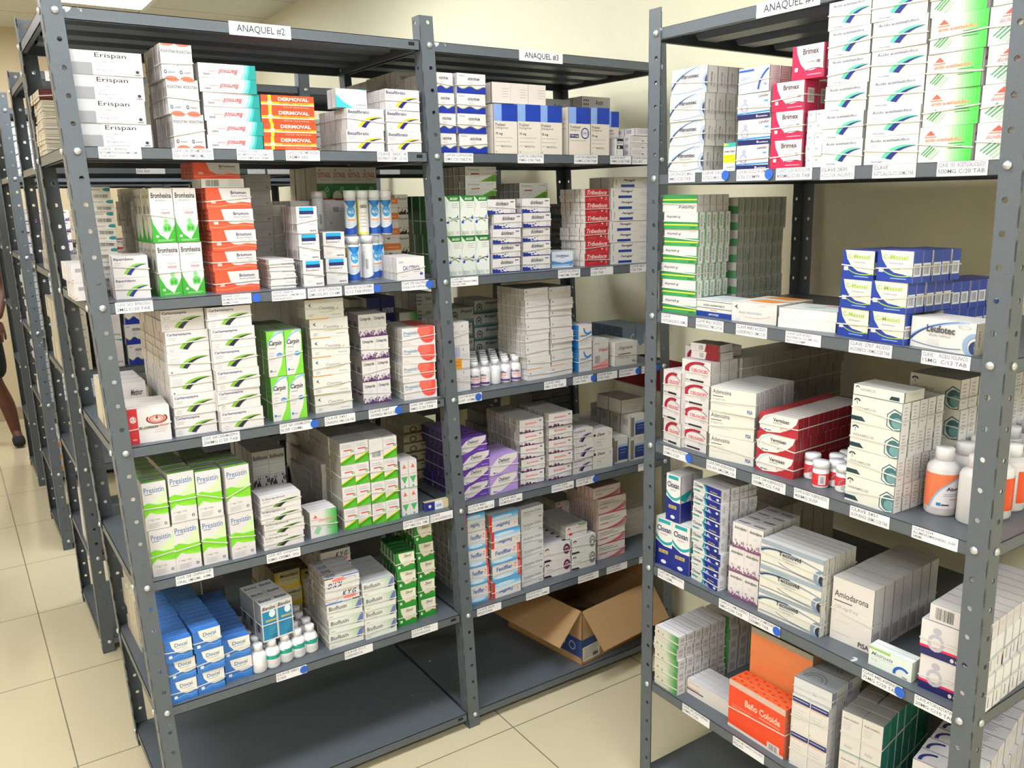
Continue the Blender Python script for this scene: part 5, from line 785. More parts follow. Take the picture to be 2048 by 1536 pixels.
S('A', 4, (690, 1062), (746, 1050), (677, 888), 4, 2, 9, .045, 'clopi', 'white carton with green slope, file pair beside the cream carton', bands=True)
S('A', 4, (747, 1050), (802, 1038.6), (737, 880), 4, 2, 4, .045, 'clopi', 'white carton with green slope, file pair beside the eye drops', arts={(3, 0): 'clopib'})
S('A', 4, (805.6, 1035), (838, 1027), (800, 924), 2, 2, 2, .04, 'tric', 'small white drops carton with red and green triangles', name=DROP, cat='drops carton', bands=False)
S('A', 4, (850, 1025), (899, 1014), (849, 1008), 1, 1, 1, .018, 'tube', 'single small blue and tan ointment carton by the post', name=OINT, cat='ointment carton')
SB('A', 4, .30, (806, 852), (868, 848), 6, 1, 4, .045, 'indanet', 'dim tan carton with gear mark at the back', bands=False)
# level 5
S('A', 5, (345, 1411), (397, 1392), (326, 1287), 3, 1, 13, .025, 'docsi', 'blue and white capsule carton, file nearest the post', name=CAPS, cat='capsule carton', sh=[0, -.003, -.006])
S('A', 5, (399, 1392), (452.5, 1373), (390, 1266), 3, 1, 13, .025, 'docsi', 'blue and white capsule carton, middle file', name=CAPS, cat='capsule carton')
S('A', 5, (452, 1366), (508, 1354), (452, 1284), 2, 1, 13, .025, 'docsi', 'blue and white capsule carton, file next to the bottles', name=CAPS, cat='capsule carton')
S('A', 5, (660, 1301), (731, 1281), (656, 1213), 3, 1, 7, .03, 'bioflu', 'pale carton with leaf and violet mark, beside the bottles', sh=[0, 0, -.001])
A_, B_, H_, r_z = STK['pale carton with leaf and violet mark, beside the bottles']
place((A_.x - .004, A_.y, A_.z + H_ + .0005), r_z, (B_ - A_).length * .97, .082, 2, 1, 4, .035, 'kyg', 'white carton with big blue letters and red oval', name=OINT, cat='ointment carton', arts={1: 'kygr'})
SB('A', 5, .17, (640, 1108), (700, 1098), 5, 1, 6, .04, 'kyg', 'white carton with red oval, dim stack behind', name=OINT, cat='ointment carton')
S('A', 5, (733, 1281), (799, 1265), (722, 1168), 4, 1, 6, .03, 'bioflu', 'pale carton with leaf and violet mark, beside the green ones', sh=[0, 0, -.001, -.004])
S('A', 5, (800, 1255), (837, 1245), (786, 1108), 4, 1, 5, .028, 'sixol', 'green and cream carton, lower stack', sh=[0, -.002, -.003, -.01])
S('A', 5, (839.6, 1238), (874, 1228), (822, 1050), 5, 1, 6, .028, 'sixol', 'green and cream carton, taller stack', sh=[0, 0, -.002, -.004, -.008])
S('A', 5, (528, 1287), (590, 1265), (524, 1213), 1, 2, 3, .05, 'blendox', 'white and blue syrup carton resting on the bottle caps', z=.0825, name=SYR, cat='syrup carton', ang=.2)
SB('A', 5, .36, (320, 1168), (402, 1158), 2, 1, 4, .04, 'monk', 'dim grey-white carton with round figure mark at the back', bands=False)
SB('A', 5, .42, (404, 1165), (448, 1155), 2, 1, 3, .045, 'greyflat', 'dark grey carton next to the round figure carton', bands=False)
SB('A', 5, .26, (550, 1148), (601, 1138), 3, 1, 6, .045, 'yellowb', 'cream and yellow carton behind the bottles', bands=False)
SB('A', 5, .28, (602, 1140), (640, 1130), 3, 1, 4, .05, 'yellowb', 'yellow-brown carton at the back beside its cream fellow', bands=False)

# ================================================================ rack B (ANAQUEL #3)
S('B', 1, (872, 304), (915, 304.6), (872, 143), 4, 1, 4, .04, 'wavy', 'white carton with blue waves, partly behind the post', topR=False, sh=[0, -.002, -.004, -.012])
S('B', 1, (921, 304.6), (978, 304.6), (918, 145), 4, 1, 4, .04, 'wavy', 'white carton with blue waves, in full view', sh=[0, -.004, -.005, -.003])
S('B', 1, (988, 306), (1035, 307), (987, 206), 1, 1, 2, .08, 'prad', 'large cream carton with blue top, beside the wave cartons', name=CAPS, cat='capsule carton', bands=False)
S('B', 1, (1037, 307), (1126, 308), (1037, 207), 1, 2, 2, .08, 'prad', 'large cream carton with blue top, middle of the row', name=CAPS, cat='capsule carton', bands=False)
S('B', 1, (1139, 308), (1181, 308.5), (1139, 213), 1, 1, 2, .08, 'pradb', 'large cream carton with blue top and 1+1 seal', name=CAPS, cat='capsule carton', bands=False)
S('B', 1, (1181.5, 308.5), (1218.5, 309), (1181.5, 214), 1, 1, 2, .08, 'prad', 'large cream carton with blue top, beside the 1+1 seal', name=CAPS, cat='capsule carton', bands=False)
SB('B', 1, .10, (1215, 222), (1238, 223), 1, 1, 1, .08, 'prad', 'large cream carton with blue top, set back at the row end', name=CAPS, cat='capsule carton', bands=False)
_q = STK['large cream carton with blue top, middle of the row']; _p = STK['large cream carton with blue top, beside the wave cartons']
place((_p[0].x + .01, _p[0].y + .02, _p[0].z + _p[2] + .004), 0, .195, .058, 1, 3, 1, .10, 'plain', 'plain cream carton lying on the large blue-topped cartons', bands=False)
SB('B', 1, .26, (1078, 196), (1142, 194), 3, 1, 5, .05, 'axtin', 'dim grey carton with black dots behind the blue-topped ones', bands=False)
SB('B', 1, .20, (1165, 192), (1222, 194), 4, 1, 5, .05, 'axtin', 'cream carton with black dots behind the 1+1 seal', bands=False)
S('B', 1, (1235, 310), (1247, 310), (1235, 277), 1, 1, 2, .03, 'blackbox', 'tiny black and white carton', name=DROP, cat='drops carton', bands=False)
S('B', 1, (1262, 310), (1318, 310), (1262, 272), 3, 2, 4, .035, 'tiny', 'tiny white carton in the low pile by the wall', name=DROP, cat='drops carton', bands=False)
SB('B', 1, .03, (1270, 256), (1318, 258), 1, 1, 3, .05, 'tiny', 'small white carton topping the low pile by the wall', name=DROP, cat='drops carton', yb=271, bands=False)
# level 2
S('B', 2, (897, 553), (983, 547.5), (890, 391), 2, 3, 6, .055, 'brudex', 'tall pale syrup carton with green head', name=SYR, cat='syrup carton', sh=[0, -.004])
_q = STK['tall pale syrup carton with green head']
SB('B', 2, .10, (930, 333), (992, 335), 2, 1, 6, .035, 'dicgreen', 'grey-white carton with green corner, above the syrup cartons', yb=393, bands=True)
SB('B', 2, .12, (1041, 366), (1097, 367), 1, 1, 6, .03, 'dicgreen', 'grey-white carton with green corner, above the blotted stacks', yb=397)
S('B', 2, (986.6, 547), (1042, 543), 399, 5, 1, 4, .032, 'diclo', 'white carton with navy blots, beside the syrup cartons', sh=[0, .002, .003, .006, -.018])
S('B', 2, (1047, 542), (1102, 538), 397, 5, 1, 6, .03, 'diclo', 'white carton with navy blots, beside the small blue one', sh=[0, 0, 0, .001, 0])
S('B', 2, (1102.6, 536.5), (1146, 534), (1102, 504), 1, 1, 2, .05, 'dicblue', 'small white and blue ampoule carton', name=AMP, cat='ampoule carton', bands=False)
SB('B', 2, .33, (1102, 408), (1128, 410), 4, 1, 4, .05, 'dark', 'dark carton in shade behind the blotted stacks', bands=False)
S('B', 2, (1170, 533), (1216, 529), (1172, 378), 6, 1, 5, .024, 'tribed', 'red vitamin carton', arts={}, sh=[0, .002, .005, .006, .008, .004])
S('B', 2, (1222, 529), (1306, 524), (1222, 354), 8, 1, 2, .07, 'fenagel', 'white carton with short blue bar', sh=[0, 0, -.008, -.006, 0, .002, .0, .015], bands=False)
# level 3
S('B', 3, (909, 786), (942, 780), (904, 646), 3, 2, 4, .045, 'kbox', 'slim white carton with tiny bird mark by the post', arts={(1, 0): 'kboxo'}, sh=[0, -.002, -.004])
S('B', 3, (1056, 762), (1103, 754), (1043, 578), 8, 1, 6, .025, 'karrow', 'white carton with gold arc, stack beside the bottles', arts={0: 'karrowo'}, sh=[0, -.002, -.006, -.008, -.007, -.008, -.01, -.012])
S('B', 3, (1103.5, 754), (1146, 746), (1090, 575), 8, 1, 5, .032, 'karrow', 'white carton with gold arc, stack beside the blue cartons', arts={0: 'karrowo'}, sh=[0, 0, -.001, -.002, -.003, -.004, -.006, -.01])
S('B', 3, (1158, 745), (1184, 741), (1159, 651), 2, 1, 4, .04, 'bluec', 'white carton with bright blue side')
S('B', 3, (1186, 740), (1217, 734), (1186, 681), 1, 1, 3, .045, 'vidax', 'white carton with pink wave foot', bands=False)
S('B', 3, (1232, 734), (1275, 727), (1230, 687), 1, 1, 5, .035, 'digox', 'cream-white digoxin carton, front of its file', bands=True)
SB('B', 3, .17, (1246, 655), (1298, 657), 1, 2, 3, .06, 'bluebk', 'dim blue carton behind the digoxin cartons', bands=False)
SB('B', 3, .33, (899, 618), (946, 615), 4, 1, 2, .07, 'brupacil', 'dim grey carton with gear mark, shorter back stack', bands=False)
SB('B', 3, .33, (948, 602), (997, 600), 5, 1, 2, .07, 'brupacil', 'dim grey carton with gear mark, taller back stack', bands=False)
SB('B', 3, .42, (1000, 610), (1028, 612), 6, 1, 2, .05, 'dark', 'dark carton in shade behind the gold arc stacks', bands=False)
# level 4
S('B', 4, (927, 1003), (980, 989), (913, 880), 4, 1, 8, .03, 'debisor', 'white and deep purple carton', sh=[0, -.001, -.002, -.012])
S('B', 4, (982.6, 991), (1039, 977), (977, 915), 2, 1, 4, .03, 'debisorl', 'white and lilac carton', sh=[0, -.003])
S('B', 4, (1043, 973), (1093, 964), (1035, 842), 5, 1, 7, .03, 'espiro', 'white carton, coral print, plum blots, beside the lilac ones', sh=[0, 0, 0, -.001, -.004])
S('B', 4, (1099, 962), (1147, 952), (1092, 829), 5, 1, 6, .03, 'espiro', 'white carton, coral print, plum blots, beside navy swoosh', sh=[0, 0, -.001, -.001, -.006])
S('B', 4, (1148, 950), (1186, 940), (1146, 862), 3, 1, 6, .03, 'swnavy', 'small white carton with violet-navy swoosh', sh=[0, .001, -.001])
S('B', 4, (1187, 940), (1226.6, 932), (1186, 863.5), 2, 1, 4, .035, 'zient', 'cream-white carton with black round mark', bands=False)
S('B', 4, (1229, 928), (1257, 923), (1228, 877), 1, 1, 4, .045, 'bluelab', 'white carton with navy panel, low one', bands=False)
S('B', 4, (1262, 922), (1293, 916), (1260, 831), 2, 1, 4, .06, 'bluelab', 'white carton with navy panel, tall pair by the wall', bands=False)
_q = STK['white carton with navy panel, tall pair by the wall']
place((_q[0].x - .02, _q[0].y + .03, _q[0].z + _q[2] + .001), 0.0, .10, .05, 2, 1, 2, .07, 'slim', 'slim white carton lying on the navy panel pair', bands=False)
SB('B', 4, .30, (985, 836), (1028, 836), 4, 1, 3, .06, 'dark', 'dark carton deep behind the lilac cartons', bands=False)  # dark tone is painted-in shelf shade
SB('B', 4, .34, (1064, 790), (1140, 790), 8, 2, 3, .05, 'dark', 'dark carton deep behind the coral print stacks', bands=False)  # again the shade-darkened print, standing for the shelf's depth
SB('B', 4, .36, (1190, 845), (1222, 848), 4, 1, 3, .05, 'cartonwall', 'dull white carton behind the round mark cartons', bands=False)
# level 5
S('B', 5, (942, 1211), (982, 1200.7), (925, 1030), 5, 1, 11, .045, 'fenif', 'blue and white carton, file nearest the middle post', arts={4: 'fenifr'}, sh=[0, -.003, -.005, -.007, -.012], bands=True)
S('B', 5, (987, 1199), (1043, 1180), (966, 1032), 5, 1, 4, .045, 'fenif', 'blue and white carton with red edge, second file', arts={0: 'fenifr', 3: 'fenifr', 4: 'fenifr'}, sh=[0, -.001, -.002, -.004, -.01])
S('B', 5, (1045, 1176), (1088.6, 1160.5), (1035, 1020), 6, 1, 4, .03, 'fenit', 'white phenytoin carton with thin grey print', sh=[0, 0, -.001, -.001, -.003, -.006])
S('B', 5, (1089, 1160), (1143, 1145), (1087, 1096), 2, 1, 6, .035, 'umbrella', 'white carton with umbrella mark and plum end', sh=[0, 0])
S('B', 5, (1144, 1143), (1191.6, 1129), (1144, 1080), 2, 1, 5, .035, 'umbgrey', 'white carton with umbrella mark and grey rings')
_q = STK['white carton with umbrella mark and grey rings']
place((_q[0].x - .02, _q[0].y + .01, _q[0].z + _q[2] + .001), -.03, (_q[1] - _q[0]).length * .9, .045, 1, 1, 5, .035, 'heart', 'white carton with red heart, lying on the grey ring cartons', bands=True)
SB('B', 5, .24, (1113, 1006), (1155, 1000), 5, 1, 5, .035, 'heart', 'white carton with red heart, back stack', bands=True)
S('B', 5, (1195, 1122), (1254, 1108), (1200, 999), 4, 1, 6, .032, 'pink', 'cream carton with pink stripes', sh=[0, 0, .001, .002])
_q = STK['cream carton with pink stripes']
place((_q[0].x - .02, _q[0].y + .004, _q[0].z + _q[2] + .001), .01, (_q[1] - _q[0]).length, .042, 1, 1, 2, .045, 'pink', 'cream carton with pink stripes, askew over its stack', bands=False)
SB('B', 5, .16, (1252, 1022), (1292, 1020), 4, 1, 4, .04, 'slim', 'small dull white carton by the wall end', bands=False)

# ================================================================ rack C (by the side wall)
S('C', 1, (1336, 343), (1405.6, 336), 129, 4, 1, 6, .035, 'fitro', 'white carton with grey-blue ellipse bands', topR=True, sh=[0, .0, .0, .003])
S('C', 1, (1444, 337), (1468, 335), (1444, 286), 1, 1, 1, .03, 'aceta', 'small yellow and teal carton', bands=False)
S('C', 1, (1472, 335), (1536, 332), (1472, 190), 3, 1, 4, .032, 'landvir', 'white carton with navy foot and figure mark', sh=[0, 0, -.004])
_q = STK['white carton with navy foot and figure mark']
place((_q[0].x, _q[0].y + .003, _q[0].z + _q[2] + .0006), _q[3], (_q[1] - _q[0]).length * .95, .055, 1, 1, 5, .035, 'isavir', 'pale blue carton on top of the navy-footed ones')
S('C', 1, (1541, 332), (1604, 329), 158, 3, 1, 3, .045, 'brimex', 'magenta and cream carton', topR=True, sh=[0, -.002, -.004])
_q = STK['magenta and cream carton']
place((_q[0].x, _q[0].y - .045, _q[0].z + _q[2] + .0006), _q[3], (_q[1] - _q[0]).length * .95, .068, 1, 1, 2, .045, 'brimex', 'magenta and cream carton alone on the top', bands=False)
S('C', 1, (1609, 330), (1641, 328), (1609, 222), 5, 2, 3, .03, 'smallwhite', 'tiny white carton between magenta and swoosh stacks', name=DROP, cat='drops carton', bands=False)
S('C', 1, (1642, 325), (1723, 321), (1645, -6), 6, 1, 5, .034, 'acetil', 'white aspirin carton, teal-navy swoosh, beside the magenta', sh=[0, 0, 0, -.001, -.002, -.002])
S('C', 1, (1725, 320), (1832, 318), (1736, -46), 6, 1, 5, .034, 'acetil', 'white aspirin carton, teal-navy swoosh, beside the green ones', sh=[0, .002, .003, .004, .003, 0])
S('C', 1, (1834.5, 317), (1944, 312), (1846, -70), 5, 1, 5, .03, 'acidog', 'aspirin carton fading to bright green', sh=[0, .001, .003, .003, .002])
S('C', 1, (1950, 312), (2046, 309), (1965, -66), 5, 1, 5, .03, 'acidow', 'white aspirin carton with green hatch behind the post', sh=[0, .001, .002, .003, .003])
# level 2
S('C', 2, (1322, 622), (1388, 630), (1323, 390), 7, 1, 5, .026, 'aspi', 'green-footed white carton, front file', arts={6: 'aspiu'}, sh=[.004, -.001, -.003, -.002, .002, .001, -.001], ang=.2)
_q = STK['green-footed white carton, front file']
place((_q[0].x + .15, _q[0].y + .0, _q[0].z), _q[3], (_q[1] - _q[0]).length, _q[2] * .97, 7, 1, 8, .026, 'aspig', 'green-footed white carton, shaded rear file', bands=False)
S('C', 2, (1389.5, 630), (1461, 640), (1389, 596.5), 1, 1, 2, .05, 'apotex', 'flat white carton with royal blue foot', bands=False, ang=.2)
S('C', 2, (1462.5, 641), (1552, 652), (1462, 602), 1, 1, 2, .075, 'alend', 'white carton with orange patch on its lid', ang=.2, bands=False)
S('C', 2, (1556, 654), (1672, 667), (1555.6, 615), 2, 1, 1, .11, 'ascor', 'long flat white ampoule carton with green hatch lid', name=AMP, cat='ampoule carton', ang=.2)
S('C', 2, (1673, 670), (1734, 680.5), (1674, 499), 3, 1, 5, .03, 'cmessel', 'royal blue and cream carton, first file', ang=.2)
S('C', 2, (1736, 681), (1806, 692), (1743, 499), 3, 1, 5, .03, 'cmessel', 'royal blue and cream carton, second file', sh=[0, .001, .008], ang=.2)
_q = STK['royal blue and cream carton, second file']
place((_q[0].x + .165, _q[0].y, _q[0].z), _q[3], (_q[1] - _q[0]).length, _q[2] * .62, 2, 1, 6, .03, 'cmessel', 'royal blue and cream carton, rear file', bands=False)
S('C', 2, (1818.6, 691), (1946, 713), (1822, 631), 1, 1, 3, .026, 'leufo', 'large white carton with blue ellipse bands', ang=.2, bands=False)
# level 3
S('C', 3, (1324, 883), (1358, 896), 738, 3, 1, 5, .04, 'celoc', 'white carton with red crescent, first file', sh=[0, 0, -.004], ang=.2)
_q = STK['white carton with red crescent, first file']
place((_q[0].x + .05, _q[0].y - .025, _q[0].z + _q[2] + .001), _q[3], .085, .062, 1, 1, 3, .04, 'celoc', 'white carton with red crescent, set back over first file', bands=False)
S('C', 3, (1358, 891), (1413, 908), (1361, 716), 4, 1, 3, .035, 'celoc', 'white carton with red crescent, second file', sh=[0, 0, .003, -.001], ang=.2)
_q = STK['white carton with red crescent, second file']
place((_q[0].x + .02, _q[0].y - .012, _q[0].z + _q[2] + .001), _q[3] + .1, .088, .04, 2, 1, 1, .06, 'celot', 'flat white and dark red carton lying on the crescent files', bands=False)
place((_q[0].x + .115, _q[0].y - .002, _q[0].z), _q[3], .10, _q[2] * 1.0, 4, 1, 11, .04, 'cartonwall', 'plain white carton in the deep wall, near layer block', bands=True)
S('C', 3, (1415, 914), (1504.5, 934), (1420.5, 772), 3, 1, 8, .024, 'adeno', 'white adenosine ampoule carton', name=AMP, cat='ampoule carton', sh=[0, 0, .001], ang=.2)
S('C', 3, (1510, 938), (1585, 960), (1518, 822), 3, 1, 14, .02, 'vermis', 'red and white carton with eye-shaped panel', sh=[.003, 0, .006], ang=.2)
S('C', 3, (1689, 998), (1785.7, 1029), (1703.5, 788), 4, 1, 5, .03, 'arram', 'white carton with teal hexagon, front file', ang=.2, sh=[0, 0, .001, .004])
_q = STK['white carton with teal hexagon, front file']
place((_q[0].x, _q[0].y - .003, _q[0].z + _q[2] + .001), _q[3], (_q[1] - _q[0]).length, .022, 1, 1, 1, .075, 'arramt', 'thin white carton lying flat on the hexagon file', bands=False)
place((_q[0].x + .18, _q[0].y - .02, _q[0].z), _q[3], (_q[1] - _q[0]).length, _q[2] * 1.12, 4, 1, 9, .036, 'arram', 'white carton with teal hexagon, rear file', bands=True)
# level 4
S('C', 4, (1309, 1125), (1377, 1154), (1311, 1031), 1, 2, 2, .045, 'cloxb', 'tall white, teal and navy syrup carton', name=SYR, cat='syrup carton', bands=False, ang=.25)
_q = STK['tall white, teal and navy syrup carton']
place((_q[0].x + .004, _q[0].y - .035, _q[0].z + _q[2] + .001), _q[3], .05, _q[2] * .95, 1, 1, 2, .045, 'cloxb', 'tall teal and navy syrup carton on top of the pair', name=SYR, cat='syrup carton', bands=False)
S('C', 4, (1381, 1155), (1434, 1184), (1378.5, 961), 8, 1, 4, .032, 'cloxf', 'flat white and navy carton in the tall pile', ang=.25, sh=[0, 0, .001, .001, .001, 0, 0, 0])
S('C', 4, (1454, 1189), (1514, 1214), (1466, 1041), 3, 2, 4, .04, 'amlo', 'small white carton with mauve blots', ang=.25, sh=[0, 0, .008], bands=False)
S('C', 4, (1514, 1222.5), (1636, 1278), (1515.5, 1077), 3, 1, 6, .022, 'tecno', 'long cream carton with slate ellipse bands', ang=.25)
S('C', 4, (1659, 1275), (1741, 1311), (1670, 1152), 1, 1, 7, .04, 'amiod', 'large white amiodarone ampoule carton', name=AMP, cat='ampoule carton', ang=.25)
S('C', 4, (1734, 1326), (1820, 1366), (1736, 1288), 1, 1, 2, .018, 'matrux', 'small pale green carton with blue arc at the shelf edge', ang=.3, bands=False)
S('C', 4, (1833, 1373), (1966, 1430), (1850, 1236), 2, 1, 9, .038, 'bacte', 'white carton with navy and pink foot', ang=.25)
_q = STK['white carton with navy and pink foot']
place((_q[0].x, _q[0].y - .012, _q[0].z + _q[2] + .001), _q[3], (_q[1] - _q[0]).length * .9, .036, 1, 1, 9, .034, 'barcode', 'thin white carton with barcode over the pink-footed ones', bands=False)
SB('C', 4, .30, (1470, 985), (1560, 1015), 5, 2, 5, .05, 'cartonwall', 'dim carton behind the mauve blot cartons', bands=False)
# level 5
S('C', 5, (1308, 1365), (1353, 1394), (1300, 1251), 5, 1, 6, .032, 'gfade', 'cream carton fading to dark green, front file', ang=.25, sh=[0, -.001, -.002, -.003, -.004])
_q = STK['cream carton fading to dark green, front file']
place((_q[0].x + .2, _q[0].y - .0, _q[0].z), _q[3], (_q[1] - _q[0]).length, _q[2] * 1.0, 5, 1, 7, .042, 'gfade', 'cream carton fading to dark green, rear file', bands=False)
S('C', 5, (1372, 1385), (1454, 1436), (1372, 1356), 1, 1, 4, .022, 'flat', 'low white carton with black and orange dash', ang=.25, bands=False)
S('C', 5, (1454, 1449), (1567, 1520), (1460, 1356), 1, 1, 3, .022, 'bano', 'bright orange bath powder carton, front row', name='bath_powder_carton', cat='powder carton', ang=.25)
_q = STK['bright orange bath powder carton, front row']
place((_q[0].x + .072, _q[0].y - .004, _q[0].z), _q[3], (_q[1] - _q[0]).length * 1.05, _q[2] * 1.95, 1, 1, 4, .04, 'peach', 'tall peach carton behind the orange ones', name='bath_powder_carton', cat='powder carton', bands=False)
S('C', 5, (1576, 1526), (1648, 1566), (1580, 1385), 2, 2, 4, .035, 'navyband', 'white carton with navy head band', ang=.25)
_q = STK['white carton with navy head band']
place((_q[0].x + .005, _q[0].y + .0, _q[0].z + _q[2] + .001), _q[3], (_q[1] - _q[0]).length * 1.02, .04, 1, 1, 2, .07, 'swirl', 'grey-white carton with swirls, lying over the navy bands', bands=True)
S('C', 5, (1672, 1580), (1752, 1620), (1674, 1420), 2, 2, 7, .04, 'teal', 'white carton with deep teal side', ang=.25)
S('C', 5, (1812, 1660), (1935, 1720), (1818, 1518), 3, 1, 8, .05, 'whiteblue', 'white carton with blue curl on its lid', ang=.25, bands=False)

# ================================================================ what shows of the racks behind
def far(key, k, o, u0, u1, h, nh, nc, nd, dep, art, look, **kw):
    R = RK[key]; z = R.z[k] + LT; a0 = on_lip(R, k, u0); a1 = on_lip(R, k, u1)
    a0 = max(a0, .01); x, y = R.T(a0, o, z)
    place((R.o[0] + x, R.o[1] + y, z), 0, a1 - a0, h, nh, nc, nd, dep, art, look, bands=False, **kw)
far('N1', 2, .03, 132, 222, .055, 2, 1, 2, .08, 'ascor', 'long white carton across the narrow aisle by the post')
far('N1', 2, .03, 232, 262, .10, 3, 1, 2, .05, 'brimex', 'magenta carton across the narrow aisle')
far('N1', 2, .03, 266, 300, .12, 3, 1, 2, .05, 'landvir', 'white carton with dark foot across the narrow aisle')
far('N1', 2, .03, 318, 352, .11, 3, 1, 2, .05, 'cmessel', 'blue-edged carton across the narrow aisle')
far('N1', 2, .03, 500, 560, .09, 3, 1, 2, .05, 'calcitriol', 'white carton across the aisle, beyond the orange stack')
far('N1', 1, .02, 600, 660, .18, 4, 1, 3, .05, 'beza', 'white carton with swoosh across the aisle')
far('N1', 3, .02, 262, 300, .30, 4, 1, 4, .05, 'wavy', 'cream carton with blue wave across the aisle')
far('N1', 3, .02, 200, 255, .30, 3, 1, 4, .05, 'hergu', 'cream carton with cyan corner across the aisle')
far('N1', 4, .02, 240, 300, .09, 2, 1, 4, .05, 'kyg', 'white carton with red foot across the aisle')
far('N1', 4, .02, 320, 520, .25, 5, 3, 3, .06, 'carba', 'carton with green-navy swoosh, across the aisle')
far('N1', 5, .02, 330, 560, .25, 5, 4, 3, .06, 'cartonwall', 'dull carton on the low shelf across the aisle')
far('N1', 3, .02, 470, 620, .24, 4, 3, 3, .06, 'cartonwall', 'dull carton on the mid shelf across the aisle')
far('N1', 3, .02, 700, 800, .22, 4, 2, 3, .06, 'arrow', 'cream carton across the aisle near the middle post')
far('N2', 2, .02, 52, 150, .20, 4, 2, 3, .06, 'cinit', 'small white speckled carton on the third row')
far('N2', 3, .02, 70, 190, .27, 9, 1, 4, .08, 'fitro', 'flat white carton with grey arcs on the third row')
far('N2', 4, .02, 92, 200, .27, 9, 1, 4, .08, 'fitro', 'flat white carton with grey arcs, low on the third row')
far('N2', 5, .02, 112, 190, .18, 3, 1, 3, .07, 'kboxo', 'white carton with orange half on the third row')
far('N2', 1, .02, 26, 110, .24, 4, 1, 3, .08, 'fitro', 'white carton with dark arcs on the third row, top')
far('N3', 1, .02, -6, 60, .30, 4, 1, 3, .08, 'fitro', 'white carton with dark arcs on the farthest row, top')
far('N3', 2, .02, 14, 84, .20, 4, 2, 3, .06, 'cinit', 'small white speckled carton on the farthest row')
far('N3', 3, .02, 32, 110, .26, 8, 1, 3, .07, 'fitro', 'flat white carton with grey arcs on the farthest row')
far('N3', 4, .02, 50, 130, .22, 7, 1, 3, .07, 'fitro', 'flat white carton, low on the farthest row')
far('N1', 2, .02, 106, 128, .20, 3, 1, 3, .08, 'cinit', 'white speckled carton near the post across the narrow aisle')
far('N1', 3, .02, 136, 190, .24, 3, 1, 8, .05, 'spine', 'cream carton near the post across the narrow aisle')
far('N1', 5, .02, 186, 230, .20, 2, 1, 3, .08, 'vidax', 'red and white carton low across the narrow aisle')
SB('A', 3, .21, (208, 771), (293, 766), 1, 1, 3, .06, 'matin', 'long white carton with orange and navy foot, behind the red one', bands=False)
SB('A', 5, .34, (264, 1152), (316, 1150), 6, 1, 4, .05, 'spine', 'cream carton with many spines behind the blue files', bands=False)
# ================================================================ bottles and tubes
def lathe_bottle(key, body, cap, labels, bodym, capm, name, cat):
    mb = MB(); mb.lathe(body, bodym, 24); b = mb.data('body')
    mb = MB(); mb.lathe(cap, capm, 24); c = mb.data('cap')
    ls = []
    for fn in labels:
        mb = MB(); fn(mb); ls.append(mb.data('label'))
    return dict(b=b, c=c, l=ls, name=name, cat=cat)
def wrap(r, z0, z1, a0, a1, ops, base):
    """a printed paper label curved round the bottle, a in degrees with -90 facing local -y"""
    def fn(mb):
        n = 24; rr = r * 1.012 + .0002
        def F(u, v, o):
            a = math.radians(a0 + (a1 - a0) * u); return ((rr + o) * math.cos(a), (rr + o) * math.sin(a), z0 + (z1 - z0) * v)
        for i in range(n): mb.poly([F(i / n, 0, 0), F((i + 1) / n, 0, 0), F((i + 1) / n, 1, 0), F(i / n, 1, 0)], mat(base, 'plastic'), True)
        lay = 1
        for o in flat(ops):
            lay += .5
            if o[0] == 'P':
                for i in range(n):
                    q = clip([(p[0] * n - i, p[1]) for p in o[1]])
                    if q: mb.poly([F((i + p[0]) / n, p[1], .00009 * lay) for p in q], mat(o[2], 'plastic'))
            else:
                paint(mb, [o], lambda u, v, off, L=lay: F(u, v, .0002 + .00009 * L), 'plastic')
    return fn
def put(B, x, y, z, rz, label, grp, li=0, s=1.0):
    e = link(B['name'], B['b'], None, (x, y, z), rz, label=label, category=B['cat'], group=grp)
    link('cap', B['c'], e)
    if B['l'] and li is not None: link('label', B['l'][li], e)
    return e
PW_ = mat('#eceaec', 'plastic'); PC_ = mat('#e6e6ea', 'plastic'); MILK = mat('#dcd8d6', 'plastic')
def facing(x, y): return math.atan2(y - CAM[1], x - CAM[0]) - math.pi / 2
# effervescent calcium tubes, rack A shelf 3
r = .0165
tube = lathe_bottle('t', [(r, 0), (r, .105)], [(r * 1.08, .105), (r * 1.08, .124), (r * 1.0, .126)], [
    wrap(r, .004, .098, -180, 0, [Wv(.3, .12, .5, '#2456b0', 3.6), El(.5, .62, .28, .22, '#e4e8f0', 20), El(.5, .68, .22, .17, '#3c9ad6', 20), Pg([(.1, 1), (.9, 1), (.6, .8), (.4, .8)], '#1f7ac4'), Tx(.34, .62, .66, .72, 'Vita Ca', '#e6eef6', 'b'), Rc(.32, .4, .68, .46, '#f0a878'), Ln(.32, .34, .66, 3, .05, '#a9b4c8', .012)], '#dfe4ec'),
    wrap(r, .004, .098, -180, 0, [Rc(0, 0, 1, .06, '#ecdc4a'), Rc(0, 0, .25, 1, '#ecdc4a'), Tx(.36, .78, .72, .9, 'calcio', '#33333a', 'b'), Ln(.36, .62, .7, 5, .1, '#b4b0b0', .02)], '#e9e7e2'),
    wrap(r, .004, .098, -180, 0, [Bc(.52, .3, .66, .6, '#33333a', 8), Ln(.3, .8, .5, 8, .06, '#a9a7ac', .02), Wv(.1, .08, .5, '#2456b0', 3.4)], '#e6e6e8')], PW_, PC_, 'effervescent_tube', 'tablet tube')
zs = RK['A'].z[2] + LT; n_ = 0
tl = [(714, 564, 0, 'first in the front row'), (742, 560, 2, 'second in the front row'), (764, 556, 0, 'third in the front row')]
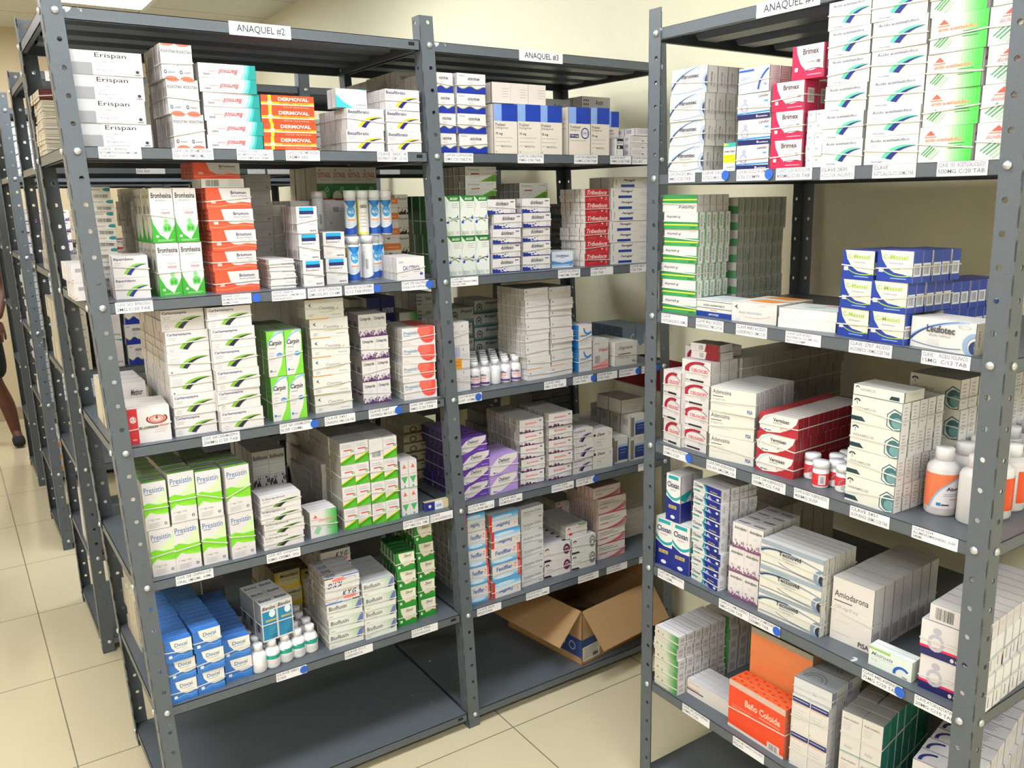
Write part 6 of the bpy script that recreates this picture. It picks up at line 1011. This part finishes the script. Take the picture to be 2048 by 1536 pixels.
for u, v, li, w_ in tl:
    q = atz(u, v, zs); put(tube, q.x, q.y + r, zs, facing(q.x, q.y) + (.25 if li == 0 else -.4), 'white and blue calcium tube, ' + w_, 'calcium tubes', li)
q0 = atz(714, 564, zs); k = 0
for row in range(1, 4):
    for c in range(4 if row == 3 else 3):
        x = q0.x + c * .0365 + .012 * (row % 2); y = q0.y + r + .013 + row * .037
        put(tube, x, y, zs, facing(x, y) + .6, 'white calcium tube, row %s from the front, place %s' % (ORD[row], ORD[c].replace('bottom', 'first')), 'calcium tubes', (c + row) % 3)
for c, (u, li) in enumerate([(655, 2), (688, 0), (716, 1), (740, 0), (758, 0)]):
    x = q0.x - .034 + c * .0365; y = q0.y + r + .037 * (1 if c else 1.0)
    zz = zs + .1265
    if c == 0:
        x -= .004; y = q0.y + .165
        put(tube, x, y, zs, 0, 'white calcium tube standing under the upper layer, behind the blue-bar cartons', 'calcium tubes', 2)
    put(tube, x + (.012 if c else 0), y, zz, facing(x, y) + .1, ('white calcium tube with yellow band, upper layer' if li == 1 else 'white calcium tube, upper layer, place %s' % ORD[c].replace('bottom', 'first')), 'calcium tubes', li)
# ibuprofen bottles, rack B shelf 4
ib = lathe_bottle('i', [(.0165, 0), (.0182, .003), (.0182, .047), (.0165, .054), (.0105, .060), (.0105, .064)], [(.0125, .062), (.0125, .077), (.0115, .0785)], [
    wrap(.0182, .005, .045, -190, -10, [Rc(0, .02, 1, .2, '#6a3a86'), Ring(.2, .35, .12, .3, .3, '#6a3a86', 0, 360, 12), Tx(.3, .66, .78, .86, 'Brudifen', '#5a3a66', 'b'), Rc(.42, .44, .78, .58, '#f0a494'), Rc(.42, .3, .78, .36, '#f0c0b4')], '#ece8ee')], PW_, PW_, 'pill_bottle', 'medicine bottle')
zs = RK['B'].z[3] + LT
fr_ = [(956, 775), (982, 772), (1002, 768), (1023, 766), (1044, 762)]
pts = [atz(u, v, zs) for u, v in fr_]; rs = .0182
x0 = pts[0].x; 
for row in range(6):
    for c in range(5):
        x = pts[0].x + c * .0385 + (.019 if row % 2 else 0); y = pts[0].y + rs + row * .0345 + .002
        if c == 4 and row % 2: x -= .0005
        put(ib, x, y, zs, facing(x, y) + (-.5 if c % 2 else .1), 'small white syrup bottle with %s, %s row, place %s' % ('purple print' if row == 0 and c != 2 else 'plain back', 'front' if row == 0 else ORD[row], ORD[c].replace('bottom', 'first')), 'small white bottles', 0 if (row == 0 and c != 2) else None)
# drops bottles on rack A shelf 6
db = lathe_bottle('d', [(.019, 0), (.021, .004), (.0215, .046), (.018, .056), (.0115, .062), (.0115, .066)], [(.0135, .063), (.0135, .08), (.0125, .0815)], [
    wrap(.0215, .008, .044, -200, 20, [Pg([(.3, 1), (.75, 1), (.6, .55)], '#1fa08c'), Rc(.2, .62, .55, .9, '#1fa08c'), Ln(.3, .4, .75, 4, .09, '#c0b4b8', .03)], '#e6e4e6'),
    wrap(.0215, .008, .044, -200, 20, [Rc(.1, .58, .9, .9, '#1fa08c'), Ln(.2, .45, .8, 4, .1, '#d8a8a8', .02)], '#e6e4e6')], PW_, PW_, 'pill_bottle', 'medicine bottle')
zs = RK['A'].z[5] + LT
fd = [(524, 1346.6, None), (551, 1336.7, 1), (577, 1325.5, 0), (602, 1315.6, 0), (627, 1306, 0)]
base = [atz(u, v, zs) for u, v, _ in fd]
for i, q in enumerate(base):
    put(db, q.x, q.y + .021, zs, facing(q.x, q.y) + (0.5 if fd[i][2] == 0 else 0), 'round white pill bottle %s, front row' % ['with its bare back to the aisle', 'with full teal band', 'with teal wedge, in the middle', 'with teal wedge, last but one', 'with teal wedge, beside the pale cartons'][i], 'teal banded bottles', fd[i][2])
for row in range(1, 5):
    for i in range(5):
        q = base[i]; put(db, q.x + .006 * (row % 2), q.y + .021 + row * .0445, zs, facing(q.x, q.y), 'round white pill bottle, %s row, place %s' % (ORD[row], ORD[i].replace('bottom', 'first')), 'teal banded bottles', 0)
# red labelled pill bottles and big antacid bottles on rack C shelf 4
pb = lathe_bottle('p', [(.0165, 0), (.018, .003), (.018, .040), (.015, .045), (.0145, .047)], [(.0185, .046), (.0185, .058), (.0170, .0605)], [
    wrap(.018, .006, .034, -180, 0, [Rc(0, 0, 1, 1, '#e0303a'), Rc(.42, .1, .7, .9, '#ece6e6'), Bc(.48, .2, .62, .8, '#55555c', 8)], '#e0303a'),
    wrap(.018, .004, .036, -180, 0, [Pg([(0, 1), (1, 1), (1, .8), (0, .2)], '#e0404a'), Ring(.6, .5, .3, .4, .1, '#8a9aa8', 60, 200), Ln(.4, .4, .8, 3, .12, '#77747a', .03)], '#ece8e6')], PW_, mat('#f0eef2', 'plastic'), 'pill_bottle', 'medicine bottle')
zs = RK['C'].z[3] + LT
rp = [(1630.5, 975, 0, 'with barcode panel, in front'), (1614, 958, 1, 'touching the red cartons'), (1656, 974, 1, 'in the middle of the group'), (1676, 984, 1, 'beside the hexagon cartons')]
used = []
for u, v, li, w_ in rp:
    q = atz(u, v, zs); x, y = q.x + .017, q.y
    for _ in range(40):
        for px, py in used:
            dd = math.hypot(x - px, y - py)
            if dd < .0375: x += (x - px) / dd * (.0377 - dd) if dd > 1e-6 else .01; y += (y - py) / dd * (.0377 - dd) if dd > 1e-6 else 0
    used.append((x, y)); put(pb, x, y, zs, facing(x, y), 'small white pill bottle with red label ' + w_, 'red labelled bottles', li)
qx = sum(p[0] for p in used) / 4
for i in range(4):
    x, y = max(p[0] for p in used) + .038 + .038 * (i // 2), used[0][1] + .01 - .039 * (i % 2)
    put(pb, x, y, zs, facing(x, y), 'small white pill bottle standing behind, %s' % ['nearer the red cartons', 'nearer the hexagon cartons', 'in the last row by the red cartons', 'in the last row by the hexagon cartons'][i], 'red labelled bottles', 1)
R_ = .0318
ab = lathe_bottle('a', [(.029, 0), (R_, .005), (R_, .098), (.028, .107), (.020, .111), (.0185, .114)], [(.0180, .113), (.0180, .138), (.0168, .140)], [
    wrap(R_, .018, .09, -200, 10, [Rc(0, 0, 1, 1, '#f07e52'), Pg([(.3, 0), (.36, .3), (.52, .7), (.72, .9), (1, .95), (1, 0)], '#e6e2e6'), Strip(bez((.28, 0), (.42, .8), (.86, .93)), '#8fb6dc', lambda t: (.016, -.016)), Tx(.54, .5, .86, .64, 'Alumag', '#33333a', 'b'), Ln(.5, .42, .84, 2, .05, '#77747a', .012), Rc(.6, .26, .84, .29, '#e88a7c'), Rc(.4, .08, .47, .17, '#2a86c8'), Rc(.48, .09, .6, .13, '#33333a')], '#f07e52'),
    wrap(R_, .02, .088, -130, 40, [Rc(.0, .0, 1, 1, '#ea5424'), Ln(.3, .8, .7, 6, .12, '#f2a88a', .02)], '#ea5424')], MILK, mat('#ece9ea', 'plastic'), 'antacid_bottle', 'medicine bottle')
A1 = atz(1857, 1032, zs); A2 = atz(1925, 1052, zs)
RC = RK['C']
def inC(a, d): x, y = RC.T(a, d, zs); return RC.o[0] + x, RC.o[1] + y
def aC(q): return (q.x - RC.o[0] - RC.lean[0] * zs) * RC.d[0] + (q.y - RC.o[1] - RC.lean[1] * zs) * RC.d[1], (q.x - RC.o[0] - RC.lean[0] * zs) * RC.n[0] + (q.y - RC.o[1] - RC.lean[1] * zs) * RC.n[1]
a1, d1 = aC(A1); a1 = max(a1, .672); a2 = a1 + .068
d1 = max(d1, .0) + R_ + .01
for row in range(8):
    for c in range(2):
        a = (a1 if c == 0 else a2) + (.006 if row % 2 else 0); d = d1 + row * .068
        x, y = inC(a, d)
        put(ab, x, y, zs, facing(x, y) + (.2 if c == 0 else 1.2), 'big white antacid bottle, orange label, %s row, file %s' % ('front' if row == 0 else ORD[row], 'by the cartons' if c == 0 else 'at the rack end'), 'antacid bottles', 0 if c == 0 else 1)
# small cups in shade at the back of rack A shelf 5
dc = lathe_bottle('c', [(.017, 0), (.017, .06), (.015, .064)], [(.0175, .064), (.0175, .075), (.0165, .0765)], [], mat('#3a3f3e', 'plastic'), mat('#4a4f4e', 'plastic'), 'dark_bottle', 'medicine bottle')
RA = RK['A']; zs = RA.z[4] + LT
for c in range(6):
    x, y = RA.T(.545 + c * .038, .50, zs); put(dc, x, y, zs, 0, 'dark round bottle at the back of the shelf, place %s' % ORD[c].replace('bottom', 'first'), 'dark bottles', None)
zs = RA.z[5] + LT
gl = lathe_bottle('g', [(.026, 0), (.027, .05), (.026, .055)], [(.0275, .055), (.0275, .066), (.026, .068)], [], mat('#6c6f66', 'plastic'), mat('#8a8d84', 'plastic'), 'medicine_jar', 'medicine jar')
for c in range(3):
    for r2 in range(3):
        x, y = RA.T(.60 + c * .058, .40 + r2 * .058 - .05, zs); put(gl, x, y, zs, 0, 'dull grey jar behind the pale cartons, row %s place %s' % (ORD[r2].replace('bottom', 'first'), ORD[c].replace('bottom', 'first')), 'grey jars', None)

# ================================================================ open cardboard box on the foot shelf of rack B
zs = RK['B'].z[6] + LT + .0005
K0 = atz(1165.5, 1334, zs); K1 = atz(1003, 1245, zs); K2 = atz(1312, 1262, zs)
u1 = (K1 - K0); u2 = (K2 - K0); L1 = u1.length
e1 = u1.normalized(); e2 = Vector((-e1.y, e1.x, 0)); e2 = e2 if e2.dot(u2) > 0 else -e2
L1 = .40; L2 = .38; HBX = .21
KB = mat('#a8855c', 'matt'); KB2 = mat('#8f6f4a', 'matt')
if K0.y < 0.012: K0.y = .012
bx = link('cardboard_box', None, None, (K0.x, K0.y, zs), label='open brown cardboard box with drooping flaps on the foot shelf', category='cardboard box')
def wall_box(name, a, b, z0, z1, th_=.004, parent=bx, mt=KB, **kw):
    n = Vector((-(b - a).y, (b - a).x, 0)).normalized() * th_
    c_ = (e1 * L1 + e2 * L2) / 2
    if n.dot(c_ - (a + b) / 2) < 0: n = -n
    mb = MB(); vs = [(p.x, p.y, z) for z in (z0, z1) for p in (a, b, b + n, a + n)]
    mb.mesh(vs, [(0, 1, 5, 4), (1, 2, 6, 5), (2, 3, 7, 6), (3, 0, 4, 7), (4, 5, 6, 7), (0, 1, 2, 3)], mt)
    return link(name, mb.data(name), parent, **kw)
Z0 = Vector((0, 0, 0)); c1 = e1 * L1; c2 = e2 * L2; c12 = c1 + c2
wall_box('side_panel', Z0, c1, 0, HBX); wall_box('side_panel', Z0, c2, 0, HBX); wall_box('side_panel', c1, c12, 0, HBX); wall_box('side_panel', c2, c12, 0, HBX)
mb = MB(); mb.mesh([(p.x, p.y, z) for z in (.001, .005) for p in (Z0, c1, c12, c2)], [(0, 1, 2, 3), (4, 5, 6, 7), (0, 1, 5, 4), (1, 2, 6, 5), (2, 3, 7, 6), (3, 0, 4, 7)], KB2); link('bottom_panel', mb.data('bottom_panel'), bx)
def flap(a, b, ang, ln, sag=.0):
    out = Vector(((b - a).y, -(b - a).x, 0)).normalized()
    if out.dot((e1 * L1 + e2 * L2) / 2 - (a + b) / 2) > 0: out = -out
    dn = Vector((out.x * math.sin(ang), out.y * math.sin(ang), -math.cos(ang)))
    t = (b - a).normalized(); ins = .012
    p = [a + t * .004, b - t * .004, b - t * ins + dn * ln, a + t * ins + dn * ln]
    nn = (p[1] - p[0]).cross(p[3] - p[0]).normalized() * .004
    mb = MB(); base_ = Vector((0, 0, HBX))
    vs = [tuple(q + base_) for q in p] + [tuple(q + base_ + nn) for q in p]
    mb.mesh(vs, [(0, 1, 2, 3), (4, 5, 6, 7), (0, 1, 5, 4), (1, 2, 6, 5), (2, 3, 7, 6), (3, 0, 4, 7)], KB); return link('flap', mb.data('flap'), bx)
flap(Z0, c1, math.radians(42), .145); flap(Z0, c2, math.radians(40), .15); flap(c1, c12, math.radians(150), .12); flap(c2, c12, math.radians(165), .10)
def sticker(a, b, t0, t1, z0, z1, ops, basec, nm):
    out = Vector(((b - a).y, -(b - a).x, 0)).normalized()
    if out.dot(c12 / 2 - (a + b) / 2) > 0: out = -out
    mb = MB()
    def F(u, v, o): p = a + (b - a) * (t0 + (t1 - t0) * u) + out * (.0006 + o); return (p.x, p.y, z0 + (z1 - z0) * v)
    mb.poly([F(0, 0, 0), F(1, 0, 0), F(1, 1, 0), F(0, 1, 0)], mat(basec, 'paper')); paint(mb, ops, F, 'paper'); link(nm, mb.data(nm), bx)
sticker(Z0, c1, .0, .30, .03, .10, [Ring(.4, .5, .14, .25, .3, '#8a93b8', 0, 360, 14), Ring(.8, .55, .12, .2, .4, '#a9a0c0', 0, 360, 12)], '#20386e', 'printed_band')
sticker(Z0, c2, .0, .28, .07, .10, [], '#20386e', 'printed_band')
sticker(Z0, c2, .01, .24, .015, .07, [Ln(.08, .85, .9, 8, .1, '#44444a', .03), Rc(.6, .1, .9, .35, '#55555c')], '#cfc9c0', 'address_label')
mb = MB(); mb.box(-.12, -.05, 0, .12, .06, .02, mat('#55452f', 'matt')); o = link('paper_wad', mb.data('paper_wad'), None, tuple(Vector((K0.x, K0.y, zs)) + c12 / 2 + Vector((0, 0, .0055))), .6, label='flattened brown carton lying inside the open cardboard box', category='carton')

# ================================================================ person at the frame edge, white stool
SKIN, _nt, _b = nodes('skin'); _b.inputs['Base Color'].default_value = lin('#5c3524'); _b.inputs['Roughness'].default_value = .5
_b.inputs['Subsurface Weight'].default_value = .05
def skin(name, verts, edges, radii, mtl, parent, sub=2, root=0):
    me = bpy.data.meshes.new(name); me.from_pydata(verts, edges, []); o = bpy.data.objects.new(name, me); COL.objects.link(o)
    sk = o.modifiers.new('skin', 'SKIN'); sk.use_smooth_shade = True
    for i, d in enumerate(me.skin_vertices[0].data):
        rr = radii[i]; d.radius = rr if isinstance(rr, tuple) else (rr, rr); d.use_root = (i == root)
    ss = o.modifiers.new('sub', 'SUBSURF'); ss.levels = sub; ss.render_levels = sub
    me.materials.append(mtl); bpy.context.view_layer.update()
    dg = bpy.context.evaluated_depsgraph_get(); m2 = bpy.data.meshes.new_from_object(o.evaluated_get(dg)); m2.name = name
    bpy.data.objects.remove(o); m2.materials.clear(); m2.materials.append(mtl)
    for p in m2.polygons: p.use_smooth = True
    return link(name, m2, parent)
F0 = atz(36, 884, 0.02)
pe = link('person', None, None, (F0.x - .06, F0.y, 0), label='person in black shorts standing past the last rack, cut by the frame', category='person')
# body: x across, y along; right leg towards the racks; origin at right ankle
V = [(-.14, 0, .93), (-.14, 0, 1.08), (-.14, 0, 1.28), (-.14, -.01, 1.42), (-.14, -.02, 1.50), (-.14, -.03, 1.60), (-.14, -.03, 1.70),
     (-.05, 0, .90), (-.04, -.02, .50), (.03, .0, .30), (.06, .02, .09), (-.23, 0, .90), (-.24, -.02, .50), (-.24, .02, .28), (-.24, .03, .09),
     (.04, 0, 1.40), (.10, .0, 1.12), (.04, -.14, .93), (-.32, 0, 1.40), (-.37, .0, 1.12), (-.34, -.12, .92), (.07, -.06, .03), (-.25, -.07, .03)]
E = [(0, 1), (1, 2), (2, 3), (3, 4), (4, 5), (5, 6), (0, 7), (7, 8), (8, 9), (9, 10), (10, 21), (0, 11), (11, 12), (12, 13), (13, 14), (14, 22), (3, 15), (15, 16), (16, 17), (3, 18), (18, 19), (19, 20)]
Rr_ = [(.15, .11), (.135, .10), (.155, .11), (.09, .07), .055, (.075, .095), (.07, .085), .085, .058, .055, .035, .085, .058, .055, .035, .05, .042, .028, .05, .042, .028, (.04, .03), (.04, .03)]
skin('body', V, E, Rr_, SKIN, pe)
BLK = mat('#15161a', 'matt')
skin('shorts', [(-.14, 0, .95), (-.05, 0, .86), (-.03, -.01, .47), (-.23, 0, .86), (-.245, -.01, .47), (-.14, 0, 1.05)], [(0, 1), (1, 2), (0, 3), (3, 4), (0, 5)], [(.17, .13), .11, .105, .11, .105, (.155, .12)], BLK, pe)
skin('shirt', [(-.14, 0, 1.08), (-.14, 0, 1.28), (-.14, -.01, 1.41), (.05, 0, 1.38), (.085, 0, 1.24), (-.33, 0, 1.38), (-.36, 0, 1.24)], [(0, 1), (1, 2), (2, 3), (3, 4), (2, 5), (5, 6)], [(.165, .125), (.175, .13), (.11, .09), .068, .06, .068, .06], mat('#2c3a48', 'matt'), pe)
for sx, hx, hy in ((1, .04, -.14), (-1, -.34, -.12)):
    hv = [(hx, hy, .93), (hx, hy - .02, .86)]; he = [(0, 1)]; hr = [(.026, .016), (.034, .016)]
    for j, (ox_, ln) in enumerate([(-.027, .065), (-.009, .078), (.009, .075), (.026, .058)]):
        b0 = len(hv); hv += [(hx + ox_, hy - .024, .845), (hx + ox_ * 1.1, hy - .03, .845 - ln * .5), (hx + ox_ * 1.1, hy - .02, .845 - ln)]; he += [(1, b0), (b0, b0 + 1), (b0 + 1, b0 + 2)]; hr += [.010, .009, .007]
    b0 = len(hv); hv += [(hx - sx * .035, hy - .03, .89), (hx - sx * .05, hy - .045, .855)]; he += [(0, b0), (b0, b0 + 1)]; hr += [.011, .008]
    skin('hand', hv, he, hr, SKIN, pe, 1)
for hx, hy in ((.065, -.03), (-.245, -.02)):
    skin('shoe', [(hx, hy + .07, .04), (hx, hy, .045), (hx, hy - .10, .032)], [(0, 1), (1, 2)], [(.042, .038), (.046, .042), (.042, .028)], BLK, pe)
mb = MB()
mb.lathe([(.01, 1.60), (.085, 1.62), (.10, 1.70), (.09, 1.78), (.05, 1.815), (.005, 1.82)], mat('#1a1310', 'matt'), 16, (-.14, .0, 0)); link('hair', mb.data('hair'), pe)
mb = MB()
for ex in (-.03, .03): mb.lathe([(.002, -.010), (.011, -.004), (.011, .004), (.002, .010)], mat('#e8e4e0', 'plastic'), 10, (-.14 + ex, -.118, 1.66))
link('eyes', mb.data('eyes'), pe)
skin('nose', [(-.14, -.115, 1.655), (-.14, -.135, 1.625)], [(0, 1)], [.008, .013], SKIN, pe, 1)
mb = MB(); mb.box(-.165, -.124, 1.585, -.115, -.115, 1.595, mat('#6a2f2a', 'plastic')); link('mouth', mb.data('mouth'), pe)
# white plastic stool, only its rim reaches the frame
q = atz(-14, 1010, .45)
st = link('plastic_stool', None, None, (q.x - .2, q.y, 0), label='white plastic stool in the corridor, only its seat edge showing', category='stool')
mb = MB(); mb.lathe([(.20, .40), (.215, .41), (.218, .44), (.21, .452), (.01, .455)], PW_, 28); link('seat', mb.data('seat'), st)
for k in range(4):
    a = math.pi / 4 + k * math.pi / 2; mb = MB(); x0, y0, x1, y1 = .11 * math.cos(a), .11 * math.sin(a), .17 * math.cos(a), .17 * math.sin(a)
    vs = [(x1 + dx, y1 + dy, 0) for dx, dy in ((-.018, -.018), (.018, -.018), (.018, .018), (-.018, .018))] + [(x0 + dx, y0 + dy, .41) for dx, dy in ((-.022, -.022), (.022, -.022), (.022, .022), (-.022, .022))]
    mb.mesh(vs, [(0, 1, 5, 4), (1, 2, 6, 5), (2, 3, 7, 6), (3, 0, 4, 7), (0, 1, 2, 3), (4, 5, 6, 7)], PW_); link('leg', mb.data('leg'), st)

# ================================================================ leave out what neither this view nor a step aside shows
from mathutils.bvhtree import BVHTree
def cull():
    bpy.context.view_layer.update()
    vs = []; fs = []; own = []
    for i, (o, w_, d_, h_) in enumerate(CARTONS):
        M = o.matrix_world; b = len(vs)
        vs += [M @ Vector((x * w_, y * d_, z * h_)) for z in (0, 1) for y in (0, 1) for x in (0, 1)]
        for f in ((0, 1, 5, 4), (1, 3, 7, 5), (3, 2, 6, 7), (2, 0, 4, 6), (4, 5, 7, 6), (0, 2, 3, 1)): fs.append(tuple(b + k for k in f)); own.append(i)
    for o in sc.objects:
        if o.type == 'MESH' and o.name.split('.')[0] in ('shelf', 'side_panel', 'flap', 'body') and len(o.data.polygons) < 900:
            M = o.matrix_world; b = len(vs); vs += [M @ v.co for v in o.data.vertices]
            for p in o.data.polygons: fs.append(tuple(b + k for k in p.vertices)); own.append(-1)
    T = BVHTree.FromPolygons(vs, fs); seen = [False] * len(CARTONS)
    rt = Vector(RM[0])
    views = [CV, CV + rt * .35, CV - rt * .35]
    for vi, eye in enumerate(views):
        for i, (o, w_, d_, h_) in enumerate(CARTONS):
            if seen[i]: continue
            M = o.matrix_world; n = 5 if vi == 0 else 3; pts = []
            for a in range(n):
                for b in range(n):
                    s_, t_ = (a + .5) / n, (b + .5) / n
                    pts += [(s_ * w_, -.0005, t_ * h_), (-.0005, s_ * d_, t_ * h_), (w_ + .0005, s_ * d_, t_ * h_), (s_ * w_, t_ * d_, h_ + .0005)]
            for p in pts:
                q = M @ Vector(p)
                u, v = pix(q) if vi == 0 else (9, 9)
                if vi == 0 and not (-60 < u < 2108 and -60 < v < 1596): continue
                dd = q - eye; L = dd.length; hit = T.ray_cast(eye, dd / L, L + .002)
                if hit[0] is None or own[hit[2]] == i or hit[3] > L - .0002: seen[i] = True; break
    for bo, a, b in BANDS:
        if not any(seen[a:b]): bpy.data.objects.remove(bo)
    for i, (o, *_r) in enumerate(CARTONS):
        if not seen[i]: bpy.data.objects.remove(o)
cull()
